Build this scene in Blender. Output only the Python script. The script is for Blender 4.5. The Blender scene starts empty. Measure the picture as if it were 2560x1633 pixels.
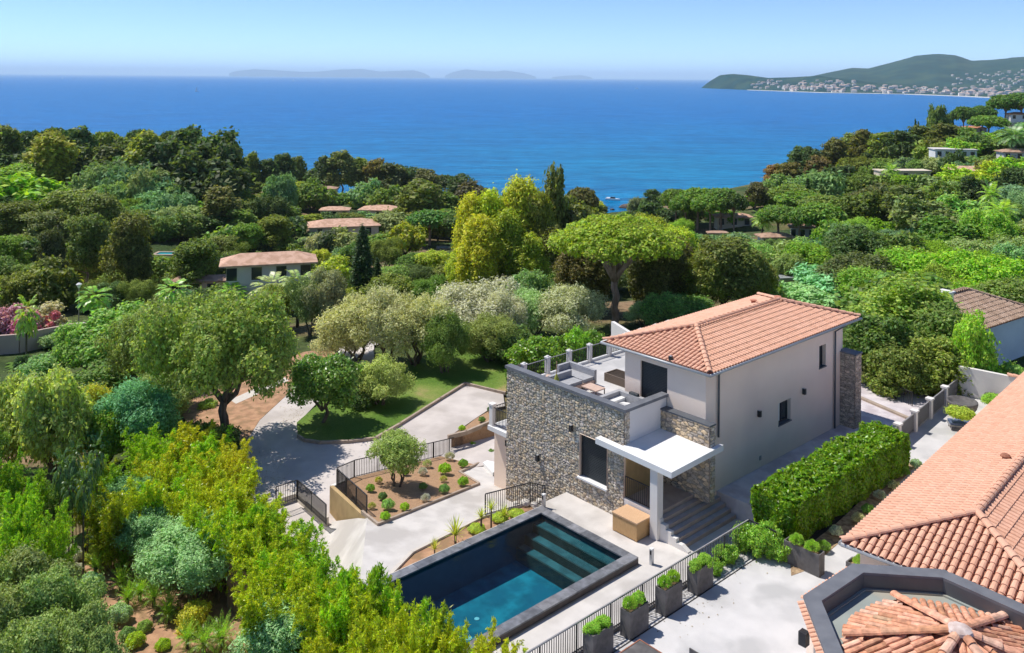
EXPO = 0.75
SUN_E = 3.0; SKY_E = .115; SKY_AIR = .45; SKY_DUST = .0; SKY_OZ = 6
SEA_COLS = [(.001, .17, .36), (.001, .145, .37), (.001, .13, .385)]
HAZE = 4.4e-5; HAZE_COL = (.84, .97, 1.0)
GAIN = 3.6
import bpy, math, random
import numpy as np
from mathutils import Vector, Matrix
from math import radians, sin, cos, pi
rnd = random.Random(11)
R = np.random.RandomState(5)
sc = bpy.context.scene
col = sc.collection
# ---------------------------------------------------------------- survey: photo pixel (2560 px wide) <-> ground
F, CX, VH, CH = 2180.0, 1280.0, 193.2, 20.0
RHO = radians(0.452)
CR, SR = cos(RHO), sin(RHO)
def ray(u, v):
    xc, yc = (u - CX) / F, -(v - VH) / F
    return (xc * CR - yc * SR, 1.0, xc * SR + yc * CR)
def P(u, v, z):
    d = ray(u, v); t = (z - CH) / d[2]
    return Vector((d[0] * t, t, z))
def D(u, v, Y):
    d = ray(u, v)
    return Vector((d[0] * Y, Y, CH + d[2] * Y))
def proj(X, Y, Z):
    Z = Z - CH
    return (CX + F * (X * CR + Z * SR) / Y, VH - F * (-X * SR + Z * CR) / Y)
OX, OY = 4.72, 40.0
AX, AY = 0.740, 0.672
ANG = math.atan2(AY, AX)
AX, AY = cos(ANG), sin(ANG)
def HW(s, t, z=0.0):
    return Vector((OX + AX * s - AY * t, OY + AY * s + AX * t, z))
class FR:
    def __init__(s, x, y, ang): s.x, s.y, s.a = x, y, ang; s.c, s.s = cos(ang), sin(ang)
    def w(f, s, t, z=0.0): return Vector((f.x + f.c * s - f.s * t, f.y + f.s * s + f.c * t, z))
HF = FR(OX, OY, ANG)
# ---------------------------------------------------------------- mesh builder (always in world metres)
class MB:
    def __init__(s): s.v = []; s.f = []; s.nv = 0; s.arr = []
    def add(s, vs, fs):
        n = s.nv
        s.v.extend([tuple(p) for p in vs]); s.nv += len(vs)
        s.f.extend([tuple(i + n for i in f) for f in fs])
    def box(s, fr, s0, s1, t0, t1, z0, z1):
        p = [fr.w(a, b, c) for c in (z0, z1) for a, b in ((s0, t0), (s1, t0), (s1, t1), (s0, t1))]
        s.add(p, [(3, 2, 1, 0), (4, 5, 6, 7), (0, 1, 5, 4), (1, 2, 6, 5), (2, 3, 7, 6), (3, 0, 4, 7)])
        return s
    def prism(s, poly, z0, z1):
        """poly: list of (x,y) ccw or cw; z0,z1 numbers or lists"""
        n = len(poly)
        if not hasattr(z0, '__len__'): z0 = [z0] * n
        if not hasattr(z1, '__len__'): z1 = [z1] * n
        area = sum(poly[i][0] * poly[(i + 1) % n][1] - poly[(i + 1) % n][0] * poly[i][1] for i in range(n))
        idx = list(range(n)) if area > 0 else list(range(n - 1, -1, -1))
        vs = [(poly[i][0], poly[i][1], z0[i]) for i in idx] + [(poly[i][0], poly[i][1], z1[i]) for i in idx]
        fs = [tuple(range(n - 1, -1, -1)), tuple(range(n, 2 * n))]
        fs += [(i, (i + 1) % n, n + (i + 1) % n, n + i) for i in range(n)]
        s.add(vs, fs); return s
    def tube(s, pts, rad, n=6, cap=True):
        pts = [Vector(p) for p in pts]
        if not hasattr(rad, '__len__'): rad = [rad] * len(pts)
        vs = []; fs = []
        up = Vector((0, 0, 1)) if abs((pts[-1] - pts[0]).normalized().z) < .9 else Vector((1, 0, 0))
        for i, p in enumerate(pts):
            d = (pts[min(i + 1, len(pts) - 1)] - pts[max(i - 1, 0)]).normalized()
            a = d.cross(up)
            if a.length < 1e-4: a = d.orthogonal()
            a.normalize(); b = a.cross(d)
            for k in range(n):
                th = 2 * pi * k / n
                vs.append(p + (a * cos(th) + b * sin(th)) * rad[i])
        for i in range(len(pts) - 1):
            for k in range(n):
                k2 = (k + 1) % n
                fs.append((i * n + k, (i + 1) * n + k, (i + 1) * n + k2, i * n + k2))
        if cap:
            fs.append(tuple(range(n))); fs.append(tuple(range(len(vs) - 1, len(vs) - n - 1, -1)))
        s.add(vs, fs); return s
    def lathe(s, c, prof, n=12, fr=None):
        vs = []; fs = []
        for (r, z) in prof:
            for k in range(n):
                th = 2 * pi * k / n
                vs.append((c[0] + r * cos(th), c[1] + r * sin(th), c[2] + z))
        m = len(prof)
        for i in range(m - 1):
            for k in range(n):
                k2 = (k + 1) % n
                fs.append((i * n + k, i * n + k2, (i + 1) * n + k2, (i + 1) * n + k))
        fs.append(tuple(range(n - 1, -1, -1))); fs.append(tuple(range((m - 1) * n, m * n)))
        s.add(vs, fs); return s
    def bar(s, p0, p1, w, h=None):
        """square bar between two points, w wide, h high"""
        h = h or w
        p0, p1 = Vector(p0), Vector(p1); d = (p1 - p0).normalized()
        a = d.cross(Vector((0, 0, 1)))
        a = a.normalized() if a.length > 1e-3 else Vector((AX, AY, 0))
        b = a.cross(d)
        vs = [p + a * (i * w / 2) + b * (j * h / 2) for p in (p0, p1) for i, j in ((-1, -1), (1, -1), (1, 1), (-1, 1))]
        s.add(vs, [(0, 1, 2, 3), (7, 6, 5, 4), (0, 4, 5, 1), (1, 5, 6, 2), (2, 6, 7, 3), (3, 7, 4, 0)])
        return s
def mesh_np(name, V, Fq, mat, smooth=False):
    """V (n,3) ; Fq (m,k) constant-size faces"""
    me = bpy.data.meshes.new(name)
    V = np.asarray(V, dtype=np.float32); Fq = np.asarray(Fq, dtype=np.int32)
    k = Fq.shape[1]
    me.vertices.add(len(V)); me.vertices.foreach_set('co', V.ravel())
    me.loops.add(Fq.size); me.loops.foreach_set('vertex_index', Fq.ravel())
    me.polygons.add(len(Fq)); me.polygons.foreach_set('loop_start', np.arange(0, Fq.size, k, dtype=np.int32))
    if smooth: me.polygons.foreach_set('use_smooth', np.ones(len(Fq), dtype=bool))
    me.update(calc_edges=True)
    if mat: me.materials.append(mat)
    return me
def link(name, data, parent=None):
    o = bpy.data.objects.new(name, data); col.objects.link(o)
    if parent is not None: o.parent = parent
    return o
def tag(o, label=None, cat=None, group=None, kind=None):
    if label: o['label'] = label
    if cat: o['category'] = cat
    if group: o['group'] = group
    if kind: o['kind'] = kind
    return o
BASE = {}
def thing(name, label, cat, loc, rz=0.0, group=None):
    o = bpy.data.objects.new(name, None); col.objects.link(o)
    o.location = loc; o.rotation_euler = (0, 0, rz); o.empty_display_size = .3
    BASE[o.name] = (Matrix.Translation(Vector(loc)) @ Matrix.Rotation(rz, 4, 'Z'))
    return tag(o, label, cat, group)
def build(name, mb, mat, parent=None, smooth=False, label=None, loc=None, rz=0.0):
    """links the builder's shapes as ONE mesh object; local to its parent (or to its own base)"""
    V = np.array(mb.v, dtype=np.float64).reshape(-1, 3)
    if parent is not None:
        M = BASE[parent.name]
    else:
        if loc is None:
            loc = ((V[:, 0].min() + V[:, 0].max()) / 2, (V[:, 1].min() + V[:, 1].max()) / 2, V[:, 2].min())
        M = Matrix.Translation(Vector(loc)) @ Matrix.Rotation(rz, 4, 'Z')
    Mi = np.array(M.inverted())
    L = V @ Mi[:3, :3].T + Mi[:3, 3]
    me = bpy.data.meshes.new(name)
    me.from_pydata(L.tolist(), [], mb.f); me.update()
    me.materials.append(mat)
    if smooth:
        me.polygons.foreach_set('use_smooth', np.ones(len(me.polygons), dtype=bool))
    o = link(name, me, parent)
    if parent is None:
        o.matrix_world = M
    BASE[o.name] = M
    if label: o['label'] = label
    return o
def kids(o): return [c for c in bpy.data.objects if c.parent == o]
# ---------------------------------------------------------------- materials
def newmat(name):
    m = bpy.data.materials.new(name); m.use_nodes = True
    nt = m.node_tree; nt.nodes.clear()
    out = nt.nodes.new('ShaderNodeOutputMaterial')
    return m, nt, out
def nd(nt, typ, **kw):
    n = nt.nodes.new(typ)
    for k, v in kw.items():
        if k.startswith('i_'):
            key = k[2:].replace('_', ' ')
            n.inputs[key].default_value = v
        else: setattr(n, k, v)
    return n
def rgba(c): return (c[0], c[1], c[2], 1.0)
def ramp(nt, stops):
    r = nt.nodes.new('ShaderNodeValToRGB')
    e = r.color_ramp.elements
    while len(e) < len(stops): e.new(.5)
    for i, (p, c) in enumerate(stops):
        e[i].position = p; e[i].color = rgba(c)
    return r
def surf(name, c1, c2=None, scale=3.0, detail=4.0, rough=.8, bump=.0, bscale=30.0, c3=None, s3=.4, lo=.35, hi=.65, spec=.3, stretch=None, metal=0.0):
    """noise-mottled principled surface in object metres"""
    m, nt, out = newmat(name)
    tc = nd(nt, 'ShaderNodeTexCoord')
    src = tc.outputs['Object']
    if stretch:
        mp = nd(nt, 'ShaderNodeMapping'); mp.inputs['Scale'].default_value = stretch
        nt.links.new(src, mp.inputs['Vector']); src = mp.outputs['Vector']
    b = nd(nt, 'ShaderNodeBsdfPrincipled'); b.inputs['Roughness'].default_value = rough
    b.inputs['Specular IOR Level'].default_value = spec
    b.inputs['Metallic'].default_value = metal
    nt.links.new(b.outputs[0], out.inputs[0])
    c2 = c2 or tuple(x * .8 for x in c1)
    n = nd(nt, 'ShaderNodeTexNoise'); n.inputs['Scale'].default_value = scale; n.inputs['Detail'].default_value = detail
    nt.links.new(src, n.inputs['Vector'])
    r = ramp(nt, [(lo, c1), (hi, c2)])
    nt.links.new(n.outputs['Fac'], r.inputs[0])
    cur = r.outputs[0]
    if c3:
        n3 = nd(nt, 'ShaderNodeTexNoise'); n3.inputs['Scale'].default_value = s3; n3.inputs['Detail'].default_value = 5
        nt.links.new(src, n3.inputs['Vector'])
        r3 = ramp(nt, [(.48, (0, 0, 0)), (.62, (1, 1, 1))]); nt.links.new(n3.outputs['Fac'], r3.inputs[0])
        mx = nd(nt, 'ShaderNodeMixRGB'); nt.links.new(r3.outputs[0], mx.inputs[0])
        nt.links.new(cur, mx.inputs[1]); mx.inputs[2].default_value = rgba(c3); cur = mx.outputs[0]
    nt.links.new(cur, b.inputs['Base Color'])
    if bump > 0:
        nb = nd(nt, 'ShaderNodeTexNoise'); nb.inputs['Scale'].default_value = bscale; nb.inputs['Detail'].default_value = 6
        nt.links.new(src, nb.inputs['Vector'])
        bp = nd(nt, 'ShaderNodeBump'); bp.inputs['Strength'].default_value = bump; bp.inputs['Distance'].default_value = .05
        nt.links.new(nb.outputs['Fac'], bp.inputs['Height']); nt.links.new(bp.outputs[0], b.inputs['Normal'])
    return m
def island_mat(name, cols, rough=.75, bump=.25, bscale=25, spec=.3, noise=.25, nscale=6.0):
    """each loose piece (tile, stone) takes its own tint"""
    m, nt, out = newmat(name)
    g = nd(nt, 'ShaderNodeNewGeometry'); tc = nd(nt, 'ShaderNodeTexCoord')
    r = ramp(nt, [(i / max(1, len(cols) - 1), c) for i, c in enumerate(cols)])
    nt.links.new(g.outputs['Random Per Island'], r.inputs[0])
    n = nd(nt, 'ShaderNodeTexNoise'); n.inputs['Scale'].default_value = nscale; n.inputs['Detail'].default_value = 5
    nt.links.new(tc.outputs['Object'], n.inputs['Vector'])
    mr = nd(nt, 'ShaderNodeMapRange'); mr.inputs['To Min'].default_value = 1 - noise; mr.inputs['To Max'].default_value = 1 + noise
    mr.inputs['From Min'].default_value = .3; mr.inputs['From Max'].default_value = .7
    nt.links.new(n.outputs['Fac'], mr.inputs['Value'])
    mx = nd(nt, 'ShaderNodeVectorMath', operation='SCALE'); nt.links.new(r.outputs[0], mx.inputs[0]); nt.links.new(mr.outputs[0], mx.inputs['Scale'])
    b = nd(nt, 'ShaderNodeBsdfPrincipled'); b.inputs['Roughness'].default_value = rough; b.inputs['Specular IOR Level'].default_value = spec
    nt.links.new(mx.outputs[0], b.inputs['Base Color']); nt.links.new(b.outputs[0], out.inputs[0])
    nb = nd(nt, 'ShaderNodeTexNoise'); nb.inputs['Scale'].default_value = bscale; nb.inputs['Detail'].default_value = 5
    nt.links.new(tc.outputs['Object'], nb.inputs['Vector'])
    bp = nd(nt, 'ShaderNodeBump'); bp.inputs['Strength'].default_value = bump; bp.inputs['Distance'].default_value = .03
    nt.links.new(nb.outputs['Fac'], bp.inputs['Height']); nt.links.new(bp.outputs[0], b.inputs['Normal'])
    return m
M = {}
M['plaster'] = surf('plaster', (.90, .73, .60), (.86, .69, .565), scale=.7, rough=.9, bump=.12, bscale=60, c3=(.80, .64, .535), s3=.25)
M['plaster_pale'] = surf('plaster_pale', (.78, .74, .70), (.72, .68, .64), scale=.8, rough=.9, bump=.1, bscale=50)
M['plaster_white'] = surf('plaster_white', (.80, .79, .77), (.72, .71, .69), scale=.6, rough=.9, bump=.1, bscale=50)
M['concrete_white'] = surf('concrete_white', (.80, .79, .77), (.74, .73, .71), scale=1.2, rough=.8, bump=.08, bscale=40)
M['deck'] = surf('deck', (.65, .61, .57), (.55, .515, .48), scale=1.1, detail=8, rough=.75, bump=.12, bscale=25, c3=(.48, .445, .41), s3=.5)
M['terrace'] = surf('terrace', (.63, .61, .595), (.54, .525, .515), scale=1.0, detail=8, rough=.75, bump=.12, bscale=25, c3=(.46, .45, .44), s3=.45)
M['drive'] = surf('drive', (.62, .56, .52), (.53, .475, .44), scale=.8, detail=8, rough=.85, bump=.12, bscale=18, c3=(.46, .41, .375), s3=.3)
M['alley'] = surf('alley', (.66, .60, .60), (.54, .49, .50), scale=1.6, detail=8, rough=.85, bump=.15, bscale=20, c3=(.48, .42, .43), s3=.8)
M['step'] = surf('step', (.46, .44, .45), (.38, .36, .37), scale=2, rough=.8, bump=.1)
M['riser'] = surf('riser', (.55, .42, .36), (.47, .36, .31), scale=2, rough=.85)
M['porch'] = surf('porch', (.42, .36, .32), (.34, .29, .26), scale=2, rough=.8)
M['kerb'] = surf('kerb', (.46, .36, .28), (.34, .27, .21), scale=3, rough=.85, bump=.2, bscale=20)
M['slate'] = surf('slate', (.20, .21, .23), (.12, .125, .14), scale=2.2, detail=7, rough=.55, bump=.2, bscale=22, c3=(.27, .26, .27), s3=1.2, spec=.5)
M['slate_dark'] = surf('slate_dark', (.10, .08, .075), (.06, .05, .045), scale=2.2, rough=.6, bump=.1)
M['cap'] = surf('cap', (.175, .18, .195), (.135, .14, .155), scale=2, rough=.6, bump=.1)
M['shutter'] = surf('shutter', (.050, .060, .068), (.036, .045, .052), scale=1.5, rough=.4, spec=.4)
M['zinc'] = surf('zinc', (.10, .11, .125), (.075, .085, .10), scale=1.5, rough=.45, spec=.5)
M['zinc_light'] = surf('zinc_light', (.42, .43, .44), (.36, .37, .38), scale=1.5, rough=.45, spec=.5, metal=.3)
M['rail'] = surf('rail', (.045, .042, .045), (.03, .03, .03), scale=5, rough=.5)
M['rail_grey'] = surf('rail_grey', (.32, .31, .30), (.26, .25, .25), scale=5, rough=.5)
M['mesh_panel'] = surf('mesh_panel', (.16, .16, .165), (.12, .12, .125), scale=40, rough=.6, bump=.3, bscale=120)
M['black'] = surf('black', (.025, .027, .03), (.018, .02, .022), scale=4, rough=.4, spec=.5)
M['lamp'] = surf('lamp', (.035, .037, .04), (.025, .026, .03), scale=8, rough=.5)
M['wood'] = surf('wood', (.60, .37, .17), (.50, .295, .125), scale=6, rough=.55, bump=.15, bscale=30, stretch=(9, 9, .8))
M['wood_top'] = surf('wood_top', (.66, .43, .26), (.58, .36, .20), scale=5, rough=.55, stretch=(3, 9, 3))
M['wicker'] = surf('wicker', (.20, .15, .11), (.12, .09, .07), scale=30, rough=.7, bump=.3, bscale=60)
M['cushion'] = surf('cushion', (.40, .40, .41), (.34, .34, .35), scale=6, rough=.95, bump=.15, bscale=20)
M['cushion_pink'] = surf('cushion_pink', (.62, .45, .36), (.54, .38, .30), scale=6, rough=.95)
M['yellow_cloth'] = surf('yellow_cloth', (.42, .40, .08), (.30, .33, .06), scale=6, rough=.95)
M['planter'] = surf('planter', (.135, .125, .12), (.095, .088, .085), scale=5, detail=8, rough=.75, bump=.15, bscale=30, c3=(.17, .155, .15), s3=2)
M['soil'] = surf('soil', (.50, .29, .17), (.36, .20, .115), scale=2.2, detail=9, rough=.95, bump=.5, bscale=14, c3=(.30, .185, .10), s3=1.4)
M['mulch'] = surf('mulch', (.46, .285, .17), (.30, .18, .10), scale=14, detail=9, rough=.95, bump=.6, bscale=26, c3=(.42, .26, .15), s3=2.5)
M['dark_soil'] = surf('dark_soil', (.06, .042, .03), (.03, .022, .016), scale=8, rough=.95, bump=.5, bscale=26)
M['pebble_bed'] = surf('pebble_bed', (.62, .60, .58), (.25, .24, .23), scale=9, detail=2, rough=.8, bump=.6, bscale=11, lo=.42, hi=.58)
M['stone_mix'] = surf('stone_mix', (.50, .36, .22), (.22, .14, .08), scale=5, detail=3, rough=.85, bump=.6, bscale=8)
M['ochre'] = surf('ochre', (.52, .37, .19), (.44, .31, .15), scale=1.6, rough=.9, bump=.2, bscale=40, c3=(.36, .25, .13), s3=.7)
M['limestone'] = surf('limestone', (.62, .57, .50), (.58, .52, .45), scale=4, rough=.9, bump=.2, bscale=30)
M['tile'] = island_mat('tile', [(.68, .36, .235), (.74, .415, .28), (.70, .38, .25), (.76, .43, .295), (.72, .395, .26)], noise=.10)
M['tile_flat'] = surf('tile_flat', (.60, .26, .165), (.54, .23, .145), scale=1.5, rough=.8)
M['tile_pan'] = surf('tile_pan', (.36, .15, .09), (.28, .115, .07), scale=3, rough=.85)
M['tile_old'] = island_mat('tile_old', [(.46, .22, .12), (.66, .31, .18), (.74, .39, .26), (.68, .30, .17), (.76, .47, .34), (.52, .25, .13), (.72, .35, .21), (.50, .33, .20)], noise=.35, nscale=5, bump=.4)
M['tile_grey'] = island_mat('tile_grey', [(.33, .22, .15), (.42, .29, .20), (.48, .34, .25), (.38, .25, .17)], noise=.25)
M['mortar_white'] = surf('mortar_white', (.66, .55, .50), (.48, .36, .31), scale=4, rough=.9, bump=.2)
M['bark_grey'] = surf('bark_grey', (.20, .16, .125), (.10, .075, .055), scale=6, detail=8, rough=.95, bump=.6, bscale=14, stretch=(1, 1, .25))
M['bark_red'] = surf('bark_red', (.42, .29, .22), (.24, .15, .11), scale=4, detail=8, rough=.95, bump=.6, bscale=10, stretch=(1, 1, .3))
M['metal_light'] = surf('metal_light', (.55, .56, .58), (.45, .46, .48), scale=3, rough=.35, metal=.5)
M['white_boat'] = surf('white_boat', (.85, .85, .85), (.78, .78, .78), scale=2, rough=.4)
M['rock'] = surf('rock', (.16, .12, .10), (.07, .055, .05), scale=.5, detail=8, rough=.9, bump=.5, bscale=2)
M['glass_dark'] = surf('glass_dark', (.03, .045, .055), (.02, .03, .04), scale=.5, rough=.12, spec=.6)
M['reed'] = surf('reed', (.40, .28, .16), (.22, .14, .08), scale=10, rough=.9, bump=.4, bscale=40, stretch=(4, 4, .3))
M['blue_cloth'] = surf('blue_cloth', (.11, .15, .24), (.09, .12, .20), scale=4, rough=.9)
M['lantern_glass'] = surf('lantern_glass', (.42, .44, .47), (.30, .31, .34), scale=7, detail=3, rough=.35, lo=.4, hi=.6)
M['gutter_floor'] = surf('gutter_floor', (.33, .36, .33), (.27, .30, .28), scale=.9, rough=.6, c3=(.42, .36, .27), s3=.35)
# ================================================================ camera, sun, sky
cam = bpy.data.cameras.new('camera'); cam.sensor_width = 36; cam.lens = F / 2560 * 36
cam.shift_y = -(816.5 - VH) / 2560; cam.clip_start = .5; cam.clip_end = 200000
co = bpy.data.objects.new('camera', cam); col.objects.link(co)
co.matrix_world = Matrix(((CR, -SR, 0, 0), (0, 0, -1, 0), (SR, CR, 0, CH), (0, 0, 0, 1)))
sc.camera = co
SUN = Vector((-.90 * cos(radians(60)), .44 * cos(radians(60)), sin(radians(60)))).normalized()
sl = bpy.data.lights.new('sun', 'SUN'); sl.energy = SUN_E; sl.angle = radians(.5); sl.color = (1, .955, .89)
so = bpy.data.objects.new('sun', sl); col.objects.link(so)
so.rotation_euler = SUN.to_track_quat('Z', 'Y').to_euler(); so.location = (-60, 40, 90)
w = bpy.data.worlds.new('World'); sc.world = w; w.use_nodes = True
nt = w.node_tree; nt.nodes.clear()
wo = nd(nt, 'ShaderNodeOutputWorld'); bg = nd(nt, 'ShaderNodeBackground'); sk = nd(nt, 'ShaderNodeTexSky')
sk.sky_type = 'NISHITA'; sk.sun_disc = False; sk.sun_elevation = radians(60); sk.sun_rotation = math.atan2(-.90, .44)
sk.altitude = 60; sk.air_density = SKY_AIR; sk.dust_density = SKY_DUST; sk.ozone_density = SKY_OZ
bg.inputs['Strength'].default_value = SKY_E
nt.links.new(sk.outputs[0], bg.inputs[0]); nt.links.new(bg.outputs[0], wo.inputs[0])
sc.view_settings.view_transform = 'Standard'; sc.view_settings.look = 'None'
sc.view_settings.exposure = EXPO; sc.view_settings.gamma = 1; sc.view_settings.use_curve_mapping = False
sc.cycles.max_bounces = 6; sc.cycles.diffuse_bounces = 4; sc.cycles.glossy_bounces = 2; sc.cycles.transmission_bounces = 4
sc.cycles.transparent_max_bounces = 8; sc.cycles.volume_bounces = 2
sc.cycles.caustics_reflective = False; sc.cycles.caustics_refractive = False
sc.cycles.use_adaptive_sampling = True; sc.cycles.adaptive_threshold = .02
sc.cycles.use_denoising = True
# ================================================================ terrain
SEA = -40.0
CTL = []
def ctl(u, *yz):
    for Y, z in yz: CTL.append((u, math.log(Y), z))
ctl(-500, (18, -1), (35, -3), (60, -5), (85, -7), (110, -10), (150, -14), (200, -15), (250, -13.5), (300, -15), (345, -22), (380, -34), (420, -46), (500, -60))
ctl(0, (18, -1.5), (35, -3), (60, -4.5), (85, -6.5), (110, -10), (150, -14), (200, -15.5), (250, -14), (300, -15), (345, -22), (380, -34), (420, -46), (500, -60))
ctl(400, (18, -1.5), (35, -2.3), (50, -3.2), (70, -4), (90, -7), (120, -11), (150, -15.5), (200, -16.5), (250, -14.5), (300, -16), (345, -22), (385, -32), (420, -44), (460, -52), (540, -60))
ctl(800, (18, -2.6), (35, -2.6), (60, -2.9), (80, -4.5), (110, -9), (150, -16), (200, -19.5), (260, -22.5), (330, -27), (400, -33), (450, -38), (490, -44), (540, -54), (620, -62))
ctl(1200, (18, -2.6), (60, -2.7), (80, -4), (110, -8), (150, -14), (200, -20), (250, -26), (320, -31), (375, -35.5), (420, -41), (460, -50), (560, -60))
ctl(1500, (18, -2.6), (50, -2.6), (80, -3.5), (120, -9), (200, -20), (300, -31), (375, -38), (405, -44), (450, -54), (560, -60))
ctl(1800, (60, -2), (90, -4), (130, -9), (200, -17), (300, -27), (400, -34), (470, -38.5), (505, -44), (560, -56), (640, -62))
ctl(2000, (60, -.5), (100, -4), (150, -9), (220, -14), (300, -18), (400, -23.5), (450, -28), (520, -44), (580, -56), (640, -62))
ctl(1900, (300, -25), (400, -34.5), (450, -37.5), (490, -44), (560, -56))
ctl(2150, (240, -12), (300, -12), (380, -12), (430, -16), (480, -30), (520, -44))
ctl(2300, (30, .2), (60, -.8), (100, -3), (170, -8), (240, -7), (300, -3.5), (380, -1.5), (430, -6), (480, -24), (520, -44), (640, -60))
ctl(2700, (30, .2), (60, -1), (110, -3), (200, -4), (300, 3.5), (380, 6), (450, 0), (500, -24), (540, -50), (640, -60))
ctl(3400, (30, .2), (60, -1), (110, -3), (200, -2), (300, 4), (380, 6), (450, -3), (540, -40), (600, -52))
CTL = np.array(CTL)
def sstep(a, b, x):
    t = np.clip((x - a) / (b - a), 0, 1); return t * t * (3 - 2 * t)
def hgt(X, Y):
    X = np.asarray(X, float); Y = np.asarray(Y, float)
    Yc = np.maximum(Y, 12.0)
    u = np.clip(X / Yc * F + CX, -900, 3600); ly = np.log(Yc)
    num = np.zeros_like(u); den = np.zeros_like(u)
    for cu, cl, cz in CTL:
        ww = np.exp(-.5 * (((u - cu) / 190.) ** 2 + ((ly - cl) / .085) ** 2)) + 1e-7 * np.exp(-.5 * (((u - cu) / 900.) ** 2 + ((ly - cl) / .5) ** 2)) + 1e-16
        num += ww * cz; den += ww
    h = num / den
    h = h + (np.sin(X * .11 + 1) * np.cos(Y * .09) * .5 + np.sin(X * .031) * np.sin(Y * .037 + 2)) * sstep(80, 130, Y) * 1.0
    # the levelled court and lawn left of the house
    m = sstep(-23, -17, X) * (1 - sstep(6, 10, X)) * sstep(30, 38, Y) * (1 - sstep(73, 80, Y))
    h = h * (1 - m) + (-2.80) * m
    # under the house, pool and terraces the ground is cut down
    s = (X - OX) * AX + (Y - OY) * AY; t = -(X - OX) * AY + (Y - OY) * AX
    m2 = sstep(-17, -14, s) * (1 - sstep(28, 32, s)) * sstep(-26, -24, t) * (1 - sstep(3, 6, t))
    m2 = m2 * (1 - sstep(15.0, 17, s) * sstep(-5.6, -5.2, t))
    m2 = np.maximum(m2, sstep(-4, -2, X) * (1 - sstep(60, 64, X)) * (1 - sstep(26, 30, Y)) * sstep(-20, -10, Y))
    h = h * (1 - m2) + (-3.2) * m2
    return h
def H1(x, y): return float(hgt(np.array([x]), np.array([y]))[0])
YS = np.exp(np.linspace(math.log(14), math.log(620), 520))
def G(u, v):
    """where the sight line of a photo pixel meets the terrain"""
    for _ in range(60):
        d = ray(u, v)
        z = CH + d[2] * YS; h = hgt(d[0] * YS, YS)
        k = np.argmax((z <= h) & (h > SEA))
        if z[k] <= h[k] and h[k] > SEA: break
        v += 3
    Y = YS[k]
    return Vector((d[0] * Y, Y, H1(d[0] * Y, Y)))
xs = np.concatenate([np.arange(-560, -60, 7.), np.arange(-60, 60, 1.5), np.arange(60, 760, 7.)])
ys = np.concatenate([np.arange(-60, 10, 7.), np.arange(10, 110, 1.5), np.arange(110, 680, 5.)])
gx, gy = np.meshgrid(xs, ys)
gz = hgt(gx, gy)
gz = gz + (np.sin(gx * 1.7) * np.sin(gy * 1.3) * .05)
nx, ny = len(xs), len(ys)
V = np.stack([gx.ravel(), gy.ravel(), gz.ravel()], 1)
ii = np.arange(nx * ny).reshape(ny, nx)
Fq = np.stack([ii[:-1, :-1].ravel(), ii[:-1, 1:].ravel(), ii[1:, 1:].ravel(), ii[1:, :-1].ravel()], 1)
m, nt, out = newmat('hillside_ground')
tc = nd(nt, 'ShaderNodeTexCoord'); b = nd(nt, 'ShaderNodeBsdfPrincipled', i_Roughness=.95); b.inputs['Specular IOR Level'].default_value = .1
n1 = nd(nt, 'ShaderNodeTexNoise', i_Scale=.06, i_Detail=8.0); n2 = nd(nt, 'ShaderNodeTexNoise', i_Scale=1.6, i_Detail=8.0)
r1 = ramp(nt, [(.36, (.045, .075, .022)), (.50, (.085, .11, .035)), (.60, (.20, .15, .08)), (.72, (.34, .21, .13))])
r2 = ramp(nt, [(.3, (.55, .55, .55)), (.7, (1.25, 1.25, 1.25))])
mx = nd(nt, 'ShaderNodeMixRGB', blend_type='MULTIPLY'); mx.inputs[0].default_value = 1
for n in (n1, n2): nt.links.new(tc.outputs['Object'], n.inputs['Vector'])
nt.links.new(n1.outputs['Fac'], r1.inputs[0]); nt.links.new(n2.outputs['Fac'], r2.inputs[0])
nt.links.new(r1.outputs[0], mx.inputs[1]); nt.links.new(r2.outputs[0], mx.inputs[2]); nt.links.new(mx.outputs[0], b.inputs['Base Color'])
bp = nd(nt, 'ShaderNodeBump', i_Strength=.5, i_Distance=.3); nt.links.new(n2.outputs['Fac'], bp.inputs['Height']); nt.links.new(bp.outputs[0], b.inputs['Normal'])
nt.links.new(b.outputs[0], out.inputs[0]); M['ground'] = m
o = link('hillside', mesh_np('hillside', V, Fq, m, True)); tag(o, 'green and sandy hillside falling towards the sea', kind='structure')
# ---------------------------------------------------------------- sea
m, nt, out = newmat('sea_water')
tc = nd(nt, 'ShaderNodeTexCoord'); b = nd(nt, 'ShaderNodeBsdfPrincipled'); b.inputs['Roughness'].default_value = .32
b.inputs['IOR'].default_value = 1.33; b.inputs['Specular IOR Level'].default_value = .12
sep = nd(nt, 'ShaderNodeSeparateXYZ'); nt.links.new(tc.outputs['Object'], sep.inputs[0])
nz = nd(nt, 'ShaderNodeTexNoise', i_Scale=.006, i_Detail=4.0); nt.links.new(tc.outputs['Object'], nz.inputs['Vector'])
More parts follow.
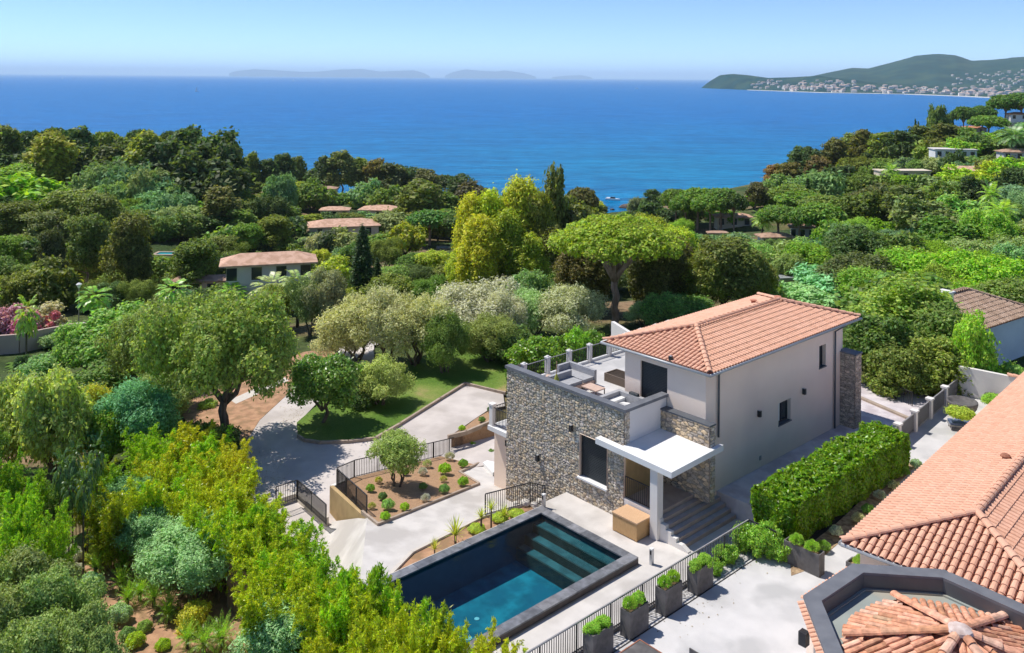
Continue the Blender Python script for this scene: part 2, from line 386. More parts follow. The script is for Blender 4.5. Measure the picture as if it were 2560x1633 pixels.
# shallow turquoise by the cove, by distance from it
vd = nd(nt, 'ShaderNodeVectorMath', operation='DISTANCE'); nt.links.new(tc.outputs['Object'], vd.inputs[0]); vd.inputs[1].default_value = (110, 560, 0)
ad = nd(nt, 'ShaderNodeMath', operation='MULTIPLY_ADD'); nt.links.new(nz.outputs['Fac'], ad.inputs[0]); ad.inputs[1].default_value = 320; nt.links.new(vd.outputs['Value'], ad.inputs[2])
mr = nd(nt, 'ShaderNodeMapRange'); mr.inputs['From Min'].default_value = 180; mr.inputs['From Max'].default_value = 950
nt.links.new(ad.outputs[0], mr.inputs['Value'])
rr = ramp(nt, [(0, SEA_COLS[0]), (.35, SEA_COLS[1]), (1, SEA_COLS[2])]); nt.links.new(mr.outputs[0], rr.inputs[0])
mp = nd(nt, 'ShaderNodeMapping'); mp.inputs['Scale'].default_value = (.010, .055, 1); mp.inputs['Rotation'].default_value = (0, 0, .12)
nt.links.new(tc.outputs['Object'], mp.inputs['Vector'])
ns = nd(nt, 'ShaderNodeTexNoise', i_Scale=1.0, i_Detail=10.0, i_Roughness=.62); nt.links.new(mp.outputs[0], ns.inputs['Vector'])
rs = ramp(nt, [(.36, (.72, .78, .82)), (.62, (1.35, 1.22, 1.15))]); nt.links.new(ns.outputs['Fac'], rs.inputs[0])
mx = nd(nt, 'ShaderNodeMixRGB', blend_type='MULTIPLY'); mx.inputs[0].default_value = 1
nt.links.new(rr.outputs[0], mx.inputs[1]); nt.links.new(rs.outputs[0], mx.inputs[2]); nt.links.new(mx.outputs[0], b.inputs['Base Color'])
mp3 = nd(nt, 'ShaderNodeMapping'); mp3.inputs['Scale'].default_value = (.06, .30, 1); nt.links.new(tc.outputs['Object'], mp3.inputs['Vector'])
nf = nd(nt, 'ShaderNodeTexNoise', i_Scale=1.0, i_Detail=9.0, i_Roughness=.68); nt.links.new(mp3.outputs[0], nf.inputs['Vector'])
rf_ = ramp(nt, [(.38, (.55, .64, .70)), (.62, (1.6, 1.45, 1.35))]); nt.links.new(nf.outputs['Fac'], rf_.inputs[0])  # ripple glints and troughs put into the colour as fine light and dark streaks
mx3 = nd(nt, 'ShaderNodeMixRGB', blend_type='MULTIPLY'); mx3.inputs[0].default_value = 1; nt.links.new(mx.outputs[0], mx3.inputs[1]); nt.links.new(rf_.outputs[0], mx3.inputs[2]); nt.links.new(mx3.outputs[0], b.inputs['Base Color'])
mp2 = nd(nt, 'ShaderNodeMapping'); mp2.inputs['Scale'].default_value = (.10, .28, 1); mp2.inputs['Rotation'].default_value = (0, 0, .15)
nt.links.new(tc.outputs['Object'], mp2.inputs['Vector'])
nw = nd(nt, 'ShaderNodeTexNoise', i_Scale=1.0, i_Detail=8.0, i_Roughness=.6); nt.links.new(mp2.outputs[0], nw.inputs['Vector'])
bp = nd(nt, 'ShaderNodeBump', i_Strength=1.0, i_Distance=2.6); nt.links.new(nw.outputs['Fac'], bp.inputs['Height']); nt.links.new(bp.outputs[0], b.inputs['Normal'])
nt.links.new(b.outputs[0], out.inputs[0])
mb = MB(); SX = 90000
mb.add([(-SX, -300, SEA), (SX, -300, SEA), (SX, 92000, SEA), (-SX, 92000, SEA)], [(0, 1, 2, 3)])
tag(build('sea', mb, m, loc=(0, 0, SEA)), 'open blue sea with light ripples', kind='structure')
# ---------------------------------------------------------------- far hills, cape and islands: relief meshes with real depth
def relief(name, pts, depth_fn, zback, mat, label, rows=26, rough=.12, kind='structure', seed=1):
    """pts: skyline as (u, v, Y) ; the hill rises from a shore line nearer than its skyline"""
    rr_ = np.random.RandomState(seed)
    us = np.array([p[0] for p in pts], float); n = 220
    U = np.linspace(us[0], us[-1], n)
    Vt = np.interp(U, us, [p[1] for p in pts]); Yt = np.interp(U, us, [p[2] for p in pts]); Ys = np.interp(U, us, [p[3] for p in pts])
    VV = []
    ph = rr_.rand(6) * 6
    for j in range(rows * 2 + 1):
        a = j / rows
        for i in range(n):
            top = D(U[i], Vt[i], Yt[i]); d = ray(U[i], Vt[i])
            hz = top.z - SEA
            if a <= 1:
                Y = Ys[i] + (Yt[i] - Ys[i]) * a; prof = math.sin(a * pi / 2) ** .8
            else:
                Y = Yt[i] + (Yt[i] - Ys[i]) * .8 * (a - 1); prof = math.cos((a - 1) * pi / 2)
            X = d[0] * Y
            k = hz * rough * math.sin(a * pi / 2 if a < 1 else 0) * (1 - a if a < 1 else 0) * 3
            nz_ = sum(math.sin(U[i] * f_ * .02 + ph[q] + a * g_) / (q + 1.2) for q, (f_, g_) in enumerate(((1, 3), (2.3, 5), (4.1, 2), (7.7, 9), (13, 4), (21, 13))))
            VV.append((X, Y, SEA - 2 + (hz + 2) * prof + k * nz_ * .35))
    ii = np.arange(n * (rows * 2 + 1)).reshape(rows * 2 + 1, n)
    Fq = np.stack([ii[:-1, :-1].ravel(), ii[:-1, 1:].ravel(), ii[1:, 1:].ravel(), ii[1:, :-1].ravel()], 1)
    o = link(name, mesh_np(name, VV, Fq, mat, True)); tag(o, label, kind=kind); return o
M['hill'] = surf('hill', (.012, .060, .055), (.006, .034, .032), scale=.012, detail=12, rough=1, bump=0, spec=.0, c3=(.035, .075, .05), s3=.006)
M['island'] = surf('island', (.05, .10, .14), (.035, .08, .115), scale=.001, rough=1, spec=.0)  # pale blue base: part of the distance haze is put into the colour
sx = 1.0631
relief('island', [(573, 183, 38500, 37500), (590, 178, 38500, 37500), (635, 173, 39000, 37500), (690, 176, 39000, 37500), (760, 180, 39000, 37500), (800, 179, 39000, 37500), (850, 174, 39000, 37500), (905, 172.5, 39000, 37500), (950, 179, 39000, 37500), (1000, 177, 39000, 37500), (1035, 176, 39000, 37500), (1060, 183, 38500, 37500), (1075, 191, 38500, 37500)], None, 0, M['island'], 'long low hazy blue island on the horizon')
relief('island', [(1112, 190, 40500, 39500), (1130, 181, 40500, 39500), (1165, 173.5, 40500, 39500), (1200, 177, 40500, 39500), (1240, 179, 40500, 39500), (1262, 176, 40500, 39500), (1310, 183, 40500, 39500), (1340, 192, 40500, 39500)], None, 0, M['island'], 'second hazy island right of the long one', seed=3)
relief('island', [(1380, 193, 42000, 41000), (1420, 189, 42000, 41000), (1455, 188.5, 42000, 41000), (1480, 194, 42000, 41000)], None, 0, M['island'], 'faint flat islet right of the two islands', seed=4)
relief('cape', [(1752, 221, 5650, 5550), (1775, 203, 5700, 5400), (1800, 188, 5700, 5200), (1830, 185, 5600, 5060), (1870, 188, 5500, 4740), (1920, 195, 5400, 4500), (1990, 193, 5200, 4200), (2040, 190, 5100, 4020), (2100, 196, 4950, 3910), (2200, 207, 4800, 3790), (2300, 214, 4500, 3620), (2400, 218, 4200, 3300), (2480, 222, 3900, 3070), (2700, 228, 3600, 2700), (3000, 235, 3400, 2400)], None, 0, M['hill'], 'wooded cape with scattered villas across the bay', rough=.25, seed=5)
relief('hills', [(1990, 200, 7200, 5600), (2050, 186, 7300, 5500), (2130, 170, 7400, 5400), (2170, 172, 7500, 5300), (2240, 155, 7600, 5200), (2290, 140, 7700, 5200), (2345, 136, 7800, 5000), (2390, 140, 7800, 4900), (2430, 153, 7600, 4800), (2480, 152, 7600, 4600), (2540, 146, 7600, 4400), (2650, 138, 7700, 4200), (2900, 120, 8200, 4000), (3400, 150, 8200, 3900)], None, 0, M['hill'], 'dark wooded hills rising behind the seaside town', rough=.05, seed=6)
# beach line
mb = MB()
bl = [(1868, 4720), (1960, 4330), (2060, 3950), (2160, 3830), (2260, 3720), (2380, 3400), (2480, 3080), (2640, 2780), (2900, 2500)]
pv = []
for u, Y in bl:
    x = (u - CX) / F
    pv.append((x * (Y - 45), Y - 45)); 
for u, Y in reversed(bl):
    x = (u - CX) / F
    pv.append((x * (Y + 45), Y + 45))
mb.prism(pv, SEA - 2, SEA + 2.2)
M['sand'] = surf('sand', (.75, .70, .62), (.66, .61, .53), scale=.02, rough=.95)
tag(build('beach', mb, M['sand']), 'narrow pale beach along the far bay', kind='structure')
# ================================================================ roofs
def barrel(mb, p0, g, e, n, ln, r0, r1, lift=.02, seg=5):
    """one half-round tile: from p0 up the slope g, across e, normal n"""
    vs = []
    for (y, r, h) in ((0, r0, lift), (ln, r1, 0)):
        for k in range(seg + 1):
            th = pi * k / seg
            vs.append(p0 + g * y + e * (-cos(th) * r) + n * (sin(th) * r * .78 + h))
    k1 = seg + 1
    fs = [(k, k + 1, k1 + k + 1, k1 + k) for k in range(seg)]
    # thickness lip at the low end
    q = len(vs)
    for k in range(seg + 1):
        th = pi * k / seg
        vs.append(p0 + e * (-cos(th) * (r0 - .018)) + n * (sin(th) * (r0 - .018) * .78 + lift - .004))
    fs += [(k + 1, k, q + k, q + k + 1) for k in range(seg)]
    mb.add(vs, fs)
def inpoly(x, y, poly):
    c = False; n = len(poly)
    for i in range(n):
        x1, y1 = poly[i]; x2, y2 = poly[(i + 1) % n]
        if (y1 > y) != (y2 > y) and x < (x2 - x1) * (y - y1) / (y2 - y1) + x1: c = not c
    return c
def roof_face(name, pts, mat, parent, period=.235, ln=.36, thick=.10, jit=.006, label=None, bulge=None):
    """pts[0],pts[1] = eave; others up the slope. sheet of pans under rows of half-round tiles"""
    p = [Vector(q) for q in pts]
    e = (p[1] - p[0]).normalized()
    nrm = Vector((0, 0, 0))
    for i in range(1, len(p) - 1): nrm += (p[i] - p[0]).cross(p[i + 1] - p[0])
    nrm.normalize()
    if nrm.z < 0: nrm = -nrm
    g = nrm.cross(e)
    if g.z < 0: g = -g
    loc = [((q - p[0]).dot(e), (q - p[0]).dot(g)) for q in p]
    W0, W1 = min(l[0] for l in loc), max(l[0] for l in loc); Hh = max(l[1] for l in loc)
    pan = MB(); base = [q - nrm * .02 for q in p]; low = [q - nrm * thick for q in p]; k = len(p)
    pan.add(base + low, [tuple(range(k)), tuple(range(2 * k - 1, k - 1, -1))] + [(i, k + i, k + (i + 1) % k, (i + 1) % k) for i in range(k)])
    mb = MB()
    nc = int((W1 - W0) / period) + 1
    for i in range(nc):
        x = W0 + (i + .5) * period
        j = 0
        yo = 0 if not bulge else max(0, math.sqrt(max(0, bulge ** 2 - (x - (W0 + W1) / 2) ** 2)) - bulge * .866) + rnd.uniform(-.04, .06)
        while j * ln - yo < Hh:
            y0 = j * ln - yo
            yy = max(.01, y0 + ln * .5)
            if inpoly(x, min(yy, Hh - .01), loc):
                barrel(mb, p[0] + e * (x + rnd.uniform(-jit, jit)) + g * (y0 - .03), g, e, nrm, ln * 1.08, period * .43, period * .36)
            j += 1
    o = build(name, mb, mat, parent, smooth=False, label=label)
    return o, pan
def ridge(mb, a, b, r=.13, ln=.40):
    a, b = Vector(a), Vector(b); d = (b - a); L = d.length; d.normalize()
    e = d.cross(Vector((0, 0, 1))).normalized(); n = e.cross(d)
    if n.z < 0: n = -n
    k = max(1, int(L / ln)); ln = L / k
    for i in range(k):
        barrel(mb, a + d * (i * ln) + n * .015, d, e, n, ln * 1.1, r, r * .85, lift=.025, seg=6)
def gutter(parent, a, b, off, r=.075):
    mb = MB(); a, b = Vector(a), Vector(b)
    mb.tube([a, b], r, 8); return mb
# ================================================================ the villa
V0 = thing('villa', 'two-storey villa with salmon tiled roof, pink plaster and rough stone front wall above the pool', 'villa', HW(0, 0, -2.7), ANG)
S0, S1, T0, T1 = 3.06, 15.75, -2.96, 1.85
EZ = 6.45
def wall_open(mb, fr, axis, fixed, thick, a0, a1, z0, z1, holes):
    """wall slab along s (axis='s') or t with rectangular holes [(a,b,zlo,zhi)]; fixed..fixed+thick across"""
    xs_ = sorted({a0, a1, *[h[0] for h in holes], *[h[1] for h in holes]})
    zs_ = sorted({z0, z1, *[h[2] for h in holes], *[h[3] for h in holes]})
    for i in range(len(xs_) - 1):
        for j in range(len(zs_) - 1):
            cx_, cz_ = (xs_[i] + xs_[i + 1]) / 2, (zs_[j] + zs_[j + 1]) / 2
            if any(h[0] < cx_ < h[1] and h[2] < cz_ < h[3] for h in holes): continue
            if axis == 's': mb.box(fr, xs_[i], xs_[i + 1], fixed, fixed + thick, zs_[j], zs_[j + 1])
            else: mb.box(fr, fixed, fixed + thick, xs_[i], xs_[i + 1], zs_[j], zs_[j + 1])
def wall_skin(mb, fr, axis, fixed, a0, a1, z0, z1, holes):
    """single continuous face sheet with holes (no inner joints showing)"""
    xs_ = sorted({a0, a1, *[h[0] for h in holes], *[h[1] for h in holes]})
    zs_ = sorted({z0, z1, *[h[2] for h in holes], *[h[3] for h in holes]})
    idx = {}
    vs = []
    for i, a in enumerate(xs_):
        for j, z in enumerate(zs_):
            idx[i, j] = len(vs); vs.append(fr.w(a, fixed, z) if axis == 's' else fr.w(fixed, a, z))
    fs = []
    for i in range(len(xs_) - 1):
        for j in range(len(zs_) - 1):
            cx_, cz_ = (xs_[i] + xs_[i + 1]) / 2, (zs_[j] + zs_[j + 1]) / 2
            if any(h[0] < cx_ < h[1] and h[2] < cz_ < h[3] for h in holes): continue
            fs.append((idx[i, j], idx[i + 1, j], idx[i + 1, j + 1], idx[i, j + 1]))
    mb.add(vs, fs)
def reveal(mb, fr, axis, f0, f1, h):
    a, b, z0, z1 = h
    W = (lambda x, f, z: fr.w(x, f, z)) if axis == 's' else (lambda x, f, z: fr.w(f, x, z))
    c = [(a, z0), (b, z0), (b, z1), (a, z1)]
    vs = [W(x, f0, z) for x, z in c] + [W(x, f1, z) for x, z in c]
    mb.add(vs, [(i, (i + 1) % 4, 4 + (i + 1) % 4, 4 + i) for i in range(4)])
def s_at(u, t, z=4.0):
    """s on the plane t whose picture column is u"""
    lo, hi = -30., 60.
    for _ in range(50):
        mid = (lo + hi) / 2; p = HW(mid, t, z)
        if proj(*p)[0] < u: lo = mid
        else: hi = mid
    return (lo + hi) / 2
def t_at(u, s, z=4.0):
    lo, hi = -30., 30.
    for _ in range(50):
        mid = (lo + hi) / 2; p = HW(s, mid, z)
        if proj(*p)[0] > u: lo = mid
        else: hi = mid
    return (lo + hi) / 2
def z_at(v, s, t):
    p = HW(s, t, 0); lo, hi = -20., 30.
    for _ in range(50):
        mid = (lo + hi) / 2
        if proj(p.x, p.y, mid)[1] > v: lo = mid
        else: hi = mid
    return (lo + hi) / 2
# --- window openings in the long pink wall
wa = s_at(2048, T0, 5); wb = s_at(2064.5, T0, 5)
hU = (wa, wb, z_at(921, wa, T0), z_at(866, wa, T0))
wa = s_at(1946, T0, 2); wb = s_at(1976.5, T0, 2)
hL = (wa, wb, z_at(1064, wa, T0), z_at(1009, wa, T0))
hD = (t_at(1668, S0, 5), t_at(1601, S0, 5), 3.92, 6.2)
mb = MB()
wall_skin(mb, HF, 's', T0, S0, S1, -2.7, EZ, [hU, hL])
reveal(mb, HF, 's', T0, T0 + .34, hU); reveal(mb, HF, 's', T0, T0 + .34, hL)
wall_skin(mb, HF, 't', S0, T0, T1, -2.7, EZ, [hD])
reveal(mb, HF, 't', S0, S0 + .25, hD)
mb.add([HW(S0, T1, -2.7), HW(S1, T1, -2.7), HW(S1, T1, EZ), HW(S0, T1, EZ)], [(0, 1, 2, 3)])
mb.add([HW(S1, T0, -2.7), HW(S1, T1, -2.7), HW(S1, T1, EZ), HW(S1, T0, EZ)], [(0, 1, 2, 3)])
mb.box(HF, S1, S1 + .55, T0 + .18, T1, -2.7, EZ - .05)
build('wall', mb, M['plaster'], V0)
# ceiling slab under the eaves
E0, E1, Q0, Q1 = 2.9, 17.3, -3.28, 3.2
mb = MB(); mb.box(HF, E0 + .12, E1 - .12, Q0 + .12, Q1 - .12, EZ, EZ + .10); build('soffit', mb, M['cap'], V0)
# roof: four slopes
RZ0 = EZ + .16; RZ1 = 7.42; A = (6.35, -.03); B = (14.2, -.03)
c = [HW(E0, Q0, RZ0), HW(E1, Q0, RZ0), HW(E1, Q1, RZ0), HW(E0, Q1, RZ0)]
ra, rb = HW(A[0], A[1], RZ1), HW(B[0], B[1], RZ1)
roof = MB(); pans = MB()
for nm, pts in (('roof', [c[0], c[1], rb, ra]), ('roof', [c[3], c[0], ra]), ('roof', [c[2], c[3], ra, rb]), ('roof', [c[1], c[2], rb])):
    o_, pn = roof_face(nm, pts, M['tile'], V0)
    pans.add(pn.v, pn.f)
build('roof_pans', pans, M['tile_pan'], V0)
mb = MB()
for a_, b_ in ((c[0], ra), (c[3], ra), (ra, rb), (c[1], rb), (c[2], rb)): ridge(mb, a_ + Vector((0, 0, .07)), b_ + Vector((0, 0, .10)))
build('ridge_tiles', mb, M['tile'], V0)
mb = MB()
gz_ = RZ0 - .06
for a_, b_ in (((E0 - .06, Q0 - .06), (E1 + .06, Q0 - .06)), ((E0 - .06, Q0 - .06), (E0 - .06, Q1 + .06)), ((E0 - .06, Q1 + .06), (E1, Q1 + .06))):
    mb.tube([HW(*a_, gz_), HW(*b_, gz_)], .07, 8)
build('gutter', mb, M['zinc_light'], V0, smooth=True)
def downpipe(s, t, z0, z1, w=.05, top=None):
    mb = MB(); pts = ([HW(*top, z1 + .25)] if top else []) + [HW(s, t, z1), HW(s, t, z0)]
    mb.tube(pts, w, 8); return build('downpipe', mb, M['zinc'], V0, smooth=True)
sd = s_at(1797, T0 - .09, 5); downpipe(sd, T0 - .09, 3.4, EZ - .15, top=(sd, Q0))
sd = s_at(2088, T0 - .09, 4); downpipe(sd, T0 - .09, .9, EZ - .25, top=(sd + .7, Q0))
# chimney pots on the far slope
for (u, v) in ((1895, 741), (1946, 738)):
    s_ = s_at(u, .9 if u < 1900 else .1, 7.3); t_ = 1.2 if u < 1900 else .15
    zb = RZ1 - abs(t_) * (RZ1 - RZ0) / 3.2
    mb = MB(); mb.lathe(HW(s_, t_, zb - .1), [(.13, 0), (.13, .28), (.2, .3), (.2, .34), (.1, .36)], 10)
    build('roof_vent', mb, M['tile_flat'], V0)
# windows in the pink wall
def win(h, bars):
    a, b, z0, z1 = h
    mb = MB(); tt = T0 + .2
    for q in ((a, a + .07, z0, z1), (b - .07, b, z0, z1), (a + .07, b - .07, z0, z0 + .07), (a + .07, b - .07, z1 - .07, z1)):
        mb.box(HF, q[0], q[1], tt, tt + .08, q[2], q[3])
    if bars: mb.box(HF, (a + b) / 2 - .035, (a + b) / 2 + .035, tt, tt + .08, z0 + .07, z1 - .07)
    f = build('window', mb, M['rail'], V0)
    mb = MB(); mb.box(HF, a + .07, b - .07, tt + .03, tt + .05, z0 + .07, z1 - .07)
    g = build('pane', mb, M['glass_dark'], f)
    mb = MB(); mb.box(HF, a - .03, b + .03, T0 - .05, T0 + .2, z0 - .05, z0 + .002); build('sill', mb, M['zinc'], f)
    if bars:
        mb = MB(); mb.box(HF, a + .12, a + .34, tt - .05, tt - .01, z0 + .12, z1 - .1); build('curtain', mb, M['concrete_white'], f)
win(hU, False); win(hL, True)
def shutter(axis, f, a, b, z0, z1, parent, out):
    """roller shutter of thin horizontal slats"""
    mb = MB(); n = int((z1 - z0) / .075)
    for k in range(n):
        z = z0 + (k + .5) * (z1 - z0) / n
        if axis == 't': mb.box(HF, f, f + .035, a, b, z - .024, z + .024)
        else: mb.box(HF, a, b, f, f + .035, z - .024, z + .024)
    o = build('shutter', mb, M['shutter'], parent)
    mb = MB()
    if axis == 't': mb.box(HF, f + .06, f + .09, a, b, z0, z1)
    else: mb.box(HF, a, b, f + .06, f + .09, z0, z1)
    build('pane', mb, M['glass_dark'], o)
    mb = MB()
    for q in ((a, a + .06, z0, z1), (b - .06, b, z0, z1), (a + .06, b - .06, z1 - .06, z1)):
        mb.box(HF, f - .03, f + .1, q[0], q[1], q[2], q[3])
    build('frame', mb, M['rail'], o)
shutter('t', S0 + .12, hD[0], hD[1], hD[2], hD[3], V0, -1)
# wall lights
def wall_light(s, t, z, ax, parent=None):
    mb = MB()
    if ax == 's-': mb.box(HF, s - .16, s, t - .075, t + .075, z, z + .3)
    else: mb.box(HF, s - .075, s + .075, t - .16, t, z, z + .3)
    o = build('wall_light', mb, M['lamp'], V0)
    mb = MB(); 
    if ax == 's-': mb.box(HF, s - .14, s - .02, t - .055, t + .055, z + .3, z + .312)
    else: mb.box(HF, s - .055, s + .055, t - .14, t - .02, z + .3, z + .312)
    build('lens', mb, M['metal_light'], o)
for (u, v) in ((2007, 985), (1895, 1041)):
    s_ = s_at(u, T0, 3); wall_light(s_, T0, z_at(v, s_, T0), 't-')
wall_light(S0, t_at(1679, S0, 6), z_at(900, S0, t_at(1679, S0, 6)) - .1, 's-')
mb = MB(); s_ = s_at(1900, T0, 1); mb.box(HF, s_ - .08, s_ + .08, T0 - .03, T0, 1.25, 1.45); build('outlet_cover', mb, M['rail_grey'], V0)
# ---------------------------------------------------------------- stone wall: relief of real stones
def stone_panel(name, org, ex, ez, nrm, W, Hh, cell, parent, holes=[], depth=.05, step=.03, seed=3, label=None, cols=None, zoff=0):
    """displaced sheet with one rounded bulge per stone, W wide (ex) by Hh high (ez), facing nrm"""
    rs_ = np.random.RandomState(seed)
    nxs, nzs = int(W / step) + 1, int(Hh / step) + 1
    gx_, gz_ = np.meshgrid(np.linspace(0, W, nxs), np.linspace(0, Hh, nzs))
    cw, ch = cell
    ncx, ncz = int(W / cw) + 4, int(Hh / ch) + 4
    px = (np.arange(ncx)[None, :] - 1 + .5 + rs_.uniform(-.42, .42, (ncz, ncx))) * cw
    pz = (np.arange(ncz)[:, None] - 1 + .5 + rs_.uniform(-.42, .42, (ncz, ncx))) * ch
    pr = rs_.uniform(0, 1, (ncz, ncx)); wt = rs_.uniform(-.15, .25, (ncz, ncx))
    ci = np.floor(gx_ / cw).astype(int) + 1; cj = np.floor(gz_ / ch).astype(int) + 1
    d1 = np.full(gx_.shape, 9.); d2 = np.full(gx_.shape, 9.); cid = np.zeros(gx_.shape, int)
    for dj in (-1, 0, 1):
        for di in (-1, 0, 1):
            i_, j_ = np.clip(ci + di, 0, ncx - 1), np.clip(cj + dj, 0, ncz - 1)
            dd = np.sqrt(((gx_ - px[j_, i_]) / cw) ** 2 + ((gz_ - pz[j_, i_]) / ch) ** 2) - wt[j_, i_] * .6
            m_ = dd < d1
            d2 = np.where(m_, d1, np.minimum(d2, dd)); cid = np.where(m_, j_ * ncx + i_, cid); d1 = np.where(m_, dd, d1)
    edge = np.clip((d2 - d1) / .30, 0, 1)
    hh = (1 - (1 - edge) ** 2) * depth * (.55 + .6 * pr.ravel()[cid])
    hh += .006 * np.sin(gx_ * 90 + pr.ravel()[cid] * 40) * np.sin(gz_ * 70)
    org, ex, ez, nrm = (np.array(q, float) for q in (org, ex, ez, nrm))
    Vv = org + gx_[..., None] * ex + gz_[..., None] * ez + hh[..., None] * nrm
    ii = np.arange(nxs * nzs).reshape(nzs, nxs)
    keep = np.ones((nzs - 1, nxs - 1), bool)
    for (a, b, z0, z1) in holes:
        cxm = (gx_[:-1, :-1] + gx_[1:, 1:]) / 2; czm = (gz_[:-1, :-1] + gz_[1:, 1:]) / 2
        keep &= ~((cxm > a) & (cxm < b) & (czm > z0) & (czm < z1))
    Fq = np.stack([ii[:-1, :-1][keep], ii[:-1, 1:][keep], ii[1:, 1:][keep], ii[1:, :-1][keep]], 1)
    M_ = BASE[parent.name]; Mi = np.array(M_.inverted())
    L = Vv.reshape(-1, 3) @ Mi[:3, :3].T + Mi[:3, 3]
    me = mesh_np(name, L, Fq, M['rubble'], True)
    ca = me.color_attributes.new('stone', 'FLOAT_COLOR', 'POINT')
    pal = np.array(cols or [(.40, .36, .31), (.44, .40, .34), (.36, .33, .29), (.46, .38, .28), (.48, .40, .30), (.39, .36, .34), (.33, .30, .27), (.42, .34, .27), (.50, .47, .42), (.42, .38, .36), (.38, .33, .26)])
    cc = 1.27 * np.array((1.06, 1., .90)) * pal[(pr.ravel() * 997).astype(int) % len(pal)][cid] * (.78 + .5 * rs_.rand(ncx * ncz)[cid])[..., None]
    mort = np.array((.15, .13, .11))
    e3 = np.clip(edge * 1.6, 0, 1)[..., None]
    cc = cc * e3 + mort * (1 - e3)
    arr = np.ones((nxs * nzs, 4), np.float32); arr[:, :3] = cc.reshape(-1, 3)
    ca.data.foreach_set('color', arr.ravel())
    o = link(name, me, parent); BASE[o.name] = M_
    if label: o['label'] = label
    return o
m, nt, out = newmat('rubble')
at = nd(nt, 'ShaderNodeAttribute', attribute_name='stone'); tc = nd(nt, 'ShaderNodeTexCoord')
n1 = nd(nt, 'ShaderNodeTexNoise', i_Scale=14.0, i_Detail=6.0); nt.links.new(tc.outputs['Object'], n1.inputs['Vector'])
r1 = ramp(nt, [(.3, (.72, .72, .72)), (.7, (1.25, 1.25, 1.25))]); nt.links.new(n1.outputs['Fac'], r1.inputs[0])
mx = nd(nt, 'ShaderNodeMixRGB', blend_type='MULTIPLY'); mx.inputs[0].default_value = 1
nt.links.new(at.outputs['Color'], mx.inputs[1]); nt.links.new(r1.outputs[0], mx.inputs[2])
b = nd(nt, 'ShaderNodeBsdfPrincipled', i_Roughness=.85); b.inputs['Specular IOR Level'].default_value = .25
nt.links.new(mx.outputs[0], b.inputs['Base Color'])
bp = nd(nt, 'ShaderNodeBump', i_Strength=.5, i_Distance=.02); nt.links.new(n1.outputs['Fac'], bp.inputs['Height']); nt.links.new(bp.outputs[0], b.inputs['Normal'])
nt.links.new(b.outputs[0], out.inputs[0]); M['rubble'] = m
TZ = 5.0; TS0, TS1 = -.72, 7.2
av = Vector((AX, AY, 0)); bv = Vector((-AY, AX, 0)); zv = Vector((0, 0, 1))
wt0, wt1 = t_at(1519, 0, 2), t_at(1450, 0, 2)
wz0, wz1 = z_at(1222, 0, wt0), z_at(1112, 0, wt0)
ZB = -2.7
stone_panel('stone_wall', HW(.02, TS0, ZB), bv, zv, -av, TS1 - TS0, TZ - .12 - ZB, (.19, .125), V0, holes=[(wt0 - TS0, wt1 - TS0, wz0 - ZB, wz1 - ZB)], depth=.055)
stone_panel('stone_wall', HW(.34, TS0, 2.9), -av, zv, -bv, .34, TZ - .12 - 2.9, (.19, .125), V0, seed=8)
stone_panel('stone_wall', HW(1.0, TS1, ZB), -av, zv, bv, 1.0, TZ - .12 - ZB, (.19, .125), V0, seed=9)
mb = MB()
wall_open(mb, HF, 't', .03, .32, TS0, TS1, ZB, TZ - .125, [(wt0, wt1, wz0, wz1)])
build('wall_core', mb, M['plaster'], V0)
mb = MB(); mb.box(HF, -.09, .34, TS0 - .12, TS1 + .1, TZ - .12, TZ + .02); mb.box(HF, .34, 3.06, TS0 - .12, TS0 + .28, TZ - .12, TZ + .017)
build('parapet_cap', mb, M['cap'], V0)
mb = MB(); mb.box(HF, .34, S0, TS0 - .02, TS0 + .2, 3.3, TZ - .121); build('parapet_wall', mb, M['plaster_pale'], V0)
mb = MB(); mb.box(HF, .34, S0, TS0 + .2, TS1, 3.55, 3.9); mb.box(HF, S0, 16.0, T1, TS1, 3.55, 3.903); build('terrace_floor', mb, M['terrace'], V0)
mb = MB(); mb.box(HF, .40, .5, TS0 + .2, TS1, 3.9, TZ - .125); build('parapet_inside', mb, M['plaster_pale'], V0)
mb = MB(); mb.box(HF, .36, 15.9, TS1 - .22, TS1, ZB, 3.545); mb.box(HF, 15.6, 15.9, T1, TS1 - .22, ZB, 3.545); build('lower_wall', mb, M['plaster'], V0)
# stone wall window
mb = MB()
reveal(mb, HF, 't', -.06, .24, (wt0, wt1, wz0, wz1))
build('window_reveal', mb, M['plaster'], V0)
mb = MB(); mb.box(HF, -.16, .2, wt0 - .06, wt1 + .06, wz0 - .07, wz0 + .01); build('window_sill', mb, M['concrete_white'], V0)
shutter('t', .13, wt0 + .01, wt1 - .01, wz0 + .012, wz1, V0, -1)
for (u, v) in ((1429, 1078), (1346, 1152)):
    t_ = t_at(u, -.08, 2); wall_light(-.06, t_, z_at(v, -.08, t_), 's-')
# pale side wall of upper part beside the canopy, band of stone over the canopy
stone_panel('stone_band', HW(S0 - .42, TS0 - 2.75, .9), bv, zv, -av, 2.75, 3.45, (.30, .14), V0, seed=15, cols=[(.46, .36, .25), (.40, .33, .26), (.36, .31, .27), (.52, .42, .30), (.30, .27, .25)])
stone_panel('stone_band', HW(S0 - .02, TS0 - 2.75, .9), -av, zv, -bv, .4, 3.45, (.3, .14), V0, seed=16)
mb = MB(); mb.box(HF, S0 - .41, S0 - .01, TS0 - 2.74, TS0, .9, 4.34); build('band_core', mb, M['plaster'], V0)
mb = MB(); mb.box(HF, S0 - .48, S0 - .0, TS0 - 2.82, TS0 - .02, 4.345, 4.42); build('band_cap', mb, M['zinc'], V0)
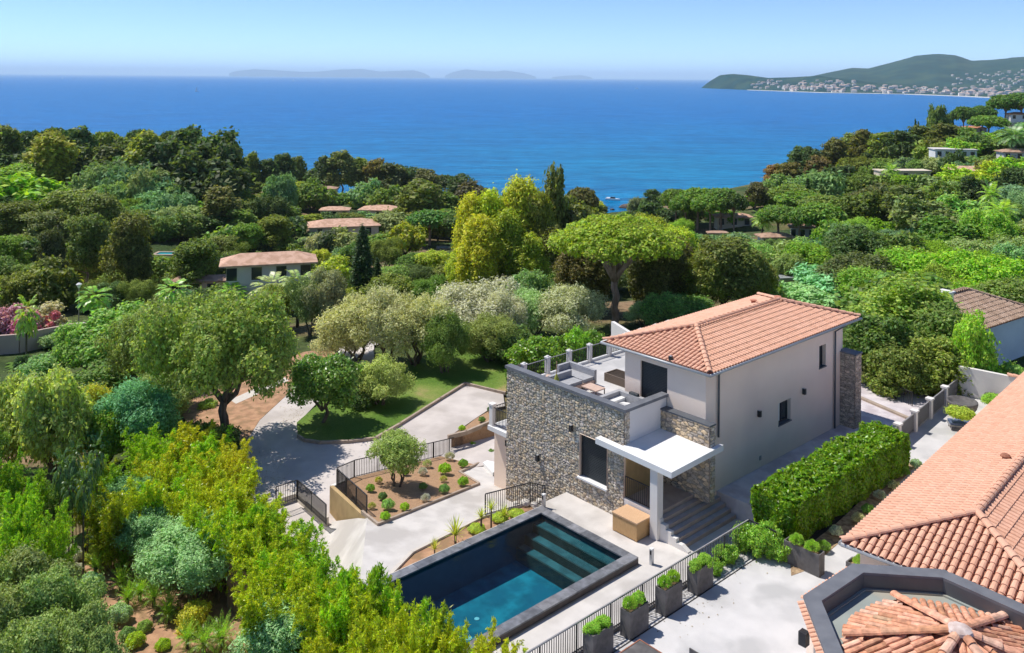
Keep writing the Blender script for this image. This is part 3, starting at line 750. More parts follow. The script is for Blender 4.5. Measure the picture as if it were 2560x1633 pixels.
# far stone buttress
stone_panel('stone_buttress', HW(15.7, T0 - .85, -.5), bv, zv, -av, .87, 5.4, (.3, .10), V0, seed=21, step=.03, depth=.03, cols=[(.38, .32, .27), (.44, .38, .32), (.34, .29, .26)])
stone_panel('stone_buttress', HW(16.4, T0 - .85, -.5), -av, zv, -bv, .7, 5.4, (.3, .10), V0, seed=22, step=.03, depth=.03, cols=[(.38, .32, .27), (.44, .38, .32), (.34, .29, .26)])
mb = MB(); mb.box(HF, 15.72, 16.38, T0 - .83, T0 + .1, -.5, 4.9); build('buttress_core', mb, M['plaster'], V0)
mb = MB(); mb.box(HF, 15.64, 16.46, T0 - .92, T0 + .12, 4.905, 4.97); build('buttress_cap', mb, M['cap'], V0)
# canopy, column, porch
cz = [z_at(v_, s_, t_) for v_, s_, t_ in ()]
CS0, CS1, CT0, CT1 = -.45, 2.62, -3.72, .62
zc = [z_at(1180, CS0, CT0), 3.42, 3.55, 3.46]
pl = [HW(CS0, CT0), HW(CS1 + .75, CT0), HW(CS1 + .75, TS0 - 2.81), HW(CS1, TS0 - 2.81), HW(CS1, TS0 - .02), HW(-.10, TS0 - .02), HW(-.10, CT1), HW(CS0, CT1)]
zc_fn = lambda p: (lambda q: 3.30 + .030 * (q[0] - CS0) + .028 * (q[1] - CT0))(((p.x - OX) * AX + (p.y - OY) * AY, -(p.x - OX) * AY + (p.y - OY) * AX))
ztop = [zc_fn(p) for p in pl]
mb = MB(); mb.prism([(p.x, p.y) for p in pl], [z - .26 for z in ztop], ztop); build('canopy', mb, M['concrete_white'], V0)
mb = MB(); cs_ = -.30; mb.box(HF, cs_, cs_ + .40, -2.86, -2.46, 0, 3.06); build('column', mb, M['plaster_pale'], V0)
mb = MB(); mb.box(HF, .12, S0 - .45, -2.62, TS0 - .03, -.3, 1.0)
mb.box(HF, S0 - .45, S0 - .02, TS0 - 2.0, TS0, -.3, .999); build('porch_floor', mb, M['porch'], V0)
mb = MB(); mb.box(HF, 2.62, 2.655, -1.9, -.9, 1.0, 3.1); build('entrance_door', mb, M['black'], V0)
mb = MB(); mb.box(HF, .10, S0 - .45, TS0 - .05, TS0 + .10, .998, 3.3); build('porch_side_wall', mb, M['ochre'], V0)
mb = MB()
for i in range(6):
    t_hi = -2.62 - .28 * i
    mb.box(HF, .10, 3.95, t_hi - .28, t_hi, -.3, 1.0 - .167 * (i + 1) + .0) if i < 5 else None
build('steps', mb, M['step'], V0)
mb = MB()
for i in range(6):
    t_hi = -2.62 - .28 * i; z1_ = 1.0 - .167 * i
    mb.box(HF, .10, 3.95, t_hi - .012, t_hi - .002, z1_ - .165, z1_ + .004)
    mb.box(HF, .10, 3.95, t_hi - .002, t_hi + .03, z1_ - .02, z1_ + .004)
build('risers', mb, M['riser'], V0)
mb = MB()
st = []
prof = [(-2.62, 1.0)]
for i in range(5):
    prof.append((-2.62 - .28 * i, 1.0 - .167 * (i + 1) + .05)); prof.append((-2.62 - .28 * (i + 1), 1.0 - .167 * (i + 1) + .05))
vs = []; n_ = 0
pr2 = [(-2.5, -.3), (-2.5, 1.03)] + [(a, b) for a, b in prof[0:]] + [(-4.35, .05), (-4.35, -.3)]
k = len(pr2)
vs = [HW(-.12, a, b) for a, b in pr2] + [HW(.10, a, b) for a, b in pr2]
mb.add(vs, [tuple(range(k)), tuple(range(2 * k - 1, k - 1, -1))] + [(i, k + i, k + (i + 1) % k, (i + 1) % k) for i in range(k)])
build('stair_stringer', mb, M['plaster_pale'], V0)
# porch front railing between stone wall and column
def bars(fr, axis, f, a0, a1, z0, z1, gap=.11, r=.011, top=.02):
    rl = MB(); br = MB()
    W = (lambda a: fr.w(a, f)) if axis == 's' else (lambda a: fr.w(f, a))
    A_, B_ = W(a0), W(a1)
    rl.bar(A_ + zv * z1, B_ + zv * z1, .04, .035); br.bar(A_ + zv * (z0 + .08), B_ + zv * (z0 + .08), .03, .025)
    n = max(1, int(abs(a1 - a0) / gap))
    for i in range(n + 1):
        p = A_ + (B_ - A_) * (i / n); br.bar(p + zv * (z0 + .09), p + zv * (z1 - .018), r * 2)
    return rl, br
rl, br = bars(HF, 't', .06, -2.44, TS0 - .04, 1.0, 1.98); g_ = build('porch_railing', rl, M['rail'], V0); build('balusters', br, M['rail'], g_)
mb = MB(); mb.box(HF, .0, .12, -2.62, TS0, -.3, .998); build('porch_edge', mb, M['plaster_pale'], V0)
# balcony on the left corner of the villa
BT1 = t_at(1231, .9, 1.1)
mb = MB(); mb.box(HF, .95, 1.25, TS1, BT1 - .12, ZB, .88); build('balcony_wall', mb, M['plaster'], V0)
mb = MB(); mb.box(HF, .55, 2.6, TS1, BT1, .88, 1.12); build('balcony_slab', mb, M['concrete_white'], V0)
t_ = t_at(1270, .95, 0); wall_light(.95, t_, z_at(1114, .95, t_), 's-')
for (s_, t_) in ((.62, BT1 - .3), (.62, TS1 + .12)):
    mb = MB(); mb.box(HF, s_, s_ + .26, t_, t_ + .26, 1.121, 2.22); mb.box(HF, s_ - .04, s_ + .3, t_ - .04, t_ + .3, 2.221, 2.3); build('balcony_post', mb, M['plaster_pale'], V0)
rl, br = bars(HF, 't', .75, TS1 + .38, BT1 - .3, 1.12, 2.1); g_ = build('balcony_railing', rl, M['rail'], V0); build('balusters', br, M['rail'], g_)
rl, br = bars(HF, 's', BT1 - .17, .9, 2.6, 1.12, 2.1); g_ = build('balcony_railing', rl, M['rail'], V0); build('balusters', br, M['rail'], g_)
# roof terrace railing with plaster posts
ps = [s_at(u, TS1 - .15, 4.7) for u in (1311, 1370, 1424, 1475, 1524, 1565, 1603, 1640, 1672)]
for i, s_ in enumerate(ps):
    mb = MB(); mb.box(HF, s_ - .11, s_ + .11, TS1 - .23, TS1 - .01, 3.9, 4.86); mb.box(HF, s_ - .14, s_ + .14, TS1 - .26, TS1 + .02, 4.861, 4.92); mb.lathe(HW(s_, TS1 - .12, 4.92), [(.11, 0), (.08, .05), (.02, .07)], 10)
    build('terrace_post', mb, M['plaster_pale'], V0)
    if i < len(ps) - 1:
        rl, br = bars(HF, 's', TS1 - .12, s_ + .11, ps[i + 1] - .11, 4.0, 4.8, gap=.13)
        kb = MB(); kb.box(HF, s_ + .14, ps[i + 1] - .14, TS1 - .2, TS1 - .04, 3.9, 4.02); build('railing_base', kb, M['concrete_white'], V0)
        g_ = build('terrace_railing', rl, M['rail_grey'], V0); build('balusters', br, M['rail'], g_)
# ---------------------------------------------------------------- things on the roof terrace
hot = thing('hot_tub', 'square grey hot tub let into the corner of the roof terrace', 'hot tub', HW(1.6, .55, 3.9), ANG)
mb = MB()
a0, a1, b0, b1, hz = .66, 2.8, -.10, 2.0, 4.55
for q in ((a0, a1, b0, b0 + .22), (a0, a1, b1 - .22, b1), (a0, a0 + .22, b0 + .22, b1 - .22), (a1 - .22, a1, b0 + .22, b1 - .22)):
    mb.box(HF, *q, 3.9, hz)
mb.box(HF, a0 + .22, a1 - .22, b0 + .22, b1 - .22, 3.9, 4.1)
build('shell', mb, M['cushion'], hot)
mb = MB()
mb.lathe(HW((a0 + a1) / 2, (b0 + b1) / 2, 4.1), [(.74, 0), (.74, .1), (.5, .12), (.45, .02)], 14)
mb.box(HF, a0 + .23, a0 + .62, b0 + .23, b1 - .23, 4.1, 4.30); mb.box(HF, a0 + .62, a1 - .23, b1 - .6, b1 - .23, 4.1, 4.34)
build('seat', mb, M['concrete_white'], hot)
mb = MB(); mb.box(HF, a1 - .2, a1 - .02, .7, 1.2, 4.551, 4.66); build('control_panel', mb, M['glass_dark'], hot)
# corner sofa
def pt(u, v, z):
    p = P(u, v, z); q = p - Vector((OX, OY, 0)); return (q.x * AX + q.y * AY, -q.x * AY + q.y * AX)
sofa = thing('sofa', 'grey corner sofa with pink and yellow cushions on roof terrace', 'sofa', HW(1.8, 5.2, 3.9), ANG)
mb = MB(); mb.box(HF, 1.0, 3.6, 4.3, 5.2, 4.02, 4.22); mb.box(HF, 2.7, 3.6, 5.2, 6.2, 4.02, 4.22); build('frame', mb, M['cushion_pink'], sofa)
mb = MB(); mb.box(HF, 1.1, 2.65, 4.35, 5.15, 4.221, 4.38); mb.box(HF, 2.72, 3.5, 4.35, 6.1, 4.221, 4.38); build('seat_cushion', mb, M['cushion'], sofa)
mb = MB(); mb.box(HF, 3.5, 3.68, 4.3, 6.2, 4.02, 4.72); mb.box(HF, 2.7, 3.5, 6.1, 6.26, 4.02, 4.7); mb.box(HF, 1.1, 2.7, 5.16, 5.34, 4.02, 4.70); build('backrest', mb, M['cushion'], sofa)
for s_, t_ in ((1.05, 5.55), (1.5, 5.7), (1.9, 5.95)):
    mb = MB(); mb.box(FR(HW(s_, t_).x, HW(s_, t_).y, ANG + .5), -.25, .25, -.25, .25, 3.9, 4.35); tag(build('pouf', mb, M['cushion_pink']), 'pink pouf, %s of the three behind the sofa' % ('nearest' if s_ < 1.2 else 'middle' if s_ < 1.7 else 'farthest'), 'pouf', 'poufs behind the terrace sofa')
par = thing('folded_parasol', 'folded yellow-green parasol on roof terrace beside the sofa', 'parasol', HW(.9, 4.5, 3.9), ANG)
mb = MB(); mb.tube([HW(.9, 4.5, 3.9), HW(.9, 4.5, 5.7)], .022, 6); build('pole', mb, M['wood'], par)
mb = MB(); mb.lathe(HW(.9, 4.5, 4.3), [(.03, -.2), (.20, -.1), (.22, .2), (.13, .5), (.04, .75)], 9); build('canopy', mb, M['yellow_cloth'], par)
mb = MB(); mb.box(HF, .7, 1.1, 4.3, 4.7, 3.9, 3.96); build('base', mb, M['rail'], par)
for i, (s_, t_, lb) in enumerate(((2.55, 3.5, 'low pink table with dark legs in front of terrace sofa'), (1.5, 3.6, 'low grey table close behind the stone parapet'))):
    tb = thing('low_table', lb, 'table', HW(s_, t_, 3.9), ANG)
    mb = MB(); mb.box(HF, s_ - .35, s_ + .35, t_ - .5, t_ + .5, 4.24, 4.30); build('top', mb, M['cushion_pink'] if i == 0 else M['cushion'], tb)
    for a_, b_ in ((-.32, -.47), (.32, -.47), (.32, .47), (-.32, .47)):
        mb = MB(); mb.box(HF, s_ + a_ - .02, s_ + a_ + .02, t_ + b_ - .02, t_ + b_ + .02, 3.9, 4.24); build('leg', mb, M['rail'], tb)
for i, (s_, t_) in enumerate(((5.0, 3.5), (6.9, 3.3))):
    tr = thing('wicker_daybed', 'brown wicker daybed %s on the roof terrace' % ('beside the shuttered door' if i == 0 else 'farther back beneath the eaves'), 'daybed', HW(s_, t_, 3.9), ANG, 'wicker daybeds on the roof terrace')
    mb = MB(); mb.box(HF, s_ - .5, s_ + .5, t_ - 1.0, t_ + 1.0, 3.9, 4.25); build('base', mb, M['wicker'], tr)
    mb = MB(); 
    for q in ((-.5, .5, -1.0, -.93), (-.5, .5, .93, 1.0), (-.5, -.43, -.93, .93), (.43, .5, -.93, .93)): mb.box(HF, s_ + q[0], s_ + q[1], t_ + q[2], t_ + q[3], 4.252, 4.33)
    build('rim', mb, M['wicker'], tr)
    mb = MB(); mb.box(HF, s_ - .42, s_ + .42, t_ - .92, t_ + .92, 4.252, 4.29); build('mattress', mb, M['dark_soil'], tr)
# ================================================================ pool, decks and court
def stxy(p): q = (p[0] - OX, p[1] - OY); return (q[0] * AX + q[1] * AY, -q[0] * AY + q[1] * AX)
PS0, PS1, PT0, PT1, PZ = -13.2, -2.3, -3.48, 2.24, .30
CW = .46
hole = (PS0 + CW * .5, PS1 - CW * .5, PT0 + CW * .5, PT1 - CW * .5)
# deck sheets butted round the pool
mb = MB()
mb.box(HF, -2.3, -.02, -6.62, 2.84, -2.9, 0)
mb.box(HF, -.02, .03, -6.62, -2.62, -2.9, -.001)
mb.box(HF, .03, 4.6, -6.62, -2.65, -2.9, -.002)
mb.box(HF, -16, -2.302, -6.62, PT0, -2.9, .0)
tag(build('pool_deck', mb, M['deck'], loc=HW(-2, -4, -2.9), rz=ANG), 'pale smooth deck around the pool', kind='structure')
M['pool_wall'] = surf('pool_wall', (.045, .085, .14), (.028, .055, .10), scale=1.2, rough=.6)
pool = thing('swimming_pool', 'dark slate lined swimming pool with underwater steps and teal water', 'swimming pool', HW(-7, -.6, -1.6), ANG)
mb = MB()
# coping slabs
def slabs(s0, s1, t0, t1, n, along):
    for i in range(n):
        g_ = .004
        if along == 's': mb.box(HF, s0 + (s1 - s0) * i / n + g_, s0 + (s1 - s0) * (i + 1) / n - g_, t0, t1, PZ - .06, PZ + rnd.uniform(-.004, .004))
        else: mb.box(HF, s0, s1, t0 + (t1 - t0) * i / n + g_, t0 + (t1 - t0) * (i + 1) / n - g_, PZ - .06, PZ + rnd.uniform(-.004, .004))
slabs(PS0, PS1, PT0, PT0 + CW, 12, 's'); slabs(PS0, PS1, PT1 - CW, PT1, 12, 's')
slabs(PS1 - CW, PS1, PT0 + CW, PT1 - CW, 6, 't'); slabs(PS0, PS0 + CW, PT0 + CW, PT1 - CW, 6, 't')
M['coping'] = island_mat('coping', [(.115, .12, .135), (.17, .175, .19), (.22, .22, .235), (.14, .145, .16), (.19, .185, .19)], noise=.35, nscale=4, rough=.5, spec=.5)
build('coping', mb, M['coping'], pool)
mb = MB()
WB = -1.35
for q in ((PS0 + .02, PS1 - .02, PT0 + .02, PT0 + CW - .05), (PS0 + .02, PS1 - .02, PT1 - CW + .05, PT1 - .02), (PS1 - CW + .05, PS1 - .02, PT0 + CW - .05, PT1 - CW + .05), (PS0 + .02, PS0 + CW - .05, PT0 + CW - .05, PT1 - CW + .05)):
    mb.box(HF, *q, -1.6, PZ - .062)
build('pool_wall', mb, M['pool_wall'], pool)
mb = MB(); mb.box(HF, PS0 + .3, PS1 - .3, PT0 + .3, PT1 - .3, -1.6, WB)
M['pool_floor'] = surf('pool_floor', (.05, .31, .37), (.018, .13, .18), scale=1.3, detail=9, rough=.7, c3=(.025, .16, .22), s3=.8)
build('pool_floor', mb, M['pool_floor'], pool)
M['pool_step'] = surf('pool_step', (.12, .15, .155), (.06, .085, .09), scale=3.2, detail=7, rough=.7, c3=(.15, .19, .19), s3=1.6)
mb = MB(); xs0 = PS1 - CW + .05
for i in range(3):
    mb.box(HF, xs0 - .50 * (i + 1) - .02, xs0 - .50 * i, PT0 + CW - .05, PT1 - CW + .05, WB, -.05 - .36 * i)
build('underwater_steps', mb, M['pool_step'], pool)
mb = MB()
for i in range(3):
    mb.box(HF, xs0 - .50 * (i + 1) - .035, xs0 - .50 * (i + 1) - .022, PT0 + CW - .05, PT1 - CW + .05, -1.34, -.055 - .36 * i)
    mb.box(HF, xs0 - .50 * (i + 1) - .035, xs0 - .50 * (i + 1) + .05, PT0 + CW - .05, PT1 - CW + .05, -.049 - .36 * i, -.044 - .36 * i)
build('step_nosing', mb, M['slate_dark'], pool)
mb = MB(); mb.lathe(HW(-9.2, -.9, WB), [(.14, 0), (.14, .02), (.05, .025)], 14); build('drain', mb, M['concrete_white'], pool); mb = MB(); mb.lathe(HW(-8.2, -.2, WB), [(.1, 0), (.1, .02), (.04, .025)], 14)
build('drain', mb, M['concrete_white'], pool)
m, nt, out = newmat('pool_water')
tr = nd(nt, 'ShaderNodeBsdfTransparent'); tr.inputs[0].default_value = (.40, .78, .86, 1)
gl = nd(nt, 'ShaderNodeBsdfGlossy'); gl.inputs['Roughness'].default_value = .03
fr_ = nd(nt, 'ShaderNodeFresnel'); fr_.inputs['IOR'].default_value = 1.33
tc = nd(nt, 'ShaderNodeTexCoord'); n1 = nd(nt, 'ShaderNodeTexNoise', i_Scale=2.2, i_Detail=4.0); nt.links.new(tc.outputs['Object'], n1.inputs['Vector'])
bp = nd(nt, 'ShaderNodeBump', i_Strength=.35, i_Distance=.06); nt.links.new(n1.outputs['Fac'], bp.inputs['Height'])
nt.links.new(bp.outputs[0], gl.inputs['Normal']); nt.links.new(bp.outputs[0], fr_.inputs['Normal'])
mxs = nd(nt, 'ShaderNodeMixShader'); nt.links.new(fr_.outputs[0], mxs.inputs[0]); nt.links.new(tr.outputs[0], mxs.inputs[1]); nt.links.new(gl.outputs[0], mxs.inputs[2])
nt.links.new(mxs.outputs[0], out.inputs[0]); M['water'] = m
mb = MB(); q = [HW(PS0 + CW - .04, PT0 + CW - .04, .2), HW(PS1 - CW + .04, PT0 + CW - .04, .2), HW(PS1 - CW + .04, PT1 - CW + .04, .2), HW(PS0 + CW - .04, PT1 - CW + .04, .2)]
mb.add(q, [(0, 1, 2, 3)]); build('water', mb, m, pool)
mb = MB()
for q in ((PS0, PS1 + .001, PT0 - .0, PT0 + .018), (PS1 - .018, PS1, PT0 + .018, PT1 - .018)): mb.box(HF, *q, -.4, PZ - .063)
build('pool_skirt', mb, M['slate_dark'], pool)
mb = MB(); mb.box(HF, PS0, PS1, PT0 - .07, PT0 - .002, -.0, .02); build('drain_channel', mb, M['kerb'], pool)
# ---- the sloping court left of the pool: plane through three surveyed points
c1, c2_, c3_ = P(1281, 1252, -1.95), P(1040, 1397, -.30), P(918, 1292, -.75)
nC = (c2_ - c1).cross(c3_ - c1).normalized()
if nC.z < 0: nC = -nC
def CZ(x, y): return c1.z - (nC.x * (x - c1.x) + nC.y * (y - c1.y)) / nC.z
def PC(u, v, dz=0.0):
    d = ray(u, v); o_ = Vector((0, 0, CH)); dv = Vector(d)
    t = (c1 + Vector((0, 0, dz)) - o_).dot(nC) / dv.dot(nC); return o_ + dv * t
def sheet(name, uvs, mat, label, kind, dz=0.0, thick=None, fn=None, zb=None):
    pts = [fn(u, v) for u, v in uvs]
    mb = MB(); z1 = [p.z + dz for p in pts]; z0 = [(zb if zb is not None else z - (thick or .02)) for z in z1]
    mb.prism([(p.x, p.y) for p in pts], z0, z1)
    o = build(name, mb, mat); o['label'] = label
    if kind: o['kind'] = kind
    return o
sheet('path', [(918, 1292), (945, 1313), (1197, 1212), (1150, 1183), (1204, 1158), (1236, 1190), (1284, 1222), (1330, 1240), (1345, 1262), (1213, 1292), (1030, 1386), (1050, 1405), (985, 1440), (900, 1462)], M['deck'], 'pale path beside the pool climbing from the drive', 'structure', fn=PC, zb=-3.0)
rp = [P(829, 1304, -2.56), PC(918, 1292), PC(900, 1462), P(810, 1490, -2.56), P(770, 1400, -2.58)]
mb = MB(); mb.prism([(q.x, q.y) for q in rp], -3.2, [q.z - .004 for q in rp]); tag(build('ramp', mb, M['deck']), 'pale ramp climbing from drive to pool path', kind='structure')
# driveway and lawn on the levelled court
DZ = -2.6
drive = [(560, 1230), (575, 1150), (618, 1100), (650, 1050), (700, 1004), (735, 972), (760, 950), (800, 915), (838, 885), (880, 862), (935, 862), (935, 900), (905, 930), (870, 960), (800, 1000), (742, 1060), (745, 1094), (760, 1104), (800, 1110), (870, 1108), (938, 1100), (1000, 1064), (1100, 1001), (1163, 962), (1258, 985), (1262, 1015), (1225, 1022), (1190, 1045), (1125, 1090), (1140, 1110), (1240, 1070), (1262, 1150), (900, 1240), (870, 1300), (800, 1420), (640, 1400)]
sheet('driveway', drive, M['drive'], 'pale driveway and turning area below the lawn', 'structure', fn=lambda u, v: P(u, v, DZ), thick=.05)
lawn = [(742, 1060), (745, 1094), (760, 1104), (800, 1110), (870, 1108), (938, 1100), (1000, 1064), (1100, 1001), (1163, 962), (1262, 986), (1290, 940), (1290, 870), (1200, 855), (1110, 862), (1090, 880), (1000, 915), (930, 945), (860, 975), (800, 1010)]
m, nt, out = newmat('lawn')
tc = nd(nt, 'ShaderNodeTexCoord'); b = nd(nt, 'ShaderNodeBsdfPrincipled', i_Roughness=.9); b.inputs['Specular IOR Level'].default_value = .15
n1 = nd(nt, 'ShaderNodeTexNoise', i_Scale=.22, i_Detail=6.0); n2 = nd(nt, 'ShaderNodeTexNoise', i_Scale=9.0, i_Detail=6.0)
for n in (n1, n2): nt.links.new(tc.outputs['Object'], n.inputs['Vector'])
r1 = ramp(nt, [(.38, (.085, .165, .022)), (.52, (.13, .21, .035)), (.62, (.20, .25, .06)), (.72, (.36, .27, .13))]); nt.links.new(n1.outputs['Fac'], r1.inputs[0])
r2 = ramp(nt, [(.3, (.75, .75, .75)), (.7, (1.2, 1.2, 1.2))]); nt.links.new(n2.outputs['Fac'], r2.inputs[0])
mx = nd(nt, 'ShaderNodeMixRGB', blend_type='MULTIPLY'); mx.inputs[0].default_value = 1; nt.links.new(r1.outputs[0], mx.inputs[1]); nt.links.new(r2.outputs[0], mx.inputs[2])
nt.links.new(mx.outputs[0], b.inputs['Base Color']); bp = nd(nt, 'ShaderNodeBump', i_Strength=.6, i_Distance=.05); nt.links.new(n2.outputs['Fac'], bp.inputs['Height']); nt.links.new(bp.outputs[0], b.inputs['Normal']); nt.links.new(b.outputs[0], out.inputs[0]); M['lawn'] = m
sheet('lawn', lawn, m, 'bright green lawn with dry patches inside a stone kerb', 'structure', fn=lambda u, v: P(u, v, DZ), dz=.10, thick=.13)
sheet('path', [(838, 885), (880, 862), (935, 862), (1100, 848), (1110, 838), (1060, 842), (900, 836), (860, 850)], M['drive'], 'pale garden path between the olive trees', 'structure', fn=lambda u, v: P(u, v, DZ), thick=.03, dz=-.004)
sheet('path', [(575, 1000), (660, 962), (712, 944), (722, 952), (668, 975), (590, 1010)], M['limestone'], 'thin pale footpath right of the big oak trunk', 'structure', fn=lambda u, v: P(u, v, DZ), thick=.03, dz=.012)
# the soil under the oak
sheet('bare_soil', [(440, 1010), (520, 985), (600, 950), (700, 905), (760, 880), (830, 870), (838, 884), (800, 914), (760, 949), (700, 1003), (650, 1049), (618, 1099), (560, 1110), (470, 1060)], M['soil'], 'dry orange soil under the big oak', 'structure', fn=lambda u, v: P(u, v, DZ), thick=.03, dz=.004)
sheet('bare_soil', [(800, 818), (905, 805), (1010, 800), (1130, 795), (1135, 812), (1060, 838), (900, 833), (836, 848)], M['soil'], 'sandy soil between the far olive trees', 'structure', fn=lambda u, v: P(u, v, DZ), thick=.03, dz=.004)
def kerb(name, uvs, z, label, w_=.16, h_=.22, fn=None, mat='kerb', cat='kerb', closed=False):
    mb = MB(); pts = [(fn(u, v) if fn else P(u, v, z)) for u, v in uvs]
    for i in range(len(pts) - 1):
        d = (pts[i + 1] - pts[i]).normalized() * (w_ * .42)
        mb.bar(pts[i] + zv * (h_ / 2 - .04), pts[i + 1] + d + zv * (h_ / 2 - .04), w_, h_)
    o = build(name, mb, M[mat]); tag(o, label, cat); return o
kerb('kerb', [(745, 1094), (760, 1104), (800, 1110), (870, 1108), (938, 1100), (1000, 1064), (1100, 1001), (1163, 962), (1262, 986)], DZ, 'long brown stone kerb between lawn and driveway')
# planting bed with the olive
bed = [(862, 1205), (880, 1197), (1160, 1128), (1206, 1155), (1148, 1183), (1195, 1211), (945, 1313), (905, 1278)]
sheet('planting_bed', bed, M['mulch'], 'mulched bed around the small olive tree', 'structure', fn=PC, dz=.05, zb=-3.0)
kerb('kerb', [(905, 1282), (945, 1314), (1197, 1212)], 0, 'stone kerb along the near side of the olive bed', fn=PC, w_=.12, h_=.16)
kerb('kerb', [(1197, 1212), (1149, 1183), (1207, 1156), (1160, 1127)], 0, 'zigzag stone kerb at the right end of the olive bed', fn=PC, w_=.12, h_=.16)
bed2 = [(1162, 1126), (1232, 1102), (1240, 1150), (1212, 1152)]
sheet('planting_bed', bed2, M['mulch'], 'small mulched bed against the balcony wall', 'structure', fn=PC, dz=.05, zb=-3.0)
sheet('planting_bed', [(1128, 1090), (1155, 1075), (1190, 1048), (1232, 1024), (1236, 1062)], M['mulch'], 'mulched corner bed beside the driveway', 'structure', fn=lambda u, v: P(u, v, DZ + .7), dz=.05, zb=-2.7)
kerb('kerb', [(1120, 1096), (1165, 1085), (1238, 1054)], DZ + .7, 'brown kerb under the corner bed beside the drive', w_=.16, h_=.24)
mb = MB(); a_ = PC(1206, 1156); 
sheet('doorstep', [(1207, 1156), (1243, 1138), (1243, 1176), (1232, 1182)], M['concrete_white'], 'low white step against the balcony wall', 'structure', fn=lambda u, v: PC(u, v, .2), dz=0, zb=-3.0)
# retaining wall of the bed facing the ramp (ochre render)
pa, pb = PC(829, 1212), PC(918, 1291)
mb = MB(); nn = (pb - pa).cross(zv).normalized() * .1
mb.add([pa - nn - zv * .05, pb - nn - zv * .05, pb + nn - zv * .05, pa + nn - zv * .05] + [Vector((q.x, q.y, -3.0)) for q in (pa - nn, pb - nn, pb + nn, pa + nn)], [(0, 1, 2, 3), (7, 6, 5, 4), (0, 4, 5, 1), (1, 5, 6, 2), (2, 6, 7, 3), (3, 7, 4, 0)])
tag(build('retaining_wall', mb, M['ochre']), 'ochre rendered retaining wall under the sloping handrail', 'wall')
pc_ = PC(862, 1205)
mb = MB(); mb.bar(pa - zv * 1.0, Vector((pc_.x, pc_.y, pa.z - 1.0)) , .2, 1.9); 
pd_ = PC(1160, 1126); mb.bar(pc_ - zv * 1.0, pd_ - zv * 1.0, .2, 2.0)
tag(build('retaining_wall', mb, M['plaster_pale']), 'pale retaining wall behind the olive bed above driveway', 'wall')
def railing(name, pts, label, hgt_=1.0, gap=.12, mat='rail', panel=None, group=None, toph=.035, posts=True):
    """railing along world points: rails, posts, balusters"""
    pts = [Vector(p) for p in pts]; o = thing(name, label, 'railing', pts[0], 0, group)
    rl, br = MB(), MB()
    for i in range(len(pts) - 1):
        A_, B_ = pts[i], pts[i + 1]; L = (B_ - A_).length
        rl.bar(A_ + zv * hgt_, B_ + zv * hgt_, .045, toph); br.bar(A_ + zv * .08, B_ + zv * .08, .03, .025)
        n = max(1, int(L / gap))
        for k in range(n + 1):
            p = A_ + (B_ - A_) * (k / n)
            br.bar(p + zv * .0, p + zv * (hgt_ - .018), .02)
        npst = max(1, round(L / 1.6))
        if posts:
            for k in range(npst + (1 if i == len(pts) - 2 else 0)):
                p = A_ + (B_ - A_) * (k / npst); mb = MB(); mb.bar(p, p + zv * (hgt_ - .02), .045); build('post', mb, M[mat], o)
    build('top_rail', rl, M[mat], o); build('balusters', br, M[mat], o)
    return o
railing('railing', [PC(843, 1215), PC(885, 1196)], 'short dark railing at the left corner of the olive bed', .95)
railing('railing', [PC(886, 1195), PC(1000, 1167), PC(1160, 1127), PC(1236, 1102)], 'long thin dark railing behind the olive bed', .95)
railing('railing', [PC(842, 1218), PC(917, 1289)], 'dark sloping handrail along the ochre wall', .95, gap=.10)
railing('railing', [P(1213, 1290, 0), P(1325, 1260, 0), P(1362, 1268, 0)], 'dark railing at the back corner of the pool', 1.0, gap=.11)
railing('railing', [P(690, 1266, DZ + .4), P(742, 1248, DZ + .4)], 'short dark railing among the bamboo, facing the drive', 1.0)
railing('railing', [P(744, 1248, DZ + .4), P(815, 1312, DZ + .4)], 'dense dark sloping railing beside the drive, right of the short one', 1.0, gap=.08)
mb = MB(); mb.bar(P(688, 1267, DZ) + zv * .15, P(743, 1249, DZ) + zv * .15, .22, .5); mb.bar(P(743, 1249, DZ) + zv * .15, P(817, 1314, DZ) + zv * .15, .22, .5)
tag(build('low_wall', mb, M['limestone']), 'low pale wall under the railings beside the drive', 'wall')
# bed between path and pool with yuccas
yb = [(1028, 1386), (1060, 1369), (1180, 1306), (1213, 1292), (1325, 1262), (1362, 1268), (1000, 1425)]
yb = [HW(*stxy(P(1030, 1388, -.12))), HW(-4.6, 3.72), HW(-2.2, 3.25), HW(-1.95, 2.9), HW(-2.2, PT1 + .01), HW(-11.2, PT1 + .01)]
mb = MB(); mb.prism([(p.x, p.y) for p in yb], -3.0, -.04); o = build('planting_bed', mb, M['soil']); tag(o, 'narrow soil bed between path and pool', kind='structure')
mb = MB()
q = [yb[5], yb[0], yb[1], yb[2], yb[3]]
for i in range(4): mb.bar(q[i] + zv * -.55, q[i + 1] + zv * -.55, .16, 1.2)
tag(build('kerb', mb, M['limestone']), 'pale kerb wall around the narrow bed by the pool', 'kerb')
mb = MB(); mb.box(HF, PS0, PS1, PT1 + .005, PT1 + .07, -.3, .27); tag(build('pool_edge_strip', mb, M['limestone'], loc=HW(-7, PT1, -.3), rz=ANG), 'pale strip along the back of the pool coping', 'edge strip')
for i, (u, v, r) in enumerate(((1313, 1263, .26), (1336, 1266, .2), (1349, 1256, .18), (1290, 1262, .16))):
    p = P(u, v, -.04); mb = MB(); mb.lathe(p, [(r * .8, 0), (r, r * .3), (r * .8, r * .8), (r * .3, r)], 7)
    tag(build('boulder', mb, M['limestone']), ['largest pale boulder under the railing at the pool corner', 'round boulder right of the largest one by the pool', 'small boulder nearest the pool lamp post', 'leftmost small boulder behind the pool corner'][i], 'boulder', 'boulders at the pool corner')
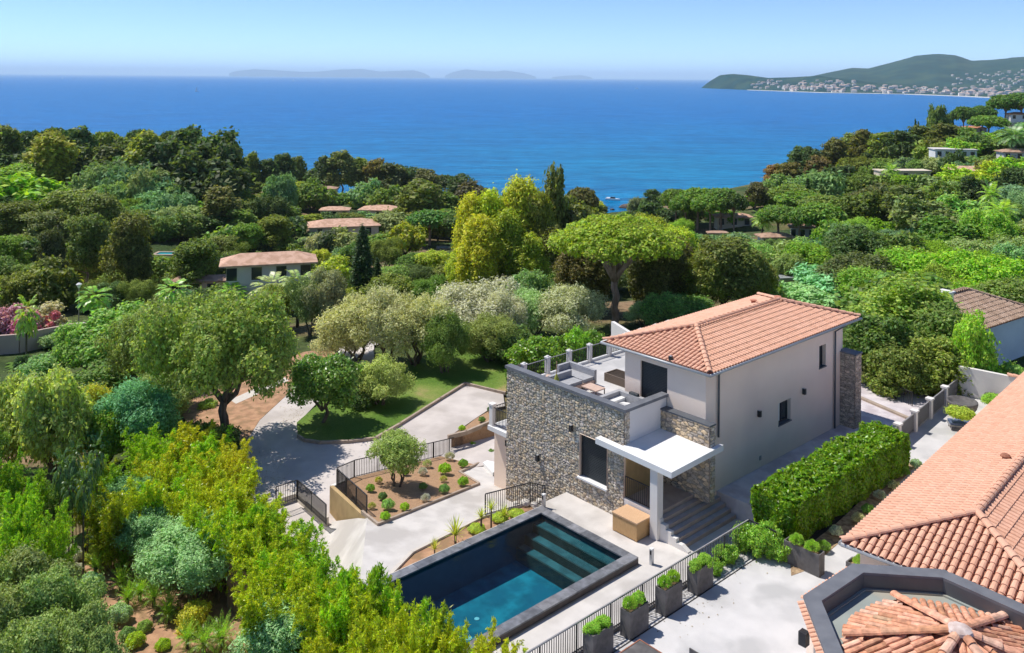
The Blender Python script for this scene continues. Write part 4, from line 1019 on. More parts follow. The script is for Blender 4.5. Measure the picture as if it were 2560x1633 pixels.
# bollard lamps
def bollard(p, label):
    o = thing('bollard_light', label, 'bollard light', p, ANG, 'bollard lights by the pool')
    mb = MB(); f = FR(p.x, p.y, ANG); mb.box(f, -.075, .075, -.06, .06, p.z, p.z + .62); build('post', mb, M['metal_light'], o)
    mb = MB(); mb.box(f, -.085, .085, -.07, .07, p.z + .621, p.z + .66); build('cap', mb, M['concrete_white'], o)
    mb = MB(); mb.box(f, -.079, -.076, -.045, .045, p.z + .42, p.z + .58); build('lens', mb, M['black'], o)
bollard(P(1629, 1411, 0), 'grey bollard light on the deck right of the pool')
bollard(HW(-1.95, 2.45, 0), 'grey bollard light at the back corner of the pool')
# wooden chest
ch = thing('storage_chest', 'honey-coloured wooden storage chest beside the porch column', 'chest', HW(-.75, -1.7, 0), ANG)
k0 = stxy(P(1606, 1351, 0)); k1 = stxy(P(1538, 1318, 0))
mb = MB(); s_a, t_a = (k0[0] + .02), k0[1] + .05; cs1, ct1 = -.08, k1[1]
s_a = min(s_a, -1.05)
ct1 -= .1; mb.box(HF, s_a, cs1, t_a, ct1, .04, .77); build('body', mb, M['wood'], ch)
mb = MB(); mb.box(HF, s_a - .03, cs1 + .02, t_a - .03, ct1 + .03, .772, .83); build('lid', mb, M['wood_top'], ch)
for a_, b_ in ((s_a + .05, t_a + .05), (s_a + .05, ct1 - .05)):
    mb = MB(); mb.box(HF, a_ - .04, a_ + .04, b_ - .04, b_ + .04, 0, .04); build('leg', mb, M['wood'], ch)
# ================================================================ upper terrace on the right, alley
mb = MB(); pl = [HW(-16, -6.70), HW(.75, -6.70), HW(.75, -8.2), HW(30, -6.2), HW(30, -24), HW(-16, -24)]
mb.prism([(p.x, p.y) for p in [HW(-16, -6.72), HW(.9, -6.72), HW(.9, -24), HW(-16, -24)]], -3.3, 1.0)
mb.prism([(p.x, p.y) for p in [HW(.9, -8.62), HW(13.6, -8.0), HW(13.6, -6.2), HW(25.2, -5.5), HW(26.5, -24), HW(.9, -24)]], -3.3, .997)
tag(build('terrace', mb, M['terrace'], loc=HW(0, -12, -3.3), rz=ANG), 'large pale terrace between the tiled house and the pool', kind='structure')
mb = MB(); mb.prism([(p.x, p.y) for p in [HW(3.96, T0 - .0), HW(3.96, -4.9), HW(4.62, -6.4), HW(13.6, -6.1), HW(24, -5.4), HW(24, 1), HW(16.4, 1), HW(16.4, T0 - .01)]], -3.3, .88)
tag(build('alley', mb, M['alley'], loc=HW(9, -4, -3.3), rz=ANG), 'shaded mauve paved alley along the pink wall', kind='structure')
mb = MB(); mb.prism([(p.x, p.y) for p in [HW(.92, -6.71), HW(4.6, -6.41), HW(13.6, -6.12), HW(13.6, -7.95), HW(.92, -8.6)]], -3.3, .93)
tag(build('hedge_bed', mb, M['dark_soil'], loc=HW(6, -7, -3.3), rz=ANG), 'dark soil strip under the clipped hedge', kind='structure')
# gravel strip and channel on the terrace edge
mb = MB(); mb.box(HF, -16, .7, -7.42, -6.92, 1.0, 1.006); tag(build('gravel_strip', mb, M['pebble_bed'], loc=HW(-7, -7.1, 1.0), rz=ANG), 'strip of white pebbles behind the planter boxes', kind='stuff')
mb = MB(); mb.box(HF, -16, .72, -7.47, -7.425, 1.0, 1.012); tag(build('drain_channel', mb, M['rail'], loc=HW(-7, -7.4, 1.0), rz=ANG), 'thin dark drain line along the pebble strip', 'drain')
mb = MB(); mb.box(HF, -16, .74, -6.82, -6.68, .99, 1.10); mb.box(HF, .6, .74, -8.0, -6.82, .99, 1.101); tag(build('low_kerb_wall', mb, M['planter'], loc=HW(-7, -6.75, .99), rz=ANG), 'low dark kerb carrying the terrace railing', 'kerb')
railing('railing', [HW(-14.5, -6.75, 1.1), HW(.68, -6.75, 1.1)], 'long dark railing with flat grey top rail between terrace and pool', .98, gap=.105, toph=.05)
railing('railing', [HW(.68, -6.75, 1.1), HW(.68, -8.0, 1.1)], 'short end of the terrace railing, overgrown by climbing plant', .98, gap=.105, toph=.05)
for o_ in bpy.data.objects:
    if o_.name.startswith('top_rail') and o_.parent and 'flat grey' in o_.parent.get('label', ''): o_.data.materials[0] = M['rail_grey']
# planter boxes
def planter(s, t, ls, lt, hh, label, group='dark planter boxes on the terrace', z=1.0, fr=HF):
    p = fr.w(s, t, z); o = thing('planter_box', label, 'planter box', p, fr.a, group)
    mb = MB(); a0, a1, b0, b1 = s - ls / 2, s + ls / 2, t - lt / 2, t + lt / 2; w_ = .045
    for q in ((a0, a1, b0, b0 + w_), (a0, a1, b1 - w_, b1), (a0, a0 + w_, b0 + w_, b1 - w_), (a1 - w_, a1, b0 + w_, b1 - w_)): mb.box(fr, *q, z, z + hh)
    mb.box(fr, a0 + w_, a1 - w_, b0 + w_, b1 - w_, z + .02, z + .06)
    build('box', mb, M['planter'], o)
    mb = MB(); mb.box(fr, a0 + w_ + .002, a1 - w_ - .002, b0 + w_ + .002, b1 - w_ - .002, z + hh - .16, z + hh - .10); build('soil', mb, M['mulch'], o)
    return p
PL = []
for i, (u, v) in enumerate(((1742, 1491), (1669, 1548), (1590, 1612), (1507, 1680), (1420, 1750))):
    q = stxy(P(u, v, 1.0)); PL.append((q[0] + .50, -7.2))
lbs = ['nearest the terrace railing corner', 'second from the railing corner, bushy rosemary inside', 'third from the railing corner, two round herbs inside', 'fourth from the railing corner, at the bottom edge']
for i, (s_, t_) in enumerate(PL[:4]): planter(s_, t_, 1.0, .44, .92, 'tall dark planter box along the railing, ' + lbs[i])
k1 = stxy(P(1962, 1443, 1.0)); planter(.95, -9.05, .42, 1.5, .86, 'wide dark planter box in front of the hedge end with two green balls')
planter(1.3, -11.2, .5, 1.0, .9, 'small dark planter box beside the corner of the tiled roof')
# low tables at the bottom edge
for i, (pp, lb) in enumerate(((HW(-8.95, -8.9), 'dark square patio table with copper rim at the bottom edge'), (HW(-7.75, -10.1), 'grey patio chair back right of the patio table'))):
    o = thing('patio_table' if i == 0 else 'patio_chair', lb, 'table' if i == 0 else 'chair', (pp.x, pp.y, 1.0), ANG)
    s_, t_ = stxy(pp)
    if i == 0:
        mb = MB(); mb.box(HF, s_ - .8, s_ + .8, t_ - .55, t_ + .55, 1.68, 1.73); build('top', mb, M['planter'], o)
        mb = MB(); 
        for q in ((-.84, .84, -.59, -.552), (-.84, .84, .552, .59), (-.84, -.802, -.55, .55), (.802, .84, -.55, .55)): mb.box(HF, s_ + q[0], s_ + q[1], t_ + q[2], t_ + q[3], 1.67, 1.745)
        build('rim', mb, M['tile_pan'], o)
        for a_, b_ in ((-.7, -.45), (.7, -.45), (.7, .45), (-.7, .45)):
            mb = MB(); mb.box(HF, s_ + a_ - .03, s_ + a_ + .03, t_ + b_ - .03, t_ + b_ + .03, 1.0, 1.678); build('leg', mb, M['rail'], o)
    else:
        mb = MB(); mb.box(HF, s_ - .25, s_ + .25, t_ - .25, t_ + .25, 1.42, 1.47); build('seat', mb, M['cushion'], o)
        mb = MB(); mb.box(HF, s_ + .21, s_ + .25, t_ - .25, t_ + .25, 1.471, 1.95); build('backrest', mb, M['planter'], o)
        for a_, b_ in ((-.22, -.22), (.22, -.22), (.22, .22), (-.22, .22)):
            mb = MB(); mb.box(HF, s_ + a_ - .015, s_ + a_ + .015, t_ + b_ - .015, t_ + b_ + .015, 1.0, 1.418); build('leg', mb, M['rail'], o)
# far part of terrace: posts with mesh panels
tp = [stxy(P(u, v, 1.0)) for u, v in ((2286, 1078), (2325, 1046), (2362, 1014))]
sp = [s_at(2362, -5.9, 1) + (k - 4) * 2.35 for k in range(6)]
sp = [tp[0][0] - 2 * (tp[1][0] - tp[0][0]), tp[0][0] - (tp[1][0] - tp[0][0]), tp[0][0], tp[1][0], tp[2][0], tp[2][0] + (tp[2][0] - tp[1][0])]
tl = lambda s_: tp[0][1] + (tp[2][1] - tp[0][1]) * (s_ - tp[0][0]) / (tp[2][0] - tp[0][0])
fen = thing('terrace_balustrade', 'pale posts with grey mesh panels along the far terrace edge', 'balustrade', HW(sp[0], tl(sp[0]), 1.0), ANG)
for i, s_ in enumerate(sp):
    mb = MB(); t_ = tl(s_); mb.box(HF, s_ - .13, s_ + .13, t_ - .13, t_ + .13, .9, 2.05); mb.box(HF, s_ - .19, s_ + .19, t_ - .19, t_ + .19, 2.051, 2.15); build('post', mb, M['plaster_pale'], fen)
    if i < len(sp) - 1:
        a_, b_ = HW(s_ + .14, tl(s_ + .14)), HW(sp[i + 1] - .14, tl(sp[i + 1] - .14))
        mb = MB(); mb.bar(a_ + zv * 1.53, b_ + zv * 1.53, .03, .84); build('panel', mb, M['mesh_panel'], fen)
        mb = MB(); mb.bar(a_ + zv * 1.98, b_ + zv * 1.98, .06, .05); mb.bar(a_ + zv * 1.06, b_ + zv * 1.06, .06, .05); build('frame', mb, M['rail_grey'], fen)
e_ = HW(sp[-1], tl(sp[-1]))
wd = HW(sp[-1] + 1.1, tl(sp[-1]) - 8) - e_
mb = MB(); mb.bar(e_ + zv * 1.75, e_ + wd + zv * 1.75, .25, 1.9); o_ = build('garden_wall', mb, M['plaster_pale']); tag(o_, 'shaded pale end wall of the far terrace with tiled coping', 'wall')
mb = MB(); dq = wd.normalized()
for i in range(18): barrel(mb, e_ + dq * (2.6 + i * .3) + zv * 2.72, dq, dq.cross(zv), zv, .32, .17, .15)
tl_ = build('coping_tiles', mb, M['tile']); tl_.parent = o_; tl_.matrix_parent_inverse = o_.matrix_world.inverted() if False else Matrix.Identity(4)
tl_.matrix_basis = BASE[o_.name].inverted() @ BASE[tl_.name]
# round bowl planter, blue lounger
pb_ = P(2405, 1045, 1.0); bw = thing('bowl_planter', 'large round grey bowl planter on the far terrace', 'planter', pb_)
mb = MB(); mb.lathe(pb_, [(.34, 0), (.38, .05), (.75, .62), (.82, .9), (.80, .98), (.72, .97), (.68, .86), (.1, .84)], 20); build('bowl', mb, M['planter'], bw, smooth=True)
pb2 = P(2480, 1010, 1.0); mb = MB(); mb.lathe(pb2, [(.3, 0), (.42, .5), (.40, .55), (.33, .5)], 16); tag(build('pot', mb, M['planter']), 'dark pot with shrub by the far terrace wall', 'pot')
lg = thing('sun_lounger', 'blue sun lounger on the far terrace below the bowl planter', 'sun lounger', P(2395, 1072, 1.0), 0)
q0 = P(2400, 1073, 1.0); f = FR(q0.x, q0.y, radians(-14))
mb = MB(); mb.box(f, -.55, 1.3, -.35, .35, 1.30, 1.42); build('mattress', mb, M['blue_cloth'], lg)
mb = MB(); mb.box(f, -.6, 1.35, -.38, .38, 1.24, 1.298); build('frame', mb, M['rail_grey'], lg)
for a_, b_ in ((-.5, -.3), (-.5, .3), (1.2, -.3), (1.2, .3)):
    mb = MB(); mb.box(f, a_ - .02, a_ + .02, b_ - .02, b_ + .02, 1.0, 1.239); build('leg', mb, M['rail_grey'], lg)
# ================================================================ tiled house on the right
C1 = P(2103, 1357, 3.7); ang2 = math.atan2(2180, 2065)
F2 = FR(C1.x, C1.y, ang2)
hs = thing('tiled_house', 'right-hand house under a long salmon tiled roof', 'house', (C1.x + 3, C1.y, 1.0), ang2)
Wd, Ln = 6.9, 27.0; hp = 3.45; RZ = 4.72; EZ2 = 3.7
cc = [F2.w(0, 0, EZ2), F2.w(Ln, 0, EZ2), F2.w(Ln, -Wd, EZ2), F2.w(0, -Wd, EZ2)]
r_a, r_b = F2.w(3.35, -Wd / 2, RZ), F2.w(Ln - 3.35, -Wd / 2, RZ)
pans = MB()
for pts in ([cc[1], cc[0], r_a, r_b], [cc[3], cc[0], r_a], [cc[3], cc[2], r_b, r_a], [cc[1], cc[2], r_b]):
    o_, pn = roof_face('roof', pts, M['tile'], hs, period=.255, ln=.37); pans.add(pn.v, pn.f)
build('roof_pans', pans, M['tile_pan'], hs)
mb = MB()
for a_, b_ in ((cc[0], r_a), (cc[3], r_a), (r_a, r_b), (cc[1], r_b)): ridge(mb, a_ + zv * .06, b_ + zv * .09, r=.15, ln=.42)
build('ridge_tiles', mb, M['tile'], hs)
mb = MB(); mb.tube([cc[0] + Vector((0, 0, -.06)), cc[3] + Vector((0, 0, -.06))], .075, 8); mb.tube([cc[0] + Vector((-.03, .05, -.06)), cc[1] + Vector((-.03, .05, -.06))], .07, 8); build('gutter', mb, M['zinc_light'], hs)
mb = MB(); mb.box(F2, .55, Ln - .4, -Wd + .4, -.45, 1.0, EZ2 - .11); build('wall', mb, M['plaster'], hs)
mb = MB(); mb.box(F2, .08, Ln - .1, -Wd + .08, -.08, EZ2 - .16, EZ2 - .103); build('soffit', mb, M['cap'], hs)
mb = MB(); mb.box(F2, .50, .548, -3.2, -1.4, 1.2, 3.2); build('window', mb, M['glass_dark'], hs)
vp = F2.w(16.2, -1.75, EZ2 + 1.75 * (RZ - EZ2) / 3.45)
vp = D(2514, 1098, 35.6)
sv, tv = (lambda q: (q[0] * F2.c + q[1] * F2.s, -q[0] * F2.s + q[1] * F2.c))((vp.x - F2.x, vp.y - F2.y))
vp = F2.w(sv, tv, EZ2 + min(-tv, Wd + tv) * (RZ - EZ2) / 3.45)
mb = MB(); mb.lathe(vp - zv * .1, [(.14, 0), (.12, .2), (.2, .24), (.2, .28), (.12, .34)], 9); build('roof_vent', mb, M['tile_pan'], hs)
# ================================================================ octagonal rotunda at the bottom right
oc = [P(2009.5, 1496, 3.9), P(2132, 1409.6, 3.9), P(2350.6, 1422, 3.9)]
sd_ = (oc[1] - oc[0]).length
a0_ = math.atan2(oc[1].y - oc[0].y, oc[1].x - oc[0].x)
sd_ = ((oc[1] - oc[0]).length + (oc[2] - oc[1]).length) / 2
ctr = None
ap = sd_ / 2 / math.tan(pi / 8)
md = (oc[1] + oc[2]) / 2; dd = (oc[2] - oc[1]).normalized(); inn = Vector((dd.y, -dd.x, 0))
ctr = md + inn * ap
Rc = sd_ / 2 / sin(pi / 8); th0 = math.atan2(oc[1].y - ctr.y, oc[1].x - ctr.x)
def octo(r, z): return [Vector((ctr.x + r * cos(th0 + k * pi / 4), ctr.y + r * sin(th0 + k * pi / 4), z)) for k in range(8)]
rt = thing('rotunda', 'octagonal rotunda with grey parapet and weathered radial tiles', 'rotunda', (ctr.x, ctr.y, 1.0))
def ring(ro, ri, z0, z1):
    mb = MB(); a_, b_, c__, d_ = octo(ro, z0), octo(ri, z0), octo(ro, z1), octo(ri, z1)
    vs = a_ + b_ + c__ + d_
    fs = []
    for k in range(8):
        k2 = (k + 1) % 8
        fs += [(k, k2, 16 + k2, 16 + k), (8 + k2, 8 + k, 24 + k, 24 + k2), (16 + k, 16 + k2, 24 + k2, 24 + k), (k2, k, 8 + k, 8 + k2)]
    mb.add(vs, fs); return mb
build('parapet_cap', ring(Rc, Rc - .55, 3.82, 3.9), M['zinc_light'] if False else M['cap'], rt)
build('parapet_inside', ring(Rc - .42, Rc - .56, 3.35, 3.818), M['zinc'], rt)
build('parapet_wall', ring(Rc - .10, Rc - .40, 1.0, 3.815), M['plaster'], rt)
build('flashing', ring(Rc - .562, Rc - .66, 3.351, 3.40), M['gutter_floor'], rt)
mb = MB(); mb.prism([(p.x, p.y) for p in octo(Rc - .38, 0)], 3.2, 3.345); build('gutter_floor', mb, M['gutter_floor'], rt)
mb = MB()
o1 = octo(Rc + .06, 3.72)
for k in range(8):
    a_, b_ = o1[k], o1[(k + 1) % 8]; d_ = (b_ - a_).normalized(); ou = Vector((d_.y, -d_.x, 0)); ou = ou if ou.dot(a_ - ctr) > 0 else -ou
    n = int((b_ - a_).length / .2)
    g_ = (ou * .9 - zv * .35).normalized(); nn_ = d_.cross(g_); nn_ = nn_ if nn_.z > 0 else -nn_
    for i in range(n): barrel(mb, a_ + d_ * ((i + .5) * .2) + g_ * .16 - ou * .04, -g_, d_, nn_, .2, .085, .075)
build('eave_tiles', mb, M['tile'], rt)
# weathered hexagonal tile cone
apex = P(2400, 1584, 4.28); rc_ = 3.08; zE = 3.45
hx = [Vector((apex.x + rc_ * cos(radians(40 + 60 * k)), apex.y + rc_ * sin(radians(40 + 60 * k)), zE)) for k in range(6)]
pans = MB()
for k in range(6):
    a_, b_ = hx[k], hx[(k + 1) % 6]
    o_, pn = roof_face('lantern_roof', [a_, b_, apex], M['tile_old'], rt, period=.235, ln=.62, jit=.02, bulge=3.08); pans.add(pn.v, pn.f)
build('lantern_pans', pans, M['tile_pan'], rt)
mb = MB()
for k in range(6): ridge(mb, hx[k] + zv * .10, apex + zv * .10, r=.15, ln=.5)
build('hip_tiles', mb, M['tile_old'], rt)
mb = MB(); mb.lathe(apex, [(.36, .07), (.33, .15), (.20, .21), (.05, .24)], 9); build('finial', mb, M['mortar_white'], rt)
mb = MB(); q = octo(Rc + .08, 2.4)[0]
lp = D(2010, 1570, 26.2); lp.z = 3.25
mb = MB(); fl = FR(lp.x, lp.y, ANG); mb.box(fl, -.12, .12, -.12, .12, 3.02, 3.42); build('wall_light', mb, M['lamp'], rt)
# ================================================================ white neighbouring house far right
nb = D(2340, 880, 62.0); zg = -.9
hw = thing('neighbour_house', 'white house with brown tiled roof and pale chimney at the right edge', 'house', (nb.x + 5, nb.y + 4, zg))
ca = D(2372, 842, 60); cb = D(2600, 797, 68); 
e_ = Vector((cb.x - ca.x, cb.y - ca.y, 0)).normalized(); F3 = FR(ca.x, ca.y, math.atan2(e_.y, e_.x))
zE3 = (ca.z)
c0, c1_, c2b, c3b = F3.w(-.6, -.5, zE3), F3.w(12.5, -.5, zE3), F3.w(12.5, 6.8, zE3), F3.w(-.6, 6.8, zE3)
ra3, rb3 = F3.w(3.6, 3.15, zE3 + 1.45), F3.w(8.6, 3.15, zE3 + 1.45)
pans = MB()
for pts in ([c0, c1_, rb3, ra3], [c3b, c0, ra3], [c3b, c2b, rb3, ra3], [c1_, c2b, rb3]):
    o_, pn = roof_face('roof', pts, M['tile_grey'], hw, period=.32, ln=.42); pans.add(pn.v, pn.f)
build('roof_pans', pans, M['tile_pan'], hw)
mb = MB()
for a_, b_ in ((c0, ra3), (c3b, ra3), (ra3, rb3), (c1_, rb3)): ridge(mb, a_ + zv * .05, b_ + zv * .07, r=.14)
build('ridge_tiles', mb, M['tile_grey'], hw)
hwin = (5.0, 6.1, zE3 - 2.1, zE3 - .95)
mb = MB(); wall_skin(mb, F3, 's', 0, 0, 12, zg - 1, zE3 - .02, [hwin]); reveal(mb, F3, 's', 0, .3, hwin)
mb.box(F3, 0, 12, .32, 6.3, zg - 1, zE3 - .11); mb.add([F3.w(0, 0, zg - 1), F3.w(0, .32, zg - 1), F3.w(0, .32, zE3 - .02), F3.w(0, 0, zE3 - .02)], [(0, 1, 2, 3)])
build('wall', mb, M['plaster_white'], hw)
mb = MB(); mb.box(F3, hwin[0], hwin[1], .2, .24, hwin[2], hwin[3]); f_ = build('window', mb, M['glass_dark'], hw)
mb = MB(); mb.box(F3, 2.9, 3.7, 1.6, 2.4, zE3 + .4, zE3 + 2.2); mb.box(F3, 2.8, 3.8, 1.5, 2.5, zE3 + 2.201, zE3 + 2.3); build('chimney', mb, M['plaster_white'], hw)
# ================================================================ vegetation
def leafmat(name, trans=.45, rough=.55, vary=.5, hue=.03, spec=.35):
    m, nt, out = newmat(name)
    oi = nd(nt, 'ShaderNodeObjectInfo'); g = nd(nt, 'ShaderNodeNewGeometry')
    hs = nd(nt, 'ShaderNodeHueSaturation')
    mr = nd(nt, 'ShaderNodeMapRange'); mr.inputs['To Min'].default_value = 1 - vary; mr.inputs['To Max'].default_value = 1 + vary * 1.3
    nt.links.new(g.outputs['Random Per Island'], mr.inputs['Value'])
    m2 = nd(nt, 'ShaderNodeMath', operation='MULTIPLY'); m2.inputs[1].default_value = 7.31
    fr = nd(nt, 'ShaderNodeMath', operation='FRACT'); nt.links.new(g.outputs['Random Per Island'], m2.inputs[0]); nt.links.new(m2.outputs[0], fr.inputs[0])
    m3 = nd(nt, 'ShaderNodeMapRange'); m3.inputs['To Min'].default_value = .5 - hue; m3.inputs['To Max'].default_value = .5 + hue
    nt.links.new(fr.outputs[0], m3.inputs['Value']); nt.links.new(m3.outputs[0], hs.inputs['Hue'])
    nt.links.new(mr.outputs[0], hs.inputs['Value']); nt.links.new(oi.outputs['Color'], hs.inputs['Color'])
    b = nd(nt, 'ShaderNodeBsdfPrincipled', i_Roughness=rough); b.inputs['Specular IOR Level'].default_value = spec
    t = nd(nt, 'ShaderNodeBsdfTranslucent'); mx = nd(nt, 'ShaderNodeMixShader'); mx.inputs[0].default_value = trans
    nt.links.new(hs.outputs[0], b.inputs['Base Color'])
    tw = nd(nt, 'ShaderNodeMixRGB', blend_type='MULTIPLY'); tw.inputs[0].default_value = 1; tw.inputs[2].default_value = (1.25, 1.25, .5, 1)
    nt.links.new(hs.outputs[0], tw.inputs[1]); nt.links.new(tw.outputs[0], t.inputs['Color'])
    nt.links.new(b.outputs[0], mx.inputs[1]); nt.links.new(t.outputs[0], mx.inputs[2]); nt.links.new(mx.outputs[0], out.inputs[0])
    return m
M['leaf'] = leafmat('leaf'); M['leaf_gloss'] = leafmat('leaf_gloss', trans=.42, rough=.35, spec=.5)
M['leaf_soft'] = leafmat('leaf_soft', trans=.3, rough=.8, vary=.42, hue=.02, spec=.15)
def unit(a): return a / np.maximum(np.linalg.norm(a, axis=-1, keepdims=True), 1e-6)
class Leaves:
    """collects leaf-sized diamond faces"""
    fringe = .2
    def __init__(s, seed): s.r = np.random.RandomState(seed); s.V = []; s.n = 0
    def put(s, p, t, b, L, W):
        """p centre, t along, b across ; L,W half sizes"""
        L = np.asarray(L).reshape(-1, 1); W = np.asarray(W).reshape(-1, 1)
        q = np.stack([p - t * L, p + b * W - t * L * .1, p + t * L, p - b * W - t * L * .1], 1)
        s.V.append(q.reshape(-1, 3)); s.n += len(p)
    def lobe(s, c, rad, n, L, W, upb=.25, shell=.78, droop=0.0, cut=None):
        L, W, n = L * 1.22, W * 1.22, max(8, int(n * .62))
        r = s.r; d = unit(r.normal(size=(n, 3)) + np.array([0, 0, upb]))
        k = shell + (1.04 - shell) * r.rand(n, 1) ** .6
        bump = 1 + .10 * np.sin(d[:, :1] * 7 + c[0] * 3) + .10 * np.sin(d[:, 1:2] * 8 + c[1] * 2) + .08 * np.sin(d[:, 2:] * 9 + c[2])
        k = np.where(r.rand(n, 1) < s.fringe, k * r.uniform(1.0, 1.5, (n, 1)), k)
        p = np.asarray(c) + d * np.asarray(rad) * k * bump
        nn = unit(d * .6 + r.normal(size=(n, 3)) * .5 + np.array([-.12, .05, .55]))
        t = unit(np.cross(nn, r.normal(size=(n, 3)))); t[:, 2] -= droop; t = unit(t); b = unit(np.cross(nn, t))
        sz = r.uniform(.7, 1.3, n)
        s.put(p, t, b, L * sz, W * sz)
    def mesh(s, name, mat):
        V = np.concatenate(s.V); Fq = np.arange(len(V)).reshape(-1, 4)
        return mesh_np(name, V, Fq, mat)
def tubes(paths, n=6):
    mb = MB()
    for pts, r in paths: mb.tube(pts, r, n)
    return mb
def raw(name, mb, mat, smooth=True):
    me = bpy.data.meshes.new(name); me.from_pydata([tuple(v) for v in mb.v], [], mb.f); me.update(); me.materials.append(mat)
    if smooth: me.polygons.foreach_set('use_smooth', np.ones(len(me.polygons), dtype=bool))
    return me
def limb(r, a, b, r0, r1, k=5, wob=.12):
    a, b = Vector(a), Vector(b); L = (b - a).length; pts = []; rs = []
    for i in range(k + 1):
        f = i / k; p = a.lerp(b, f)
        if 0 < i < k: p += Vector((r.normal(), r.normal(), r.normal() * .4)) * L * wob * .35
        pts.append(p); rs.append(r0 + (r1 - r0) * f)
    return (pts, rs)
PROTO = {}
def proto(key, H, W, trunk, crown, tmat='bark_grey'):
    PROTO[key] = dict(H=H, W=W, trunk=trunk, crown=crown)
def make_tree(key, seed, H, W, lobes, leaf, cover, tr, kindmat='leaf', tmat='bark_grey', upb=.25, shell=.72, droop=0., asp=.55):
    """lobes: list of (centre, radius3); leaf = half length of a leaf clump face"""
    lv = Leaves(seed); lv.fringe = .05 if 'umbrella' in key else .2
    A1 = 2 * leaf * leaf * asp
    for c, rad in lobes:
        rad = np.array(rad) if hasattr(rad, '__len__') else np.array([rad] * 3)
        area = 4 * pi * ((rad[0] * rad[1]) ** 1.6 / 3 + (rad[0] * rad[2]) ** 1.6 / 3 + (rad[1] * rad[2]) ** 1.6 / 3) ** (1 / 1.6)
        n = max(12, int(area * cover / A1))
        lv.lobe(c, rad, n, leaf, leaf * asp, upb, shell, droop)
    proto(key, H, W, raw(key + '_trunk', tubes(tr), M[tmat]) if tr else None, lv.mesh(key + '_crown', M[kindmat]))
def shell_lobes(r, c, R3, n, lr, zmin=-.35, jit=.17):
    """lobe centres spread on an ellipsoid"""
    out = []; ga = pi * (3 - 5 ** .5); c = np.array(c, float); R3 = np.array(R3, float)
    for i in range(n):
        z = 1 - (i + .5) / n * (1 - zmin); rr_ = math.sqrt(max(0, 1 - z * z)); th = ga * i + r.uniform(-.3, .3)
        d = np.array([cos(th) * rr_, sin(th) * rr_, z]) + r.normal(size=3) * jit
        k = r.uniform(.58, .86)
        rad = r.uniform(lr[0] * .8, lr[1] * 1.1)
        out.append((c + d * R3 * k, (rad, rad, rad * r.uniform(.7, .95))))
    out.append((c, R3 * .55))
    return out
def broad(key, seed, H, W, leaf, n=26, cover=1.5, base=.30, kindmat='leaf', lr=(.16, .26), core=True, **kw):
    r = np.random.RandomState(seed); ch = H * (1 - base)
    c = (0, 0, H * base + ch * .48)
    lobes = shell_lobes(r, c, (W / 2, W / 2, ch * .52), n, (W * lr[0], W * lr[1]), zmin=-.55)
    if not core: lobes = lobes[:-1] + shell_lobes(r, c, (W * .27, W * .27, ch * .3), 14, (W * .07, W * .1))[:-1]
    tr = [limb(r, (0, 0, -.6), (r.normal() * .2, r.normal() * .2, H * base), W * .035, W * .026)]
    for k in range(6):
        th = k * 1.05 + r.rand(); tr.append(limb(r, (0, 0, H * base * .85), (cos(th) * W * .30, sin(th) * W * .30, H * (base + .32)), W * .02, W * .006))
    make_tree(key, seed, H, W, lobes, leaf, cover, tr, kindmat, **kw)
def euca(key, seed, H, W, leaf, n=30, cover=1.4, **kw):
    r = np.random.RandomState(seed); lobes = []
    for i in range(n):
        f = (i + .5) / n; z = H * (.22 + .74 * f); rr_ = W * .5 * (math.sin(pi * (.12 + .80 * f)) ** .8) * r.uniform(.35, .85); th = i * 2.4 + r.rand()
        s_ = W * r.uniform(.13, .22)
        lobes.append(((cos(th) * rr_, sin(th) * rr_, z), (s_, s_, s_ * 1.15)))
    tr = [limb(r, (0, 0, -.6), (.3, .2, H * .8), W * .035, W * .008, 7, .06)]
    for k in range(7):
        th = k * .95; z = H * (.3 + .07 * k); tr.append(limb(r, (0, 0, z * .85), (cos(th) * W * .3, sin(th) * W * .3, z + H * .12), W * .014, W * .004))
    make_tree(key, seed, H, W, lobes, leaf, cover, tr, **kw)
def pine(key, seed, H, W, leaf, n=34, cover=1.2, **kw):
    """open irregular pine: flattened pads on bare limbs"""
    r = np.random.RandomState(seed); lobes = []
    tr = [limb(r, (0, 0, -.6), (W * .05, 0, H * .9), W * .032, W * .008, 7, .07)]
    for i in range(n):
        f = (i + .5) / n; z = H * (.36 + .60 * f); rr_ = W * .5 * (1 - .45 * f ** 2) * r.uniform(.25, .95); th = i * 2.4 + r.rand() * .8
        s_ = W * r.uniform(.11, .19); c = (cos(th) * rr_, sin(th) * rr_, z + r.normal() * .2)
        lobes.append((c, (s_, s_, s_ * .62)))
        if i % 3 == 0: tr.append(limb(r, (W * .02, 0, z - H * .10), c, W * .010, W * .003, 4))
    make_tree(key, seed, H, W, lobes, leaf, cover, tr, tmat='bark_red', upb=.45, **kw)
